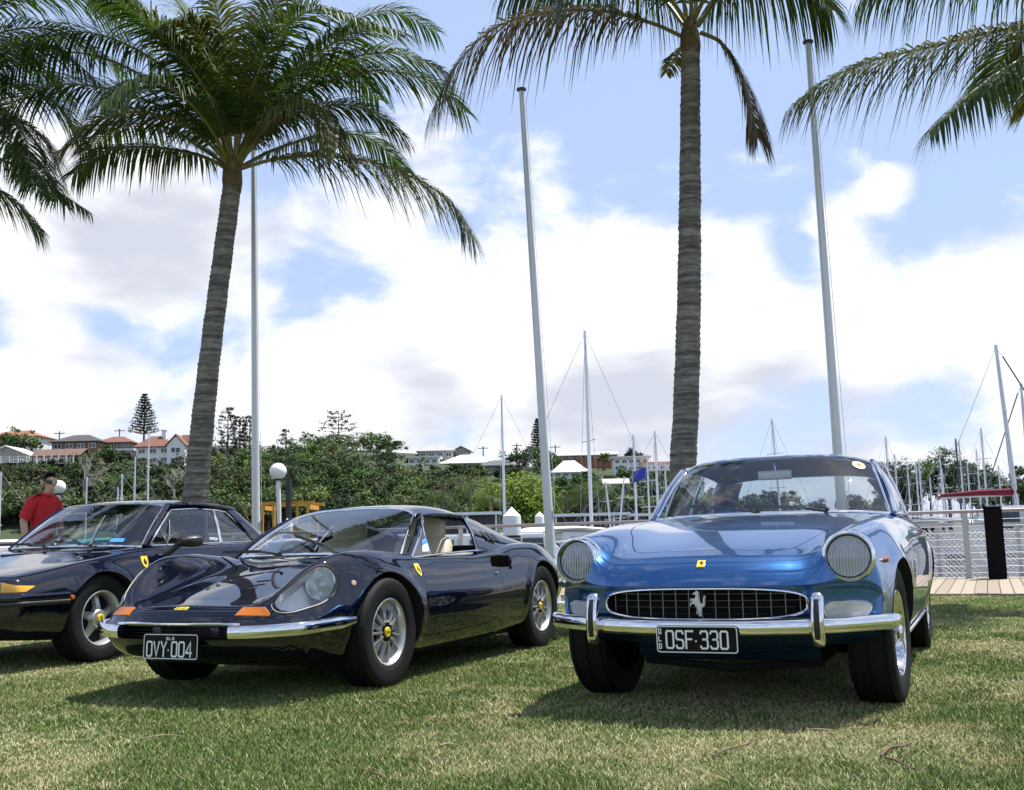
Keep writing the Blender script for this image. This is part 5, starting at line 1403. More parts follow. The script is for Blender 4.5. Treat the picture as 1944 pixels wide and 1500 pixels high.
    # lamp clusters in the nose: white driving lamp and amber indicator
    for s in (1, -1):
        for nm, b0, b1, m_ in (('driving_lamp', .30, .69, mat('frosted_lens', (.5, .5, .5))), ('turn_signal', .697, .805, YAMBER)):
            G = []
            for z in np.linspace(.558, .626, 5):
                row = []
                for b in np.linspace(b0, b1, 10):
                    zz = min(z, .626 - .03 * max(0, (b - .70) / .10))
                    L = c.bvh.ray_cast(Vector((1.6, b, zz)), Vector((-1, 0, 0)))[0]; nn = c.nrm(L); L = L + nn * .006; row.append((L.x, L.y * s, L.z))
                G.append(row)
            grid_obj(nm, np.array(G), m_, c.root, .01)
        q = c.side(.33, .50, s)
        top = [(q + Vector((math.cos(t) * .017, 0, math.sin(t) * .017)), Vector((0, s, 0))) for t in np.linspace(0, 2 * math.pi, 13)[:-1]]
        c.patch_pts('side_marker', top, AMBER, .012)
        q, nn = c.hit(275, 1067); shield(c, (q.x, q.y * s, q.z), (nn.x, nn.y * s, nn.z), (0, 0, 1), .098)
    for k in range(4):
        mb = MB(); z = .305 + k * .026; mb.bar((.80, -.5, z), (.80, .5, z), .01, .004); mb.build('grille_slat', gmg, c.root)
    pth = curve([(.85, -.50, .27), (.90, -.2, .265), (.905, 0, .265), (.90, .2, .265), (.85, .50, .27), (.74, .66, .275)], 30)
    mb = MB(); V, F = sweep(pth, oval(.05, .008, 10, 3)); mb.add(V, F); mb.build('chin_spoiler', BLACK, c.root)
    # ---- greenhouse
    wsb = [(-.33, 0, .872), (-.355, .3, .870), (-.43, .55, .865), (-.555, .715, .855)]; wst = [(-.90, 0, 1.232), (-.91, .3, 1.228), (-.935, .45, 1.218), (-.985, .572, 1.195)]
    A = mirror_curve(wsb, 41); T = mirror_curve(wst, 41); G = ruled(A, T, 14, .012, (.5, 0, .8)); ws = grid_obj('windscreen', G, GLASS, c.root)
    edge = list(G[0]) + list(G[1:, -1]) + list(G[-1, ::-1][1:]) + list(G[::-1, 0][1:-1])
    mb = MB(); mb.tube(edge, .009, 8, True); mb.build('windscreen_trim', CHROME, c.root)
    P0 = lambda i, j: tuple(Vector(G[i, j]) + Vector((.004, 0, .004)))
    mb = MB(); mb.add([P0(1, 33), P0(1, 36), P0(2, 36), P0(2, 33)], [(0, 1, 2, 3)]); mb.build('registration_sticker', mat('sticker_blue', (.05, .25, .75), .4), ws, False)
    rear = mirror_curve([(-2.02, 0, 1.222), (-2.0, .3, 1.216), (-1.98, .44, 1.206), (-1.95, .555, 1.178)], 41)
    G = ruled(T + np.array([0, 0, .010]), rear, 18)
    for i in range(18):
        s_ = i / 17; G[i, :, 2] += .042 * 4 * s_ * (1 - s_) * (1 - (np.abs(G[i, :, 1]) / .9) ** 2); G[i, :, 1] *= 1 + .04 * 4 * s_ * (1 - s_)
    grid_obj('roof', G, SLATE, c.root, .022)
    H = G[1:-1].copy(); H[..., 2] -= .030; H[..., 1] *= .97; grid_obj('headliner', H, DASH, c.root)
    rb = mirror_curve([(-2.52, 0, .90), (-2.50, .3, .90), (-2.42, .5, .897), (-2.34, .60, .89)], 41)
    grid_obj('rear_window', ruled(rear, rb, 10, .01, (-.6, 0, .6)), GLASS, c.root)
    for s in (1, -1):
        frame_tube('windscreen_pillar', [(-.565, .738 * s, .855), (-.70, .70 * s, .965), (-.86, .645 * s, 1.10), (-.99, .595 * s, 1.197)], .024, SLATE, c.root)
        rail = [(-.985, .592 * s, 1.20), (-1.3, .615 * s, 1.215), (-1.65, .605 * s, 1.205), (-1.95, .57 * s, 1.18)]; frame_tube('roof_rail', rail, .020, SLATE, c.root)
        bot = [(-.60, .752 * s, .862), (-1.0, .762 * s, .868), (-1.5, .755 * s, .874), (-2.03, .735 * s, .884)]; top = [(-1.03, .598 * s, 1.165), (-1.3, .615 * s, 1.178), (-1.6, .61 * s, 1.172), (-1.80, .59 * s, 1.155)]
        grid_obj('side_window', ruled(curve(bot, 20), curve(top, 20), 8, .012 * s, (0, 1, 0)), GLASST, c.root)
        loop = list(curve(bot, 20)) + list(curve([bot[-1], ((bot[-1][0] + top[-1][0]) / 2 - .01, (bot[-1][1] + top[-1][1]) / 2 + .012 * s, (bot[-1][2] + top[-1][2]) / 2), top[-1]], 8))[1:] + list(curve(top[::-1], 20))[1:] + list(curve([top[0], (-.80, .69 * s, 1.02), bot[0]], 8))[1:-1]
        mb = MB(); mb.tube([p + np.array([0, .004 * s, 0]) for p in loop], .0085, 8, True); mb.build('window_trim', CHROME, c.root)
        frame_tube('window_divider', [(-1.52, .762 * s, .873), (-1.55, .70 * s, 1.03), (-1.58, .618 * s, 1.172)], .014, CHROME, c.root)
        frame_tube('window_divider', [(-.80, .768 * s, .866), (-.86, .74 * s, .95), (-.94, .67 * s, 1.075)], .007, BLACK, c.root)
        topc = curve([(-1.80, .612 * s, 1.172), (-1.93, .588 * s, 1.182), (-2.03, .45 * s, 1.206)], 10); botc = curve([(-2.03, .745 * s, .882), (-2.25, .72 * s, .885), (-2.40, .60 * s, .893)], 10)
        grid_obj('rear_pillar', ruled(botc, topc, 8, .015 * s, (0, 1, 0)), SLATE, c.root, .02)
        frame_tube('swage_line', [tuple(c.side(a, z, s)) for a, z in ((-.36, .60), (-1.0, .62), (-2.2, .63))], .003, SLATE, c.root)
    # mirror on the driver-side door skin
    for s in (1,):
        mb = MB(); V, F = sweep([(-.70, .985 * s, .892), (-.74, 1.0 * s, .892), (-.83, 1.0 * s, .892), (-.86, 1.0 * s, .892)], oval(.098, .052, 16, 2.6), scale=[.45, .85, 1, .96]); mb.add(V, F)
        mr = mb.build('door_mirror', BLACK, c.root); mb = MB(); mb.tube([(-.76, .93 * s, .87), (-.72, .87 * s, .81), (-.69, .83 * s, .78)], [.026, .024, .032], 10); mb.build('mirror_stalk', BLACK, mr)
    mb = MB(); V, F = sweep([(-.58, -.68, .80), (-.52, -.3, .815), (-.51, 0, .815), (-.52, .3, .815), (-.58, .68, .80)], oval(.13, .06, 16, 3)); mb.add(V, F); mb.build('dashboard', DASH, c.root)
    for s in (1, -1): seat(c, -1.40, .36 * s, .42, DASH, .5, .52, True)
    mb = MB(); V, F = sweep([(-2.15, -.55, .75), (-2.15, .55, .75)], oval(.08, .15, 16, 3)); mb.add(V, F); mb.build('rear_seat', DASH, c.root)
    steering_wheel(c, (-.86, -.37, .80), .185, R(22), DASH)
    mb = MB(); V, F = sweep([(-.95, -.10, 1.165), (-.95, .10, 1.165)], oval(.012, .028, 14, 3.2)); mb.add(V, F); mb.build('rear_view_mirror', BLACK, c.root)
    wiper(c, (-.31, -.08, .876), (-.44, -.62, .90), (-.40, -.35, .90)); wiper(c, (-.33, .40, .872), (-.43, -.12, .915), (-.40, .14, .905))
    for s in (1, -1):
        make_wheel(c, 0, .745, .326, s, .328, .215, .198, 'star')
        make_wheel(c, -2.70, .745, .326, s, .328, .215, .198, 'star')
    return c
gmg = mat('dark_slat', (.03, .03, .032), .4, .5)
grey = build_grey()
# ------------------------------------------------------------------ palms, flagpoles, lamps, person
def leaf_mat(name, c1, c2, trans=.35):
    m = bpy.data.materials.new(name); m.use_nodes = True; nt = m.node_tree; N = nt.nodes; L = nt.links; b = N['Principled BSDF']; out = N['Material Output']
    tc = N.new('ShaderNodeTexCoord'); n = N.new('ShaderNodeTexNoise'); n.inputs['Scale'].default_value = 3.5; n.inputs['Detail'].default_value = 5; L.new(tc.outputs['Object'], n.inputs['Vector'])
    mr = N.new('ShaderNodeMapRange'); mr.inputs['From Min'].default_value = .35; mr.inputs['From Max'].default_value = .65; L.new(n.outputs['Fac'], mr.inputs['Value'])
    mx = N.new('ShaderNodeMix'); mx.data_type = 'RGBA'; mx.inputs['A'].default_value = (*c1, 1); mx.inputs['B'].default_value = (*c2, 1); L.new(mr.outputs[0], mx.inputs['Factor'])
    L.new(mx.outputs['Result'], b.inputs['Base Color']); b.inputs['Roughness'].default_value = .5; b.inputs['Specular IOR Level'].default_value = .22
    t = N.new('ShaderNodeBsdfTranslucent'); g = N.new('ShaderNodeMix'); g.data_type = 'RGBA'; g.blend_type = 'MULTIPLY'; g.inputs['Factor'].default_value = 1; L.new(mx.outputs['Result'], g.inputs['A']); g.inputs['B'].default_value = (1.3, 1.5, .6, 1)
    L.new(g.outputs['Result'], t.inputs['Color']); ms = N.new('ShaderNodeMixShader'); ms.inputs[0].default_value = trans
    L.new(b.outputs[0], ms.inputs[1]); L.new(t.outputs[0], ms.inputs[2]); L.new(ms.outputs[0], out.inputs['Surface'])
    return m
FROND_G = leaf_mat('palm_leaf_green', (.026, .058, .015), (.066, .100, .026), .28)
FROND_O = leaf_mat('palm_leaf_olive', (.052, .066, .018), (.12, .125, .038), .28)
FROND_B = leaf_mat('palm_leaf_brown', (.060, .042, .020), (.13, .095, .040), .2)
RACHIS = mat('palm_rachis', (.20, .19, .05), .5, color2=(.11, .10, .03), vscale=6)

def palm_trunk_mat():
    m = bpy.data.materials.new('palm_bark'); m.use_nodes = True; nt = m.node_tree; N = nt.nodes; L = nt.links; b = N['Principled BSDF']
    tc = N.new('ShaderNodeTexCoord'); n = N.new('ShaderNodeTexNoise'); n.inputs['Scale'].default_value = 9; n.inputs['Detail'].default_value = 8; n.inputs['Roughness'].default_value = .7
    mp = N.new('ShaderNodeMapping'); mp.inputs['Scale'].default_value = (1, 1, 3.5); L.new(tc.outputs['Object'], mp.inputs[0]); L.new(mp.outputs[0], n.inputs['Vector'])
    mr = N.new('ShaderNodeMapRange'); mr.inputs['From Min'].default_value = .32; mr.inputs['From Max'].default_value = .68; L.new(n.outputs['Fac'], mr.inputs['Value'])
    mx = N.new('ShaderNodeMix'); mx.data_type = 'RGBA'; mx.inputs['A'].default_value = (.12, .108, .092, 1); mx.inputs['B'].default_value = (.36, .335, .295, 1); L.new(mr.outputs[0], mx.inputs['Factor'])
    mpr = N.new('ShaderNodeMapping'); mpr.inputs['Scale'].default_value = (.6, .6, 11); L.new(tc.outputs['Object'], mpr.inputs[0])
    nr = N.new('ShaderNodeTexNoise'); nr.inputs['Scale'].default_value = 1.6; nr.inputs['Detail'].default_value = 3; L.new(mpr.outputs[0], nr.inputs['Vector'])
    rr_ = N.new('ShaderNodeMapRange'); rr_.inputs['From Min'].default_value = .36; rr_.inputs['From Max'].default_value = .60; rr_.inputs['To Min'].default_value = .42; rr_.inputs['To Max'].default_value = 1.0; L.new(nr.outputs['Fac'], rr_.inputs['Value'])
    ml = N.new('ShaderNodeMix'); ml.data_type = 'RGBA'; ml.blend_type = 'MULTIPLY'; ml.inputs['Factor'].default_value = 1; L.new(mx.outputs['Result'], ml.inputs['A']); L.new(rr_.outputs[0], ml.inputs['B'])
    L.new(ml.outputs['Result'], b.inputs['Base Color']); b.inputs['Roughness'].default_value = .9
    n2 = N.new('ShaderNodeTexNoise'); n2.inputs['Scale'].default_value = 45; n2.inputs['Detail'].default_value = 5; L.new(mp.outputs[0], n2.inputs['Vector'])
    bp = N.new('ShaderNodeBump'); bp.inputs['Strength'].default_value = .6; bp.inputs['Distance'].default_value = .02; L.new(n2.outputs['Fac'], bp.inputs['Height']); L.new(bp.outputs[0], b.inputs['Normal'])
    return m
BARK = palm_trunk_mat()

def frond_mesh(path, Lmax, seed, nl=122, droop=.52, sparse=0.0, thick=.028, ragged=.25):
    """pinnate leaf along path: (leaflet verts, faces), (rachis verts, faces)"""
    rg = np.random.default_rng(seed)
    C = curve(path, 60); d = np.r_[0, np.cumsum(np.linalg.norm(np.diff(C, axis=0), axis=1))]; Ltot = d[-1]
    V = []; F = []
    for sgn in (1, -1):
        for k in range(nl):
            t = .13 + .87 * (k + rg.uniform(-.3, .3)) / nl
            if t > .995 or rg.random() < sparse: continue
            s = t * Ltot; i = int(np.clip(np.searchsorted(d, s) - 1, 0, 58)); f = (s - d[i]) / (d[i + 1] - d[i] + 1e-9)
            p = C[i] + (C[i + 1] - C[i]) * f; T = C[i + 1] - C[i]; T = T / np.linalg.norm(T)
            side = np.cross(T, [0, 0, 1.0]); side = side / (np.linalg.norm(side) + 1e-6) * sgn; up = np.cross(side, T) * sgn
            prof = min(1, .45 + 2.6 * (t - .12)) * (1 - .62 * max(0, (t - .55) / .45) ** 1.6)
            L_ = Lmax * 1.16 * prof * rg.uniform(1 - ragged, 1.08)
            fwd = .45 + .55 * t + rg.normal(0, .08); lift = .30 - .1 * t + rg.normal(0, .10)
            dr = side * .95 + T * fwd + up * lift; dr = dr / np.linalg.norm(dr)
            g = droop * rg.uniform(.75, 1.3)
            w = .0125 * (.75 + .5 * rg.random()); wv = np.cross(dr, up); wv = wv / (np.linalg.norm(wv) + 1e-6)
            o = len(V)
            for q, ww in ((0, .5), (.3, 1), (.65, .8)):
                c = p + dr * L_ * q * (1 - .25 * g * q) - np.array([0, 0, 1]) * g * L_ * q * q
                V += [c - wv * w * ww, c + wv * w * ww]
            V.append(p + dr * L_ * (1 - .25 * g) - np.array([0, 0, 1]) * g * L_)
            F += [(o, o + 1, o + 3), (o, o + 3, o + 2), (o + 2, o + 3, o + 5), (o + 2, o + 5, o + 4), (o + 4, o + 5, o + 6)]
    rv, rf = tube_geo(C, [thick * (1 - .88 * i / 59) for i in range(60)], 6)
    return (np.array(V), np.array(F)), (rv, rf)
def add_frond(root, path, Lmax, seed, m, **kw):
    """path in world space"""
    inv = Vector(root.location)
    path = [tuple(Vector(p) - inv) for p in path]
    (V, F), (rv, rf) = frond_mesh(path, Lmax, seed, **kw)
    o = link_mesh('frond', np_mesh('frond', V, F), m, root); o.data.polygons.foreach_set('use_smooth', np.zeros(len(F), bool))
    mb = MB(); mb.add(rv, rf); mb.build('rachis', RACHIS, o)
    return o
def px_path(pts, y0, dy):
    """photo polyline to a world path whose depth runs from y0 to y0+dy"""
    n = len(pts); return [tuple(at_depth(u, v, y0 + dy * (i / (n - 1)))) for i, (u, v) in enumerate(pts)]
def palm(name, label, trunk_px, depth, radii, fronds, seeds, extra=(), nuts=True):
    pts = [at_depth(u, v, depth) for u, v in trunk_px]
    b0 = pts[0]; base = Vector((b0.x, depth, 0)); d = (pts[1] - pts[0]).normalized()
    if b0.z > 0.05 and abs(d.z) > .2: base = b0 - d * (b0.z / d.z) * .55; base.z = 0
    root = empty(name, base, 0, label, 'palm tree', 'coconut palms along the lawn edge')
    P = [base] + pts; P = [p - base for p in P]
    n = 300; C = curve([tuple(p) for p in P], n); rad = np.interp(np.linspace(0, 1, n), np.linspace(0, 1, len(radii)), radii)
    V = []; F = []; k = 22; rg = np.random.default_rng(seeds)
    ring_ph = np.cumsum(rg.uniform(.75, 1.3, n)); 
    for i in range(n):
        saw = (ring_ph[i] / 3.6) % 1.0
        for j in range(k):
            a = 2 * math.pi * j / k; r_ = rad[i] * (1 + .075 * saw ** 2 - .02 + .02 * math.sin(a * 3 + i * .21) + .012 * rg.normal())
            V.append((C[i][0] + r_ * math.cos(a), C[i][1] + r_ * math.sin(a), C[i][2]))
    for i in range(n - 1):
        for j in range(k): F.append((i * k + j, i * k + (j + 1) % k, (i + 1) * k + (j + 1) % k, (i + 1) * k + j))
    mb = MB(); mb.add(V, F); mb.build('trunk', BARK, root, True, 50)
    crown = P[-1]
    # sheath of old leaf bases
    sh = mat('palm_sheath', (.16, .105, .04), .8, color2=(.07, .045, .02), vscale=12, bump=.5, bscale=30)
    mb = MB(); r0 = radii[-1]
    V, F = tube_geo([crown + Vector((0, 0, -.10)), crown + Vector((0, 0, .05)), crown + Vector((0, 0, .2)), crown + Vector((0, 0, .42))], [r0 * .95, r0 * 1.12, r0 * 1.05, r0 * .4], 16); mb.add(V, F); mb.build('leaf_sheath', sh, root)
    for q, fr in enumerate(fronds):
        path = px_path(fr['px'], depth, fr.get('dy', 0)); add_frond(root, path, fr.get('L', .75), seeds * 100 + q, fr.get('m', FROND_G), **fr.get('kw', {}))
    return root

def all_palms():
    G, O_, Bn = FROND_G, FROND_O, FROND_B
    f = lambda px, dy=0, L=.78, m=G, **kw: dict(px=px, dy=dy, L=L, m=m, kw=kw)
    palm('palm_tree', 'leaning coconut palm with full green crown rising behind the angular dark coupe', [(371, 950), (385, 800), (403, 640), (425, 470), (441, 352)], 13.6, [.235, .165, .145, .132, .125, .118], [
        f([(452, 322), (520, 303), (620, 296), (740, 318), (850, 378), (898, 452)], -.6, .80, O_, droop=.75),
        f([(450, 310), (520, 210), (610, 160), (720, 134), (830, 160), (885, 214)], .7, .75),
        f([(450, 305), (520, 190), (600, 105), (690, 55), (770, 62)], -1.2, .7),
        f([(448, 305), (490, 200), (545, 60), (600, -60), (650, -130)], .6, .85),
        f([(445, 305), (455, 180), (480, 40), (540, -70)], 1.5, .8),
        f([(440, 305), (430, 180), (420, 60), (390, -60)], -.8, .8, O_),
        f([(438, 305), (400, 200), (340, 90), (260, 25), (170, 0)], .4, .8),
        f([(436, 312), (400, 255), (296, 198), (173, 163), (70, 168), (-25, 240)], -.5, .85),
        f([(432, 322), (405, 306), (365, 291), (277, 279), (198, 288), (140, 330)], .5, .66, droop=.7),
        f([(436, 312), (380, 240), (280, 150), (150, 100), (20, 130), (-60, 200)], 1.2, .8),
        f([(455, 312), (500, 245), (560, 192), (612, 205), (640, 280)], -.9, .62, O_, droop=.8),
        f([(455, 318), (520, 285), (610, 258), (700, 262), (775, 330)], 1.6, .66),
        f([(440, 305), (390, 170), (300, 60), (190, -20)], -1.6, .8),
        f([(446, 305), (475, 180), (525, 70), (590, 20), (670, 30)], -1.0, .8),
        f([(436, 310), (390, 230), (330, 170), (260, 150), (190, 200)], -1.9, .72),
        f([(440, 308), (410, 220), (380, 120), (350, 60), (330, 80)], 1.9, .8),
        f([(450, 308), (500, 220), (560, 130), (650, 120), (720, 190)], 1.9, .75),
        f([(442, 306), (425, 190), (395, 90), (350, 40), (290, 60)], -1.2, .72, O_),
        f([(434, 316), (380, 280), (310, 240), (230, 240), (160, 290)], 1.8, .7),
        f([(450, 306), (530, 160), (640, 60), (740, 20), (830, 60)], 1.1, .8),
        f([(436, 308), (370, 190), (270, 100), (150, 60), (40, 90)], .2, .8), f([(438, 306), (380, 160), (290, 40), (180, -40)], -.4, .85, O_),
        f([(440, 305), (410, 150), (350, 20), (270, -70)], .9, .85), f([(446, 305), (480, 150), (530, 0), (560, -90)], -.5, .85, O_),
        f([(452, 308), (540, 200), (640, 120), (750, 100), (840, 130)], -.3, .75), f([(436, 314), (370, 250), (280, 215), (190, 225), (110, 290)], -.9, .72, O_),
        f([(450, 312), (520, 240), (600, 205), (690, 205), (770, 260)], .4, .7),
    ], 3)
    palm('palm_tree', 'straight tall coconut palm with brown drooping fronds behind the blue grand tourer', [(1296, 905), (1302, 780), (1308, 560), (1310, 330), (1311, 95)], 12.4, [.19, .155, .146, .136, .124, .112], [
        f([(1296, 70), (1240, 45), (1150, 22), (1050, 22), (950, 48), (870, 118), (820, 212)], -.4, .80, Bn, droop=.95, sparse=.1),
        f([(1330, 62), (1365, 78), (1395, 118), (1420, 180), (1438, 262)], -.3, .50, Bn, droop=.9, sparse=.2),
        f([(1300, 50), (1260, 0), (1190, -50), (1080, -60), (960, -20)], .7, .9, G, droop=1.0),
        f([(1325, 50), (1370, -10), (1440, -50), (1520, -40), (1580, 20)], .3, .85, G, droop=1.0),
        f([(1318, 45), (1330, -60), (1370, -160), (1440, -240)], .8, .85),
        f([(1305, 45), (1280, -80), (1220, -190), (1120, -260)], -.5, .85),
        f([(1312, 45), (1315, -120), (1330, -260)], -.8, .8),
        f([(1320, 50), (1400, -60), (1520, -120), (1650, -110)], 1.3, .85),
        f([(1300, 50), (1200, -70), (1070, -130), (920, -110)], 1.4, .85),
        f([(1298, 82), (1285, 105), (1275, 122), (1266, 140)], .6, .22, O_, droop=.5, sparse=.72),
        f([(1315, 45), (1380, -90), (1450, -130), (1520, -90)], -1.7, .8),
        f([(1305, 45), (1230, -60), (1160, -90), (1090, -40)], -1.8, .8, G, droop=.9),
    ], 5)
    palm('palm_tree', 'coconut palm whose fronds reach in from beyond the straight palm and the farthest flagpole', [(2150, 980), (2140, 700), (2125, 400), (2110, 80)], 11.6, [.215, .18, .165, .15, .135], [
        f([(2105, 62), (1990, 45), (1880, 62), (1770, 88), (1650, 118), (1560, 158), (1506, 200)], .2, .88, O_, droop=.80),
        f([(2105, 70), (2010, 80), (1930, 118), (1850, 172), (1765, 248)], -1.0, .66, G, droop=.75),
        f([(2108, 55), (2000, -30), (1880, -75), (1740, -60), (1640, -10)], .9, .9, G, droop=1.0),
        f([(2108, 55), (2040, -70), (1930, -130), (1820, -110)], -1.4, .9, G, droop=.95),
        f([(2115, 55), (2190, -60), (2300, -120), (2420, -60)], .3, .85), f([(2118, 60), (2230, 20), (2350, 40), (2450, 140)], -.6, .85),
        f([(2110, 50), (2120, -120), (2150, -260)], .6, .85), f([(2110, 70), (2060, 60), (1990, 110), (1960, 200)], 1.7, .7, O_),
        f([(2105, 66), (2000, 40), (1920, 90), (1870, 180)], 1.6, .75),
        f([(2118, 60), (2200, 80), (2280, 150), (2320, 260)], .9, .8),
    ], 8)
    palm('palm_tree', 'coconut palm whose frond tips hang in beyond the angular dark coupe', [(-210, 985), (-200, 760), (-190, 500), (-182, 270)], 14.4, [.215, .18, .165, .15, .135], [
        f([(-178, 250), (-110, 240), (-20, 290), (80, 345), (172, 404)], -.5, .66, O_, droop=.6),
        f([(-178, 258), (-120, 290), (-40, 340), (30, 385), (82, 442)], .8, .62, G, droop=.6),
        f([(-178, 245), (-120, 190), (-40, 190), (40, 250), (66, 350)], -1.2, .72, G, droop=.6),
        f([(-178, 240), (-100, 120), (10, 60), (120, 60), (230, 130)], .6, .8), f([(-178, 240), (-120, 90), (-30, -20), (100, -60), (240, -20)], -1.0, .8),
        f([(-178, 240), (-130, 160), (-50, 110), (50, 110), (140, 190)], 1.4, .8), f([(-180, 240), (-190, 80), (-160, -80), (-90, -190)], .4, .8),
        f([(-184, 240), (-270, 130), (-390, 90), (-480, 160)], -.6, .8), f([(-184, 250), (-280, 230), (-380, 290), (-430, 400)], .7, .8), f([(-180, 240), (-150, 60), (-80, -80), (40, -160)], 1.5, .8),
        f([(-180, 245), (-120, 210), (-30, 230), (50, 300), (110, 380)], -1.6, .66),
        f([(-178, 240), (-110, 150), (-10, 90), (100, 90), (190, 160)], -.4, .85), f([(-178, 238), (-120, 60), (-20, -40), (120, -70), (260, 0)], .5, .9, O_), f([(-178, 240), (-90, 180), (20, 160), (110, 200), (160, 280)], .9, .8),
        f([(-178, 240), (-110, 100), (0, 10), (130, -10), (230, 50)], 1.1, .9), f([(-178, 245), (-100, 215), (0, 215), (80, 260), (120, 340)], .3, .75, O_),
    ], 13)
all_palms()

def flagpoles():
    m = mat('flagpole_paint', (.62, .63, .66), .35, .35, .2); dk = mat('flagpole_truck', (.05, .05, .055), .5)
    for (top, bot, dep, lab) in [((481, 284), (486, 1010), 15.8, 'white flagpole in front of the leaning palm crown'), ((990, 172), (1046, 1050), 14.0, 'white tapered flagpole standing between the navy sports car and the blue car'), ((1534, 82), (1592, 880), 13.0, 'white flagpole rising behind the blue grand tourer roof')]:
        a = at_depth(*bot, dep); b = at_depth(*top, dep); d = (b - a).normalized(); base = a - d * (a.z / d.z); base.z = 0
        o = empty('flagpole', base, 0, lab, 'flagpole', 'flagpoles along the lawn edge')
        H = b - base
        n = 14; mb = MB(); mb.tube([H * (i / n) for i in range(n + 1)], [.066 - .030 * (i / n) for i in range(n + 1)], 18); mb.build('pole', m, o)
        mb = MB(); mb.tube([H * 0, H * .004, H * .0045, H * .02], [.16, .16, .09, .085], 18); mb.build('base_flange', m, o)
        mb = MB(); V, F = lathe_geo([(.02, -.02), (.04, -.01), (.066, .005), (.066, .025), (.03, .04), (0, .042)], 18, 'z', tuple(H)); mb.add(V, F); mb.build('truck', dk, o)
        mb = MB(); mb.tube(curve([tuple(H * .985 + Vector((.05, -.02, 0))), tuple(H * .6 + Vector((.062, -.03, 0))), tuple(H * .2 + Vector((.09, -.03, 0))), tuple(H * .17 + Vector((.07, -.05, 0)))], 30), .0035, 5); mb.build('halyard', mat('halyard_rope', (.6, .6, .62), .8), o)
        mb = MB(); mb.bar(H * .165 + Vector((.06, -.03, -.06)), H * .165 + Vector((.06, -.03, .06)), .02, .03); mb.build('cleat', ALLOY, o)
flagpoles()

def globe_lamps():
    gl = mat('opal_globe', (.82, .82, .84), .22, 0, .4); m = mat('white_lamp_post', (.72, .73, .75), .4)
    for (u, v, r_, lab) in [(528, 895, .182, 'white globe lamp on a pole behind the navy sports car'), (111, 925, .170, 'white globe lamp beside the man in red')]:
        d = ray(u, v); # stands on the fence line
        t = N_FENCE / (d.x * AX.x + d.y * AX.y); c = CAM + d * t
        o = empty('globe_lamp', (c.x, c.y, 0), 0, lab, 'lamp', 'globe lamps on the waterfront')
        mb = MB(); mb.tube([(0.06, 0, 0), (.03, 0, c.z * .5), (0, 0, c.z - r_ * .9)], .048, 14); mb.build('post', m, o)
        mb = MB(); mb.lathe([(.03, c.z - r_ * 1.12), (.085, c.z - r_ * 1.08), (.09, c.z - r_ * .92), (.05, c.z - r_ * .86)], 20); mb.build('collar', BLACK, o)
        mb = MB(); mb.lathe([(max(0, r_ * math.cos(t)), c.z + r_ * math.sin(t)) for t in np.linspace(-1.2, math.pi / 2, 24)], 32); mb.build('globe', gl, o, True, 60)
globe_lamps()

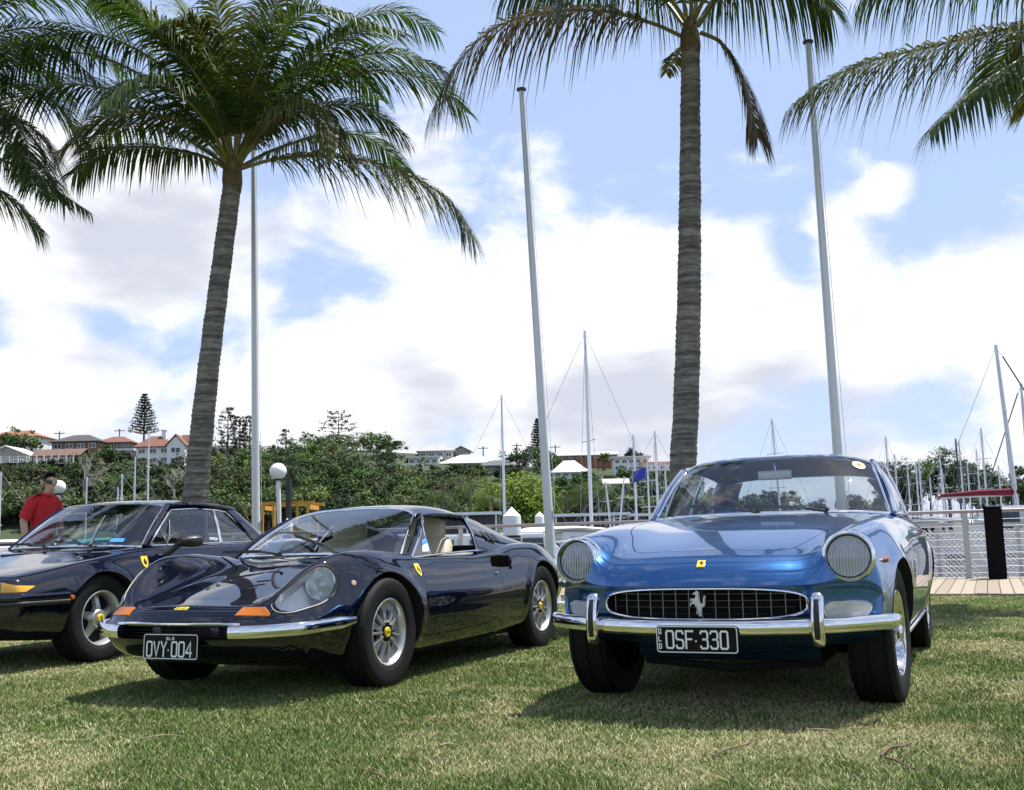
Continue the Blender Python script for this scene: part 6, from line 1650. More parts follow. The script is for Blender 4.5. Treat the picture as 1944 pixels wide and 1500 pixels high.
def person():
    base = at_depth(79, 1000, 12.3); base.z = 0
    root = empty('person', base, math.atan2(-.50, .85), 'man in red polo shirt and dark wraparound sunglasses looking down at the dark coupe', 'person')
    skin = mat('skin', (.52, .30, .21), .5, var=.06); red = mat('red_polo', (.52, .012, .022), .8, bump=.2, bscale=60); short = mat('khaki_shorts', (.20, .17, .12), .85); hair = mat('dark_hair', (.030, .019, .013), .8)
    root.scale = (.93, .88, .985)
    def skin_mesh(name, joints, edges, m, parent, rootv=0, sub=2):
        me = bpy.data.meshes.new(name); me.from_pydata([j[0] for j in joints], edges, [])
        o = bpy.data.objects.new(name, me); COL.objects.link(o)
        sm = o.modifiers.new('s', 'SKIN'); sm.use_smooth_shade = True; sm.branch_smoothing = .25
        if not me.skin_vertices: me.skin_vertices.new()
        for i, j in enumerate(joints):
            r_ = j[1]; me.skin_vertices[0].data[i].radius = r_ if isinstance(r_, tuple) else (r_, r_)
        me.skin_vertices[0].data[rootv].use_root = True
        ss = o.modifiers.new('ss', 'SUBSURF'); ss.levels = sub; ss.render_levels = sub
        bpy.context.view_layer.update(); dg = bpy.context.evaluated_depsgraph_get(); r2 = bpy.data.meshes.new_from_object(o.evaluated_get(dg)); bpy.data.objects.remove(o)
        for p in r2.polygons: p.use_smooth = True
        r2.materials.clear(); r2.materials.append(m)
        return link_mesh(name, r2, None, parent)
    # x forward, y to his left, z up; leaning slightly forward, head bowed
    J = [((0, 0, .96), (.15, .11)), ((.01, 0, 1.12), (.145, .10)), ((.03, 0, 1.30), (.16, .11)), ((.05, 0, 1.42), (.12, .085)), ((.078, 0, 1.495), .050), ((.140, 0, 1.560), (.055, .060)), ((.135, 0, 1.635), (.074, .090)), ((.118, 0, 1.705), (.072, .088)),
         ((.03, .19, 1.42), .062), ((.00, .245, 1.22), .050), ((.12, .22, 1.02), .040), ((.20, .16, .96), .034),
         ((.03, -.19, 1.42), .062), ((-.02, -.25, 1.20), .050), ((.05, -.26, .98), .040), ((.12, -.24, .92), .034),
         ((0, .095, .90), .095), ((.02, .10, .50), .066), ((-.01, .10, .10), .045), ((.12, .11, .04), .04),
         ((0, -.095, .90), .095), ((.02, -.10, .50), .066), ((-.01, -.10, .10), .045), ((.12, -.11, .04), .04), ((.226, 0, 1.608), .010), ((.198, 0, 1.545), .026), ((.045, .095, 1.44), .082), ((.045, -.095, 1.44), .082)]
    E_ = [(0, 1), (1, 2), (2, 3), (3, 4), (4, 5), (5, 6), (6, 7), (3, 26), (26, 8), (8, 9), (9, 10), (10, 11), (3, 27), (27, 12), (12, 13), (13, 14), (14, 15), (0, 16), (16, 17), (17, 18), (18, 19), (0, 20), (20, 21), (21, 22), (22, 23), (6, 24), (5, 25)]
    bo = skin_mesh('body', J, E_, skin, root); bo.data.materials.append(red)
    for pl in bo.data.polygons:
        ct = pl.center
        if abs(ct.y) > .058 and 1.40 < ct.z < 1.54: pl.material_index = 1; continue
        if .95 < ct.z < 1.478 and (abs(ct.y) < .19 or ct.z > 1.24): pl.material_index = 1 if abs(ct.y) < .16 or ct.z > 1.3 else 0
    for s in (1, -1):       # hands with separate fingers
        wr = Vector(J[11][0] if s > 0 else J[15][0]); d = (wr - Vector(J[10][0] if s > 0 else J[14][0])).normalized(); sd = Vector((0, 0, 1)).cross(d).normalized(); dn = Vector((0, 0, -1))
        js = [(tuple(wr), (.026, .018)), (tuple(wr + d * .07), (.036, .016))]; es = [(0, 1)]
        for k, (o_, ln) in enumerate(((-.030, .058), (-.010, .070), (.010, .068), (.029, .052))):
            a = wr + d * .085 + sd * o_; i = len(js); js += [(tuple(a), .0095), (tuple(a + d * ln * .6 + dn * .008), .009), (tuple(a + d * ln + dn * .03), .0075)]; es += [(1, i), (i, i + 1), (i + 1, i + 2)]
        a = wr + d * .03 - sd * .032 * s; i = len(js); js += [(tuple(a), .011), (tuple(a + d * .035 - sd * .02 * s + dn * .01), .0095), (tuple(a + d * .06 - sd * .02 * s + dn * .025), .008)]; es += [(0, i), (i, i + 1), (i + 1, i + 2)]
        skin_mesh('hand', js, es, skin, root)
    mb = MB(); rings = [(.90, .152, .112, .0), (.98, .150, .112, .0), (1.10, .146, .108, .01), (1.22, .156, .112, .02), (1.33, .168, .114, .03), (1.40, .168, .106, .04), (1.44, .148, .096, .045), (1.475, .105, .082, .055), (1.505, .066, .066, .07)]
    V = []; k = 28; rg = np.random.default_rng(4)
    for i, (z, hy, hx, cx) in enumerate(rings):
        for j in range(k):
            t = 2 * math.pi * j / k; fold = 1 + .018 * math.sin(5 * t + i * 1.7) * (1 if i < 6 else 0); V.append((cx + hx * math.cos(t) * fold, hy * math.sin(t) * fold, z))
    mb.add(V, [(i * k + j, i * k + (j + 1) % k, (i + 1) * k + (j + 1) % k, (i + 1) * k + j) for i in range(len(rings) - 1) for j in range(k)])
    for s in (1, -1):
        e = (.010, .240, 1.23) if s > 0 else (-.008, -.245, 1.22)
        mb.tube(curve([(.04, .07 * s, 1.43), (.035, .14 * s, 1.418), (.022, .195 * s, 1.36), e], 12), [.05, .066, .074, .077, .077, .076, .075, .074, .073, .073, .073, .073], 16)
    mb.build('polo_shirt', red, root, True, 70)
    mb = MB(); mb.tube([(.082 + .066 * math.cos(t), .064 * math.sin(t), 1.502 - .018 * math.cos(t)) for t in np.linspace(0, 2 * math.pi, 24)[:-1]], .014, 8, True); mb.build('collar', red, root)
    skin_mesh('shorts', [((0, 0, .98), (.165, .125)), ((0, 0, .90), (.16, .13)), ((0, .10, .84), .115), ((.02, .105, .55), .095), ((0, -.10, .84), .115), ((.02, -.105, .55), .095)], [(0, 1), (1, 2), (2, 3), (1, 4), (4, 5)], short, root)
    # short hair, ears, sunglasses
    c = Vector((.118, 0, 1.677)); V = []; F = []
    n, k = 12, 28
    for i in range(n + 1):
        for j in range(k):
            t = 2 * math.pi * j / k; f = math.cos(t)
            lim = .78 if f > .55 else (.78 + (.55 - f) / .75 * .95 if f > -.2 else 1.73)
            q = i / n * lim; V.append((c.x + (.089 if f > 0 else .100) * math.sin(q) * f, .081 * math.sin(q) * math.sin(t), c.z + .092 * math.cos(q)))
    for i in range(n):
        for j in range(k): F.append((i * k + j, i * k + (j + 1) % k, (i + 1) * k + (j + 1) % k, (i + 1) * k + j))
    mb = MB(); mb.add(V, F); mb.build('hair', hair, root, True, 180)
    gl = mat('dark_lens', (.008, .008, .010), .08, 0, .8)
    mb = MB(); V, F = sweep([(.10, .084, 1.660), (.168, .078, 1.650), (.198, .046, 1.637), (.208, 0, 1.635), (.198, -.046, 1.637), (.168, -.078, 1.650), (.10, -.084, 1.660)], oval(.005, .021, 10, 3), scale=[.4, .9, 1, .75, 1, .9, .4]); mb.add(V, F); mb.build('sunglasses', gl, root, True, 60)
    for s in (1, -1):
        mb = MB(); V, F = lathe_geo([(0, 0), (.018, .004), (.026, .014), (.02, .02), (0, .016)], 14, 'y'); mb.add([(v[0] + .105, s * (.083 + v[1]), v[2] * 1.3 + 1.63) for v in V], F); mb.build('ear', skin, root)
        mb = MB(); V, F = sweep([(-.06, .10 * s, .05), (.02, .10 * s, .055), (.12, .105 * s, .045), (.19, .11 * s, .035)], oval(.048, .042, 12, 2.6), scale=[.7, 1, 1, .6]); mb.add(V, F); mb.build('shoe', WHITE, root, True, 60)
person()
# ------------------------------------------------------------------ far shore: hill, houses, trees, marina
RIDGE_PX = [(-400, 862), (0, 862), (110, 860), (250, 872), (400, 868), (520, 850), (650, 850), (780, 862), (900, 876), (1000, 882), (1100, 886), (1200, 890), (1290, 905), (1360, 945), (1480, 985), (1700, 990), (2400, 990)]
_rp = [at_depth(u, v, 200.0) for u, v in RIDGE_PX]
_RX = np.array([p.x for p in _rp]); _RZ = np.array([p.z for p in _rp])
def terrain(x, y):
    x = np.asarray(x, float); y = np.asarray(y, float)
    h = np.interp(x * 200 / np.maximum(y, 1), _RX, _RZ)
    s = sstep(y, 108, 205) * .72 + .28 * np.clip((y - 108) / 97, 0, 1.0)
    n = (fbm(x * .05 + 9, y * .05, 4, 2) - .5) * 3.0 * np.clip((y - 112) / 30, 0, 1) * np.clip(h / 10, .1, 1)
    return -2.2 + (h + 2.2) * s + n - .0 * x
def on_terrain(u, v, lo=112.0, hi=240.0):
    d = ray(u, v)
    for y in np.arange(lo, hi, .5):
        p = CAM + d * (y / d.y)
        if p.z <= float(terrain(p.x, p.y)): return p
    return CAM + d * (hi / d.y)
def hill():
    xs = np.arange(-330, 420, 4.0); ys = np.r_[np.arange(104, 215, 3.0), np.arange(215, 420, 12.0)]
    X, Y = np.meshgrid(xs, ys); Zt = terrain(X, Y); V = np.stack([X, Y, Zt], -1).reshape(-1, 3); r, c = X.shape
    i = (np.arange(r - 1)[:, None] * c + np.arange(c - 1)[None]).ravel()
    me = np_mesh('hill', V, np.stack([i, i + 1, i + c + 1, i + c], 1)); finish(me, True, 180)
    tag(link_mesh('hill', me, mat('hillside_grass', (.040, .062, .020), .95, color2=(.028, .040, .016), vscale=.12, bump=.4, bscale=1.0)), kind='structure')
hill()

# ---- foliage
def crown_geo(rg, c, rx, ry, rz, nclump, nleaf, size, shell=.55):
    """leaf quads in clumps spread through an uneven crown; returns V (n,4,3)"""
    u = rg.normal(size=(nclump, 3)); u /= np.linalg.norm(u, axis=1)[:, None]; u[:, 2] = np.where(u[:, 2] < -.35, -u[:, 2] * .4, u[:, 2])
    rad = rg.uniform(shell, 1.02, nclump) * (1 + .18 * np.sin(u[:, 0] * 5 + rg.uniform(0, 6)) * np.cos(u[:, 1] * 4))
    C = u * rad[:, None] * np.array([rx, ry, rz])
    cs = rg.uniform(.5, 1.15, nclump) * min(rx, rz) * .27
    P = np.repeat(C, nleaf, 0) + rg.normal(size=(nclump * nleaf, 3)) * np.repeat(cs, nleaf)[:, None] * np.array([.62, .62, .42])
    n = len(P); nrm = rg.normal(size=(n, 3)) + np.array([0, 0, .9]) + P / np.array([rx, ry, rz]) * .8; nrm /= np.linalg.norm(nrm, axis=1)[:, None]
    a = np.cross(nrm, rg.normal(size=(n, 3))); a /= np.linalg.norm(a, axis=1)[:, None] + 1e-9; b = np.cross(nrm, a)
    s = (size * rg.uniform(.6, 1.3, n))[:, None]
    Q = np.stack([P - a * s, P - b * s * .6, P + a * s, P + b * s * .6], 1) + np.array(c)
    return Q
def attr_mat(name, rough=.7, trans=.18):
    m = bpy.data.materials.new(name); m.use_nodes = True; nt = m.node_tree; b = nt.nodes['Principled BSDF']; at = nt.nodes.new('ShaderNodeAttribute'); at.attribute_name = 'tint'
    nt.links.new(at.outputs['Color'], b.inputs['Base Color']); b.inputs['Roughness'].default_value = rough; b.inputs['Specular IOR Level'].default_value = .25
    t = nt.nodes.new('ShaderNodeBsdfTranslucent'); nt.links.new(at.outputs['Color'], t.inputs['Color']); ms = nt.nodes.new('ShaderNodeMixShader'); ms.inputs[0].default_value = trans
    nt.links.new(b.outputs[0], ms.inputs[1]); nt.links.new(t.outputs[0], ms.inputs[2]); nt.links.new(ms.outputs[0], nt.nodes['Material Output'].inputs[0])
    return m
LEAF_A = attr_mat('tree_leaves')
TREEBARK = mat('tree_bark', (.14, .115, .09), .9, var=.3, vscale=4)
def leaf_mesh(name, Q, cols):
    n = len(Q); me = np_mesh(name, Q.reshape(-1, 3), np.arange(n * 4).reshape(-1, 4))
    a = me.color_attributes.new('tint', 'FLOAT_COLOR', 'POINT'); a.data.foreach_set('color', np.repeat(np.concatenate([cols, np.ones((n, 1))], 1), 4, 0).astype(np.float32).ravel())
    return me
def leaf_cols(rg, n, base, var=.35):
    b = np.array(base); k = 1 + rg.uniform(-var, var, (n, 1)); return np.clip(b * k + rg.normal(0, .006, (n, 3)) * [1, 1, .5], .004, 1)
GREENS = [(.055, .100, .030), (.080, .130, .036), (.040, .074, .027), (.115, .150, .042), (.066, .094, .038), (.095, .112, .048)]

def tree_thing(name, label, base, h, rx, rz, col, seed, nclump=40, nleaf=40, size=.35, trunk=.25, group=None):
    rg = np.random.default_rng(seed); o = empty(name, base, 0, label, 'tree', group)
    mb = MB(); mb.tube(curve([(0, 0, -.5), (.1, 0, h * .3), (-.1, .1, h * .62), (0, 0, h * .86)], 10), [trunk * (1 - .08 * i) for i in range(10)], 8)
    for k in range(5):
        a = k * 1.26 + .3; mb.tube([(0, 0, h * (.35 + .06 * k)), (math.cos(a) * rx * .55, math.sin(a) * rx * .5, h - rz * (.9 - .12 * k))], [trunk * .5, trunk * .15], 6)
    mb.build('trunk', TREEBARK, o)
    Q = crown_geo(rg, (0, 0, h - rz), rx, rx * .85, rz, nclump, nleaf, size, .45)
    link_mesh('crown', leaf_mesh('crown', Q, leaf_cols(rg, len(Q), col)), LEAF_A, o)
    return o
def woodland(name, label, spots, seed):
    """one wooded mass: spots (u, v of the crown centre, radius m, colour index, depth)"""
    rg = np.random.default_rng(seed); QQ = []; CC = []; tb = MB()
    for (u, v, r_, ci, dep) in spots:
        if 912 < u < 1062 and v > 905: continue
        if 735 < u < 838 and 862 < v < 950 and rg.random() < .70: continue
        if 795 < u < 985 and v < 893 and r_ < 3.05: continue
        if 1045 < u < 1290 and v < 915 and rg.random() < .6: continue
        rz = r_ * rg.uniform(.75, 1.0)
        q = on_terrain(u, v + .75 * rz * FOC / dep, 112, 206)
        p = at_depth(u, v, q.y if q.y < 205.5 else dep); g = float(terrain(p.x, p.y)); z = max(p.z, g + rz * .5)
        n = int(min(40, 12 + r_ * 5)); Q = crown_geo(rg, (p.x, p.y, z), r_, r_ * .9, rz, n, 50, .20, .70)
        QQ.append(Q); CC.append(leaf_cols(rg, len(Q), tuple(np.array(GREENS[ci]) * rg.uniform(.5, 1.5)), .28))
        tb.tube([(p.x, p.y, min(g, z - r_) - .5), (p.x + rg.normal() * .3, p.y, z - rz * .3), (p.x + rg.normal() * .5, p.y, z + rz * .4)], [.28, .2, .08], 6)
        for k in range(3): a = rg.uniform(0, 6.28); tb.tube([(p.x, p.y, z - rz * .5), (p.x + math.cos(a) * r_ * .7, p.y + math.sin(a) * r_ * .5, z + rz * rg.uniform(0, .7))], [.12, .04], 5)
    Q = np.concatenate(QQ); C = np.concatenate(CC)
    o = link_mesh(name, leaf_mesh(name, Q, C), LEAF_A); tag(o, label, 'trees', kind='stuff')
    t = tb.build('trunks', TREEBARK, o); t['kind'] = 'stuff'
def woods():
    rg = np.random.default_rng(21); S = []
    # main wooded slope between the leaning palm and the hillside houses
    sky = pchip([395, 430, 470, 500, 540, 590, 620, 650, 690, 720, 760, 800, 850, 900, 960], [852, 842, 846, 850, 842, 832, 822, 816, 822, 832, 838, 852, 874, 900, 926])
    for k in range(105):
        u = rg.uniform(385, 775); t = rg.random() ** .8; v0 = float(sky(u)) + 22; v = v0 + (985 - v0) * t; dep = 196 - 78 * t + rg.uniform(-3, 3)
        S.append((u, v, rg.uniform(2.2, 4.4) * (1 - .35 * t), int(rg.choice([0, 0, 1, 2, 2, 4, 5, 3], 1)[0]), dep))
    for k in range(64):
        u = rg.uniform(755, 1000); t = rg.random() ** .7; v0 = float(sky(u)) + 20; v = v0 + (980 - v0) * t; S.append((u, v, rg.uniform(1.7, 3.0), int(rg.choice([0, 1, 2, 4, 5], 1)[0]), 180 - 60 * t))
    for k in range(90):
        u = rg.uniform(-60, 400); t = rg.random() ** .8; v0 = 900; v = v0 + (985 - v0) * t; S.append((u, v, rg.uniform(1.6, 2.9), int(rg.choice([0, 1, 2, 4, 5, 5], 1)[0]), 172 - 52 * t))
    for k in range(70):
        u = rg.uniform(960, 1330); t = rg.random(); v = 908 + 70 * t; S.append((u, v, rg.uniform(1.3, 2.4), int(rg.choice([0, 1, 2, 4, 3], 1)[0]), 178 - 56 * t))
    for u, v, r_, ci in [(40, 838, 2.6, 1), (15, 842, 2.2, 3), (60, 846, 1.6, 1), (200, 868, 2.2, 0), (225, 872, 2.0, 2), (160, 878, 2.4, 4), (235, 892, 2.0, 0), (340, 895, 2.2, 0), (1015, 872, 3.2, 1), (988, 876, 3.1, 0), (1040, 884, 2.4, 0), (715, 848, 2.8, 1), (740, 852, 2.4, 1), (700, 842, 2.2, 1), (1185, 905, 1.6, 1), (1145, 870, 1.2, 3), (760, 866, 2.0, 2)]:
        S.append((u, v, r_, ci, 192))
    for k in range(75): S.append((rg.uniform(790, 985), rg.uniform(895, 940), rg.uniform(1.1, 1.9), int(rg.choice([0, 1, 2, 4], 1)[0]), 170))
    for k in range(40): S.append((rg.uniform(0, 380), rg.uniform(888, 915), rg.uniform(1.0, 1.7), int(rg.choice([0, 2, 4, 5], 1)[0]), 170))
    for k in range(30): S.append((rg.uniform(1060, 1300), rg.uniform(918, 945), rg.uniform(1.0, 1.6), int(rg.choice([0, 1, 2, 4], 1)[0]), 165))
    woodland('woodland', 'dense mixed green woodland covering the hillside across the marina', S, 31)
    S = []
    for k in range(46):
        u = rg.uniform(1690, 2060); S.append((u, 918 + rg.uniform(-16, 40) - (18 if 1770 < u < 1830 else 0), rg.uniform(2.0, 3.6), int(rg.choice([0, 2, 2, 4], 1)[0]), 185 + rg.uniform(-6, 6)))
    for k in range(26): S.append((rg.uniform(1330, 1700), 955 + rg.uniform(-8, 25), rg.uniform(1.8, 2.8), 2, 190))
    woodland('treeline', 'dark green line of trees on the far bank behind the moored masts', S, 33)
woods()

def conifer(name, label, u, vt, vb, dep, width, kind, seed):
    """araucaria: tiers of branches; kind 'norfolk' regular and pointed, 'bunya' rounded with tufts"""
    rg = np.random.default_rng(seed); top = at_depth(u, vt, dep); bot = at_depth(u, vb, dep); h = top.z - bot.z
    o = empty(name, bot, 0, label, 'tree'); tb = MB(); tb.tube([(0, 0, -1), (0, 0, h * .5), (0, 0, h)], [.22, .14, .03], 8)
    Q = []
    nt_ = int(h / .55) if kind == 'norfolk' else int(h / .75)
    for k in range(nt_):
        t = (k + .5) / nt_; z = h * (.12 + .88 * t)
        L_ = width / 2 * ((1 - t) ** .75 * 1.05 + .06) if kind == 'norfolk' else width / 2 * (.55 + .6 * math.sin(math.pi * min(1, .15 + t * .85)))
        nb = 9 if kind == 'norfolk' else 8; off = rg.uniform(0, 1)
        for b in range(nb):
            if kind != 'norfolk' and rg.random() < .42: continue
            a = 2 * math.pi * (b + off) / nb; L1 = L_ * rg.uniform(.8, 1.1); d = np.array([math.cos(a), math.sin(a), 0]); lift = .22 if kind == 'norfolk' else .10
            p0 = np.array([0, 0, z]); p1 = p0 + d * L1 + np.array([0, 0, L1 * lift])
            tb.tube([p0, p1], [.05, .02], 4)
            qs = np.linspace(.25, 1, 9) if kind == 'norfolk' else np.linspace(.7, 1.05, 5)
            for q in qs:
                c = p0 + (p1 - p0) * q + np.array([0, 0, .05]); m = 3 if kind == 'norfolk' else 5
                for _ in range(m):
                    nn = rg.normal(size=3); nn /= np.linalg.norm(nn); aa = np.cross(nn, rg.normal(size=3)); aa /= np.linalg.norm(aa); bb = np.cross(nn, aa); s = rg.uniform(.10, .20) if kind == 'norfolk' else rg.uniform(.11, .20)
                    cc = c + rg.normal(size=3) * (.07 if kind == 'norfolk' else .16); Q.append([cc - aa * s, cc - bb * s * .6, cc + aa * s, cc + bb * s * .6])
    tb.build('trunk', TREEBARK, o); Q = np.array(Q)
    link_mesh('crown', leaf_mesh('crown', Q, leaf_cols(rg, len(Q), (.030, .045, .020))), LEAF_A, o)
conifer('norfolk_pine', 'tall tiered norfolk pine standing above the white red-roofed villa', 273, 748, 838, 196, 5.2, 'norfolk', 1)
conifer('norfolk_pine', 'slim tiered norfolk pine on the ridge behind the middle flagpole', 1022, 795, 880, 200, 3.7, 'norfolk', 2)
conifer('hoop_pine', 'dark tufted hoop pine beside the leaning palm, tallest of its row', 432, 774, 880, 188, 3.0, 'bunya', 3)
conifer('hoop_pine', 'dark tufted hoop pine in the middle of the row on the ridge', 455, 790, 880, 190, 2.6, 'bunya', 4)
conifer('hoop_pine', 'dark tufted hoop pine against the thin flagpole', 474, 790, 884, 187, 2.6, 'bunya', 5)
conifer('hoop_pine', 'small tufted pine above the wooded slope with bare lower stem', 543, 815, 870, 192, 2.0, 'bunya', 6)
conifer('bunya_pine', 'large domed bunya pine crowning the wooded slope', 643, 782, 880, 190, 6.4, 'bunya', 7)
conifer('hoop_pine', 'open-branched pine standing over the moored masts beside the blue car', 1703, 878, 950, 180, 4.0, 'bunya', 8)

tree_thing('round_tree', 'dark round clipped tree on the ridge beside the white flats', tuple(at_depth(1203, 885, 188)), 3.1, 1.9, 1.6, (.035, .035, .022), 5, 30, 40, .22, .15)
tree_thing('fig_tree', 'broad bright lime green fig tree on the far bank', (at_depth(985, 1000, 108).x, 108, -1.2), 8.6, 4.6, 3.9, (.17, .25, .028), 9, 170, 130, .15, .3)
def bare_tree(u, v, h, dep, lab, seed):
    rg = np.random.default_rng(seed); p = at_depth(u, v, dep); o = empty('bare_tree', p, 0, lab, 'tree', 'leafless grey trees on the slope'); tb = MB()
    def br(a, d, l, r_, k):
        b = a + d * l; tb.tube([a, (a + b) / 2 + Vector(rg.normal(size=3)) * l * .07, b], [r_, r_ * .8, r_ * .6], 5, cap=False)
        if k:
            for _ in range(3): br(b if _ else (a + b) / 2, (d + Vector(rg.normal(size=3)) * .62 + Vector((0, 0, .12))).normalized(), l * .68, r_ * .58, k - 1)
    br(Vector((0, 0, -.6)), Vector((0, 0, 1)), h * .36, .14, 5)
    tb.build('branches', mat('pale_bark', (.33, .31, .28), .9, var=.2), o)
for u, v, h, dep, s, lab in [(160, 935, 6.5, 150, 4, 'leafless grey tree below the verandah house'), (198, 940, 5.5, 152, 7, 'leafless grey tree downhill of the dark hip roof'), (330, 940, 5.5, 140, 11, 'leafless pale tree below the white villa')]: bare_tree(u, v, h, dep, lab, s)

def small_palm(u, vt, vb, dep, sp, lab, seed):
    rg = np.random.default_rng(seed); top = at_depth(u, vt, dep); bot = at_depth(u, vb, dep); o = empty('bank_palm', bot, 0, lab, 'palm tree', 'feathery palms on the far bank'); h = top.z - bot.z
    mb = MB(); mb.tube([(0, 0, -.5), (.05, 0, h * .5), (0, 0, h)], [.22, .16, .14], 10); mb.build('trunk', TREEBARK, o)
    for k in range(15):
        a = k * 2.4; el = rg.uniform(-.1, 1.1); L_ = sp * rg.uniform(.8, 1.1); dx, dy = math.cos(a), math.sin(a)
        path = [(0, 0, h), (dx * L_ * .35, dy * L_ * .35, h + L_ * .35 * el), (dx * L_ * .75, dy * L_ * .75, h + L_ * (.45 * el - .15)), (dx * L_, dy * L_, h + L_ * (.3 * el - .5))]
        (V, F), (rv, rf) = frond_mesh(path, sp * .34, seed * 50 + k, nl=26, droop=.5, thick=.05)
        # wider leaflets at this distance
        fo = link_mesh('frond', np_mesh('frond', V, F), FROND_O if k % 3 == 0 else FROND_G, o)
for k, (u, vt, vb, dep, sp) in enumerate([(893, 930, 995, 100, 2.6), (1108, 930, 995, 104, 2.4), (1135, 932, 995, 102, 2.5), (1075, 945, 995, 104, 1.8), (932, 952, 998, 98, 1.7), (838, 945, 990, 112, 2.2), (1285, 950, 990, 112, 1.8)]):
    small_palm(u, vt, vb, dep, sp, ['feathery palm with thick pale trunk in front of the lime green tree', 'feathery palm between the two tall masts', 'feathery palm right against the tall white mast', 'short palm under the lime green tree edge', 'small palm below the lime green tree', 'low palm at the foot of the wooded slope', 'low palm beside the straight coconut palm'][k].replace('right against', 'close to'), 60 + k)

# ---- houses
PANE = mat('dark_window_pane', (.03, .04, .05), .08, 0, .5); WFRAME = mat('white_window_frame', (.75, .75, .73), .5)
def house(label, u0, u1, vb, ve, vt, dep, roof, wcol, rcol, wins=(3, 1), yaw=0.0, dfac=.7, balcony=False, chimney=False, gable_white=False, over=.45):
    """box of rooms with a roof: pixels give its width, base, eave and ridge at its depth"""
    um = (u0 + u1) / 2; dep = min(dep, on_terrain(um, vb).y); b = at_depth(um, vb, dep); w = (u1 - u0) / FOC * dep; z0 = b.z; h = at_depth(um, ve, dep).z - z0; rh = max(.05, at_depth(um, vt, dep).z - z0 - h)
    o = empty('house', (b.x, dep, z0), yaw, label, 'house'); d = w * dfac
    wm = mat('wall_%d_%d' % (u0, vb), wcol, .8, var=.06, vscale=.8); rm = mat('roof_%d_%d' % (u0, vb), rcol, .7, var=.18, vscale=2.0, stretch=(1, 1, 4))
    mb = MB(); mb.box(-w / 2, w / 2, 0, d, -4, h); wl = mb.build('wall', wm, o, False)
    X, D0, D1 = w / 2 + over, -over, d + over; mb = MB()
    if roof == 'hip':
        r = min(X * .92, (D1 - D0) * .48); V = [(-X, D0, h + .02), (X, D0, h + .02), (X, D1, h + .02), (-X, D1, h + .02), (-X + r, (D0 + D1) / 2, h + rh), (X - r, (D0 + D1) / 2, h + rh), (-X, D0, h - .12), (X, D0, h - .12), (X, D1, h - .12), (-X, D1, h - .12)]
        mb.add(V, [(0, 1, 5, 4), (1, 2, 5), (2, 3, 4, 5), (3, 0, 4), (0, 6, 7, 1), (1, 7, 8, 2), (2, 8, 9, 3), (3, 9, 6, 0), (6, 9, 8, 7)])
    elif roof == 'gable':       # ridge runs towards the viewer
        V = [(-X, D0, h), (0, D0, h + rh), (X, D0, h), (-X, D1, h), (0, D1, h + rh), (X, D1, h)]; T = .14; V += [(x, y, z - T) for x, y, z in V]
        mb.add(V, [(0, 1, 4, 3), (1, 2, 5, 4), (6, 9, 10, 7), (7, 10, 11, 8), (0, 6, 7, 1), (1, 7, 8, 2), (0, 3, 9, 6), (2, 8, 11, 5), (3, 4, 10, 9), (4, 5, 11, 10)])
        for gy in (0, d): g = MB(); g.add([(-w / 2, gy, h - .01), (w / 2, gy, h - .01), (0, gy, h + rh * w / 2 / X - .05)], [(0, 1, 2)]); g.build('gable', wm, o, False)
    elif roof == 'side':        # ridge runs across
        V = [(-X, D0, h), (X, D0, h), (-X, (D0 + D1) / 2, h + rh), (X, (D0 + D1) / 2, h + rh), (-X, D1, h), (X, D1, h)]; V += [(x, y, z - .14) for x, y, z in V]
        mb.add(V, [(0, 1, 3, 2), (2, 3, 5, 4), (6, 8, 9, 7), (8, 10, 11, 9), (0, 6, 7, 1), (4, 5, 11, 10), (0, 2, 8, 6), (2, 4, 10, 8), (1, 7, 9, 3), (3, 9, 11, 5)])
    else: mb.box(-X, X, D0, D1, h + .01, h + rh)
    ro = mb.build('roof', rm, o, False)
    if chimney:
        mb = MB(); cx = w * .22; mb.box(cx - .35, cx + .35, d * .4, d * .4 + .6, h + rh * .3, h + rh + .9); mb.box(cx - .45, cx + .45, d * .4 - .1, d * .4 + .7, h + rh + .9, h + rh + 1.05); mb.build('chimney', wm, ro, False)
    nx, ny = wins; sh = h / ny
    for j in range(ny):
        for i in range(nx):
            x = -w / 2 + w * (i + .5) / nx; ww = min(1.7, w / nx * .62); wh = min(1.4, sh * .52); zc = sh * j + sh * .52
            if zc < -.2: continue
            mb = MB(); mb.box(x - ww / 2, x + ww / 2, -.06, -.004, zc - wh / 2, zc + wh / 2); f = mb.build('window', WFRAME, o, False)
            for k in (-1, 1): mb = MB(); mb.box(x + k * ww * .24 - ww * .20, x + k * ww * .24 + ww * .20, -.075, -.062, zc - wh * .42, zc + wh * .42); mb.build('pane', PANE, f, False)
    if balcony:
        mb = MB(); mb.box(-w / 2, w / 2, -1.8, -.08, h * .42, h * .42 + .14); bo = mb.build('balcony', WFRAME, o, False)
        for k in range(7): x = -w / 2 + .1 + (w - .2) * k / 6; mb = MB(); mb.box(x - .07, x + .07, -1.78, -1.64, -1.5, h); mb.build('post', WFRAME, bo, False)
        mb = MB(); mb.box(-w / 2, w / 2, -1.80, -1.74, h * .42 + .95, h * .42 + 1.02)
        for k in range(int(w / .35)): x = -w / 2 + .175 + k * .35; mb.box(x - .02, x + .02, -1.79, -1.75, h * .42 + .14, h * .42 + .95)
        mb.build('railing', WFRAME, bo, False)
    return o
W_, TR, BR, DG, LG = (.72, .71, .68), (.185, .080, .052), (.13, .075, .060), (.085, .085, .09), (.36, .36, .36)
house('white-walled house with orange tiled hip roof above the grey gabled house', -30, 72, 852, 829, 814, 200, 'hip', W_, (.27, .105, .055), (4, 1))
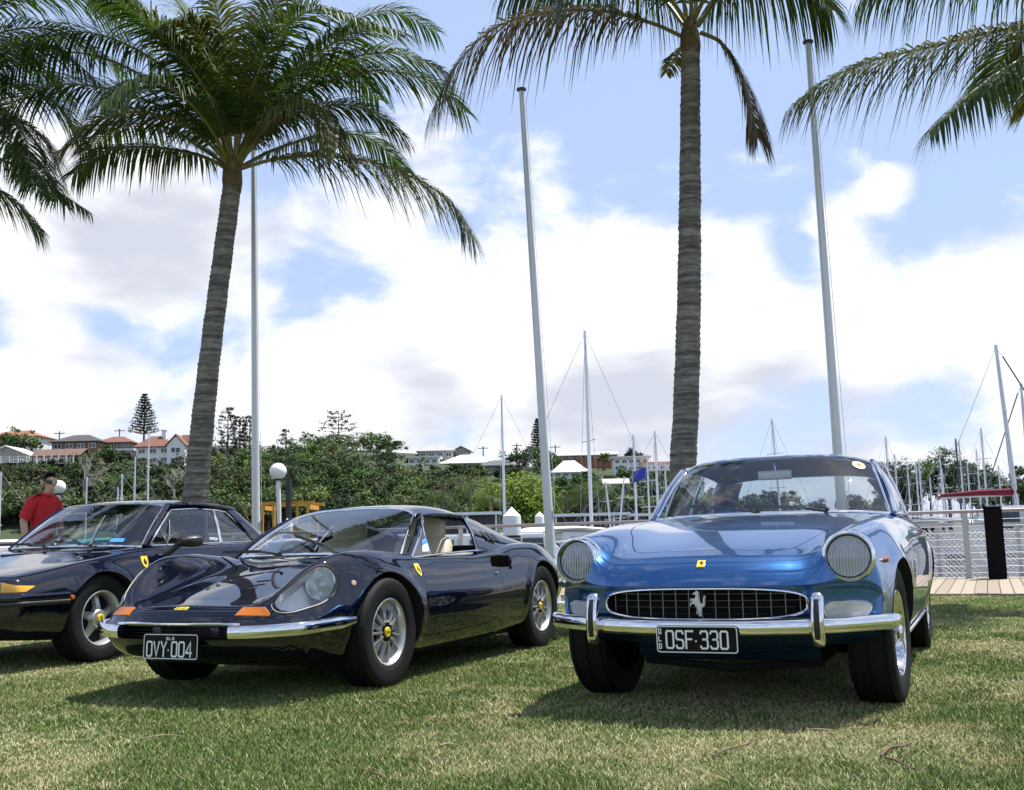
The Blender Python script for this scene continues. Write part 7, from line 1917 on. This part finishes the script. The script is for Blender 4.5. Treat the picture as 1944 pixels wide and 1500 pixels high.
house('grey gabled modern house with white barge boards at the top of the slope', -40, 60, 890, 868, 846, 176, 'gable', (.22, .21, .20), W_, (2, 1), gable_white=False, balcony=True)
house('brown-roofed house with a long white verandah', 62, 148, 895, 865, 850, 182, 'side', (.16, .13, .11), BR, (5, 1), balcony=True)
house('brick house under a dark low hip roof on the ridge', 98, 186, 856, 838, 823, 198, 'hip', (.20, .12, .08), (.06, .055, .055), (4, 1))
house('house with red-brown tiled hip roof beside the dark hip roof', 184, 248, 852, 840, 827, 202, 'hip', (.22, .19, .17), (.17, .07, .048), (3, 1))
house('white villa with red tiled gable and arched upper windows', 258, 322, 882, 848, 826, 186, 'hip', (.78, .77, .74), TR, (3, 2), chimney=True)
house('white gabled wing of the red-roofed villa', 316, 350, 884, 845, 824, 184, 'gable', (.78, .77, .74), TR, (1, 2), over=.25)
house('white villa wing with tiled roof partly behind the leaning palm trunk', 346, 384, 882, 846, 824, 187, 'side', (.78, .77, .74), TR, (2, 2))
house('low white flat-roofed sunroom beside the red-roofed villa', 214, 250, 868, 856, 852, 187, 'flat', W_, W_, (4, 1))
house('low white house half hidden behind the hoop pines', 398, 448, 868, 852, 846, 196, 'flat', (.62, .6, .57), W_, (3, 1))
house('grey weatherboard house with metal hip roof and verandah columns', 795, 860, 872, 856, 842, 194, 'hip', (.38, .37, .35), (.34, .33, .33), (4, 1), balcony=False)
house('small gabled house with open carport next to the grey weatherboard house', 858, 893, 872, 858, 846, 196, 'gable', (.22, .21, .2), (.45, .42, .4), (2, 1))
house('low house under a broad white metal roof', 842, 936, 886, 879, 861, 186, 'hip', (.35, .33, .30), (.82, .82, .82), (4, 1), over=.8)
house('dark grey tiled house with paired upper windows below the white metal roof', 906, 980, 902, 884, 872, 180, 'hip', (.20, .18, .17), (.085, .085, .09), (4, 2))
house('stepped white modern house with blue glass balcony among the trees', 742, 795, 905, 885, 880, 178, 'flat', W_, W_, (3, 2))
house('white flat-roofed upper storey with dark window band among the trees', 775, 832, 882, 870, 866, 184, 'flat', W_, (.6, .6, .6), (4, 1))
house('lower white terrace house among trees at the foot of the slope', 778, 828, 945, 922, 918, 165, 'flat', (.6, .6, .58), W_, (3, 2), balcony=True)
house('long low brick house with grey roof along the ridge', 1060, 1172, 872, 864, 855, 198, 'side', (.28, .12, .07), LG, (7, 1))
house('white weatherboard house with steep white hip roof', 1052, 1114, 918, 896, 873, 170, 'hip', (.68, .68, .62), (.80, .80, .80), (4, 2))
house('white modern flats with dark window bands', 1166, 1232, 894, 870, 866, 182, 'flat', W_, (.55, .55, .55), (5, 2))
house('pale stepped flats partly behind the straight coconut palm', 1222, 1282, 905, 882, 877, 180, 'flat', (.64, .62, .58), (.5, .3, .22), (4, 2), balcony=True)
house('small pale cottage low on the slope near the masts', 1150, 1190, 930, 918, 908, 160, 'side', (.45, .43, .4), (.5, .49, .47), (2, 1))
def boat_shed(lab, u0, u1, vt, dep):
    a = at_depth(u0, vt, dep); b = at_depth(u1, vt, dep); o = empty('boat_shed', ((a.x + b.x) / 2, dep, WATER_Z), 0, lab, 'shed', 'boat sheds on the far bank'); w = b.x - a.x; h = a.z - WATER_Z
    mb = MB(); mb.box(-w / 2 - .3, w / 2 + .3, -.5, 4, h - .25, h); mb.build('roof', WHITE, o, False)
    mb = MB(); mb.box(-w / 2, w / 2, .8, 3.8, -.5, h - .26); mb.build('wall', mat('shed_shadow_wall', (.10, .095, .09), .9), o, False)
    for k in range(int(w / 2.5) + 1): x = -w / 2 + k * 2.5; mb = MB(); mb.box(x - .08, x + .08, -.3, -.14, -.8, h - .25); mb.build('post', WFRAME, o, False)
boat_shed('low white-roofed boat shed behind the navy sports car tail', 832, 945, 974, 94); boat_shed('low white-roofed boat shed between the flagpole and the blue car', 1055, 1190, 976, 94); boat_shed('low boat shed beside the straight coconut palm', 1205, 1300, 975, 96)

def power_pole(u, vt, dep, lab):
    t = at_depth(u, vt, dep); g = float(terrain(t.x, t.y)) - 1; o = empty('power_pole', (t.x, t.y, g), 0, lab, 'power pole', 'power poles on the ridge'); h = t.z - g
    m = mat('pole_timber', (.12, .10, .085), .9); mb = MB(); mb.tube([(0, 0, 0), (0, 0, h)], .11, 8); mb.build('pole', m, o); mb = MB(); mb.bar((-1.0, 0, h - .4), (1.0, 0, h - .4), .12, .14); mb.build('crossarm', m, o)
for u, v, l in [(113, 819, 'power pole above the dark hip roof'), (227, 814, 'power pole above the red-brown roof'), (917, 847, 'power pole above the broad white roof'), (981, 842, 'power pole beside the slim norfolk pine'), (1054, 845, 'power pole at the end of the long brick house')]: power_pole(u, v, 205, l)
# ------------------------------------------------------------------ marina
HULLW = mat('gelcoat_white', (.78, .78, .77), .25, 0, .3); MAST = mat('anodised_mast', (.66, .67, .70), .35, .5); DMAST = mat('dark_mast', (.07, .07, .08), .4, .3); RIG = mat('rigging_wire', (.35, .36, .38), .4, .6)
BOATWIN = mat('boat_window', (.02, .03, .035), .1, 0, .5); TEAL = mat('teal_canvas', (.05, .26, .22), .8); REDC = mat('dark_red_canvas', (.20, .012, .03), .8); BLUEC = mat('blue_canvas', (.02, .05, .22), .8); WCANV = mat('pale_canvas', (.6, .6, .6), .85)
def hull(mb, L, Bm, H, z0, sheer=.25, n=14, bow=.9):
    V = []; k = 7
    for i in range(n):
        t = i / (n - 1); x = -L / 2 + L * t; w = Bm / 2 * (1 - max(0, (t - .35) / .65) ** 2.2) * (.82 + .18 * min(1, t / .3)) + .02; zt = z0 + H * (1 + sheer * t * t)
        for (fy, fz) in ((1, 1), (.98, .6), (.85, .2), (0, -.1), (-.85, .2), (-.98, .6), (-1, 1)): V.append((x + (.12 * L * t * t * fz if t > .8 else 0), w * fy, z0 + (zt - z0) * fz))
    F = []
    for i in range(n - 1):
        for j in range(k - 1): F.append((i * k + j, i * k + j + 1, (i + 1) * k + j + 1, (i + 1) * k + j))
        F.append((i * k + k - 1, i * k, (i + 1) * k, (i + 1) * k + k - 1))
    F += [tuple(range(k))[::-1], tuple(range((n - 1) * k, n * k))]
    mb.add(V, F)
def sailboat(u, vt, dep, label, yaw=.3, L=9.5, mastm=MAST, cover=BLUEC, lean=0.0, furl=None, ub=None, spread=(.45, .72), r=.085, boomz=.75):
    top = at_depth(u, vt, dep); o = empty('sailboat', (top.x - lean * (top.z - WATER_Z) - math.cos(yaw) * .06 * L, dep - math.sin(yaw) * .06 * L, WATER_Z), yaw, label, 'sailboat', 'sailboats moored in the marina'); h = top.z - WATER_Z
    mb = MB(); hull(mb, L, L * .30, 1.05, -.1); hu = mb.build('hull', HULLW, o, True, 50)
    mb = MB(); mb.add(*sweep([(-L * .22, 0, 1.12), (L * .05, 0, 1.2), (L * .24, 0, 1.12)], oval(L * .10, .38, 12, 3), scale=[1, 1, .55])); cb = mb.build('cabin', HULLW, o, True, 40)
    for s in (1, -1):
        mb = MB(); mb.box(-L * .16, L * .10, s * L * .098 - .01, s * L * .098 + .01, 1.22, 1.38); mb.build('window', BOATWIN, cb, False)
    ln = Vector((math.cos(-yaw) * lean, math.sin(-yaw) * lean, 1)); mx = .06 * L
    M0 = Vector((mx, 0, 1.3)); M1 = Vector((mx, 0, 0)) + Vector((ln.x * h, ln.y * h, h))
    mb = MB(); mb.tube([M0, M0.lerp(M1, .5), M1], [r, r, r * .75], 10); ms = mb.build('mast', mastm, o)
    for q in spread:
        c = M0.lerp(M1, q); mb = MB(); mb.bar(c - Vector((0, .85, 0)), c + Vector((0, .85, 0)), .06, .05); mb.build('spreader', mastm, ms)
    bm_ = M0 + Vector((0, 0, boomz)); be = bm_ + Vector((-L * .40, 0, -.05)); mb = MB(); mb.tube([bm_, be], .06, 8); bo = mb.build('boom', mastm, o)
    mb = MB(); mb.add(*sweep([bm_ + Vector((0, 0, .1)), bm_.lerp(be, .5) + Vector((0, 0, .13)), be + Vector((0, 0, .08))], oval(.13, .17, 10, 2.2), scale=[1, .85, .5])); mb.build('sail_cover', cover, bo)
    for a in ((L * .55, 0, 1.3), (-L * .5, 0, 1.0), (mx - .1, L * .14, 1.0), (mx - .1, -L * .14, 1.0)):
        mb = MB(); mb.tube([a, M1 - (M1 - M0) * .01], .011, 5, cap=False); mb.build('stay', RIG, o)
    if furl: mb = MB(); mb.tube([(L * .54, 0, 1.5), tuple(M1.lerp(Vector((L * .54, 0, 1.5)), .06))], .022, 8); mb.build('furled_sail', furl, o)
    for s in (1, -1):
        mb = MB(); mb.tube([(-L * .48, s * L * .13, 1.6), (0, s * L * .145, 1.65), (L * .4, s * L * .06, 1.75)], .014, 5); mb.build('guard_rail', ALLOY, o)
    return o
plain = 'sailboat with a bare pale mast among the moored boats under the dark treeline'
sailboat(1110, 628, 58, 'sailboat with very tall white mast between the flagpole and the straight palm', .35, 11, spread=(.5,), r=.10)
sailboat(952, 750, 66, 'sailboat with slim white mast and one wide crosstree beside the lime green tree', -.2, 9.5, spread=(.12,), r=.08)
sailboat(1202, 825, 74, 'sailboat with white mast and blue flag near the straight palm', .6, 9, lean=.0)
sailboat(1243, 819, 70, 'sailboat with white mast almost touching the straight palm trunk', .4, 9)
sailboat(1890, 655, 48, 'big sailboat with dark red sail cover and leaning mast behind the fence', -.35, 8, cover=REDC, lean=-.040, furl=DMAST, r=.10, spread=(.3, .66), boomz=2.3)
sailboat(1938, 728, 52, 'sailboat with dark forestay next to the boat with the red sail cover', 2.7, 6, furl=DMAST)
sailboat(1465, 795, 78, 'sailboat with leaning mast whose top shows over the blue car roof', .5, 9, lean=-.03)
sailboat(1814, 833, 88, 'sailboat with a nearly black mast under the dark treeline', .5, 9, mastm=DMAST)
sailboat(1862, 813, 84, 'sailboat with the tallest pale mast beside the black-masted one', .4, 9)
for u, v, d, yw in [(1698, 862, 96, .3), (1681, 828, 90, .5), (1722, 880, 104, .2), (1738, 878, 100, .7), (1744, 872, 98, .1), (1765, 905, 108, .4), (1783, 856, 92, .3), (1788, 890, 104, .9), (1820, 836, 96, .2), (1853, 852, 100, .6), (1836, 880, 104, .3), (1895, 885, 104, .2)]:
    sailboat(u, v, d, plain, yw, 8.5, r=.075)
for u, v, d, yw in [(165, 905, 74, .4), (232, 900, 70, .2), (257, 868, 78, .5), (283, 818, 80, .1), (2, 896, 60, .3), (224, 925, 76, .6)]:
    sailboat(u, v, d, 'sailboat with a thin pale mast in front of the scrubby slope', yw, 8, r=.065)
for u, v, d, yw, ln in [(1185, 905, 64, .3, .10), (1228, 862, 66, .5, -.0), (1150, 915, 70, .3, -.05), (1262, 880, 72, .3, .0)]:
    sailboat(u, v, d, 'sailboat with a slanting pale mast near the straight coconut palm', yw, 8, lean=ln, r=.06)
# blue flag on a stay
p = at_depth(1216, 903, 73); fl = empty('flag', p, 0, 'small blue flag flying from a mast stay', 'flag'); mb = MB()
G = np.array([[(x * 1.05 - .5, .06 * math.sin(x * 6 + z), z * .75 + x * .42 - .5) for x in np.linspace(0, 1, 9)] for z in np.linspace(0, 1, 5)]); grid_obj('cloth', G, mat('flag_blue', (.02, .035, .30), .8), fl, .012)
mb = MB(); mb.tube([(-.5, 0, -1.2), (-.55, 0, 1.0)], .02, 6); mb.build('line', RIG, fl)

def cruiser(u, v, dep, label, yaw, L=9.0, canopy=None, fly=True, hs=1.0):
    p = at_depth(u, v, dep); o = empty('motor_cruiser', (p.x, dep, WATER_Z), yaw, label, 'motorboat', 'motor cruisers moored in the marina'); o.scale = (1, 1, hs)
    mb = MB(); hull(mb, L, L * .34, 1.35, -.1, .35); mb.build('hull', HULLW, o, True, 50)
    mb = MB(); mb.box(-L * .50, L * .30, -L * .172, L * .172, .95, 1.02); mb.build('rubbing_strake', mat('navy_stripe', (.02, .03, .09), .4), o, False)
    V = [(-L * .3, -L * .135, 1.35), (L * .22, -L * .11, 1.5), (L * .10, -L * .10, 2.45), (-L * .3, -L * .12, 2.45)]; mb = MB(); q = V + [(x, -y, z) for x, y, z in V]
    mb.add(q, [(0, 1, 2, 3), (7, 6, 5, 4), (0, 4, 5, 1), (1, 5, 6, 2), (2, 6, 7, 3), (3, 7, 4, 0)]); cb = mb.build('cabin', HULLW, o, True, 20, bevel=.08)
    for s in (1, -1):
        for k in range(3):
            x0 = -L * .26 + k * L * .125; mb = MB(); mb.add([(x0, s * (L * .136), 1.75), (x0 + L * .105, s * (L * .131), 1.80), (x0 + L * .10, s * (L * .124), 2.25), (x0, s * (L * .128), 2.25)], [(0, 1, 2, 3)]); mb.build('window', BOATWIN, cb, False)
    mb = MB(); mb.add([(L * .215, -L * .10, 1.62), (L * .215, L * .10, 1.62), (L * .125, L * .092, 2.35), (L * .125, -L * .092, 2.35)], [(0, 1, 2, 3)]); mb.build('windscreen', BOATWIN, cb, False)
    if fly:
        mb = MB(); mb.box(-L * .25, L * .05, -L * .10, L * .10, 2.46, 2.95); mb.build('flybridge', HULLW, o, True, 20, bevel=.1)
        for s in (1, -1):
            for x in (-L * .22, L * .02): mb = MB(); mb.tube([(x, s * L * .09, 2.9), (x, s * L * .09, 3.95)], .025, 6); mb.build('canopy_post', ALLOY, o)
        mb = MB(); mb.add(*sweep([(-L * .28, 0, 3.95), (-L * .1, 0, 4.03), (L * .08, 0, 3.95)], oval(L * .11, .06, 12, 3))); mb.build('canopy', canopy or WCANV, o)
    elif canopy:
        mb = MB(); mb.add(*sweep([(-L * .5, 0, 2.2), (-L * .38, 0, 2.6), (-L * .2, 0, 2.62), (-L * .05, 0, 2.52)], oval(L * .14, .10, 12, 3))); mb.build('canopy', canopy, o)
    for s in (1, -1): mb = MB(); mb.tube([(L * .1, s * L * .14, 2.0), (L * .35, s * L * .09, 2.2), (L * .55, s * .05, 2.3)], .02, 6); mb.build('bow_rail', ALLOY, o)
cruiser(12, 1000, 40, 'white motor cruiser with pale canopy beyond the dark coupe bonnet', .5, 8, WCANV, False)
cruiser(128, 985, 46, 'white motor cruiser with pale awning behind the man in red', .3, 10, WCANV, False)
cruiser(240, 990, 52, 'white motor cruiser with teal canvas seen through the dark coupe windscreen', -.3, 9, TEAL, False)
cruiser(330, 990, 48, 'white motor cruiser with broad teal awning behind the dark coupe cabin', .4, 9, TEAL, False)
cruiser(430, 990, 50, 'white cruiser with pale canopy beside the thin flagpole', .2, 9, WCANV, False)
cruiser(640, 1000, 46, 'white motor cruiser seen through the navy sports car windscreen', .5, 9, None, False)
cruiser(735, 1000, 52, 'low white runabout beyond the navy sports car header rail', -.4, 8, BLUEC, False)
cruiser(850, 1000, 44, 'white runabout with blue canvas seen through the open side window', .3, 8, BLUEC, False)
cruiser(985, 1010, 42, 'white motor cruiser behind the wire fence and the navy car tail', .2, 8, None, False)
cruiser(1140, 1000, 50, 'white cruiser with pale canopy behind the blue car headlight', .5, 9, WCANV, False)
cruiser(1240, 985, 56, 'white cruiser with plain cabin behind the blue car windscreen pillar', .3, 9, None, False)
cruiser(1780, 985, 64, 'white cruiser with grey inflatable on its roof under the treeline', .2, 9, WCANV, False)
cruiser(1745, 985, 70, 'white cruiser with dark blue canvas beside the blue car rear pillar', .5, 8, BLUEC, False)
cruiser(1925, 985, 40, 'white cruiser with glazed wheelhouse behind the black timber post', 2.8, 9, None, False, 1.2)
# pontoon pier with grey deck beyond the fence
pa = at_depth(1690, 955, 60); pr = empty('pontoon', (pa.x, 60, WATER_Z), 0, 'long grey pontoon pier with piles beyond the fence', 'pontoon')
mb = MB(); mb.box(-1, 14, 0, 2.4, .35, .75); mb.build('deck', mat('pontoon_concrete', (.42, .42, .41), .8), pr, False)
mb = MB(); mb.box(-1, 14, .1, 2.3, 2.55, 2.75); mb.build('roof', mat('pale_roof', (.55, .56, .57), .5), pr, False)
for k in range(6): mb = MB(); mb.tube([(k * 2.6, .3, .7), (k * 2.6, .3, 2.55)], .07, 8); mb.build('post', WFRAME, pr)
def pile(u, vt, w_px, lab):
    dep = .46 * FOC / w_px; t = at_depth(u, vt, dep); o = empty('mooring_pile', (t.x, dep, WATER_Z), 0, lab, 'pile', 'white-capped mooring piles'); h = t.z - WATER_Z
    mb = MB(); mb.lathe([(.225, -1), (.225, h - .55)], 24); mb.build('shaft', mat('pile_black', (.02, .02, .022), .6), o)
    mb = MB(); mb.lathe([(.24, h - .75), (.24, h - .28), (.235, h - .24), (0, h)], 24); mb.build('cap', WHITE, o, True, 25)
for a in [(971, 962, 33, 'white cone-capped black mooring pile, the stouter one by the flagpole'), (1024, 971, 17, 'smaller white cone-capped black pile between mast and flagpole'), (546, 984, 19, 'white cone-capped pile beside the globe lamp post'), (762, 1004, 13, 'white cone-capped pile seen through the navy sports car glass')]: pile(*a)
# yellow travel lift
c0 = at_depth(545, 1015, 60); g = empty('travel_lift', (c0.x, 60, WATER_Z + .8), 0, 'yellow steel gantry boat lift on the far hardstand', 'boat lift'); ym = mat('gantry_yellow', (.45, .23, .018), .6, var=.15)
zt = at_depth(545, 958, 60).z - WATER_Z - .8
for x, y in ((-1.35, 0), (-.75, 0), (.55, 0), (1.15, 0), (-1.35, 3), (1.15, 3)): mb = MB(); mb.box(x - .055, x + .055, y - .055, y + .055, 0, zt); mb.build('column', ym, g, False)
for y in (0, 3): mb = MB(); mb.box(-1.5, 1.5, y - .08, y + .08, zt + .002, zt + .17); mb.build('beam', ym, g, False)
for x in (-1.35, 1.15): mb = MB(); mb.box(x - .1, x + .1, .13, 2.87, zt - .25, zt - .03); mb.build('beam', ym, g, False)
mb = MB(); mb.box(-1.0, .2, .2, 1.2, -.2, .55); mb.build('engine_housing', ym, g, True, 30, bevel=.05)
mb = MB(); mb.tube([(.15, -.3, 0), (.15, -.3, zt + 1.4)], .16, 10); mb.build('mast', mat('pile_black', (.02, .02, .022), .6), g)
mb = MB(); mb.box(-6, 8, -1, 8, -.6, -.2); hs = mb.build('hardstand', mat('pontoon_concrete', (.42, .42, .41), .8), None, False); hs.location = g.location; tag(hs, kind='structure')
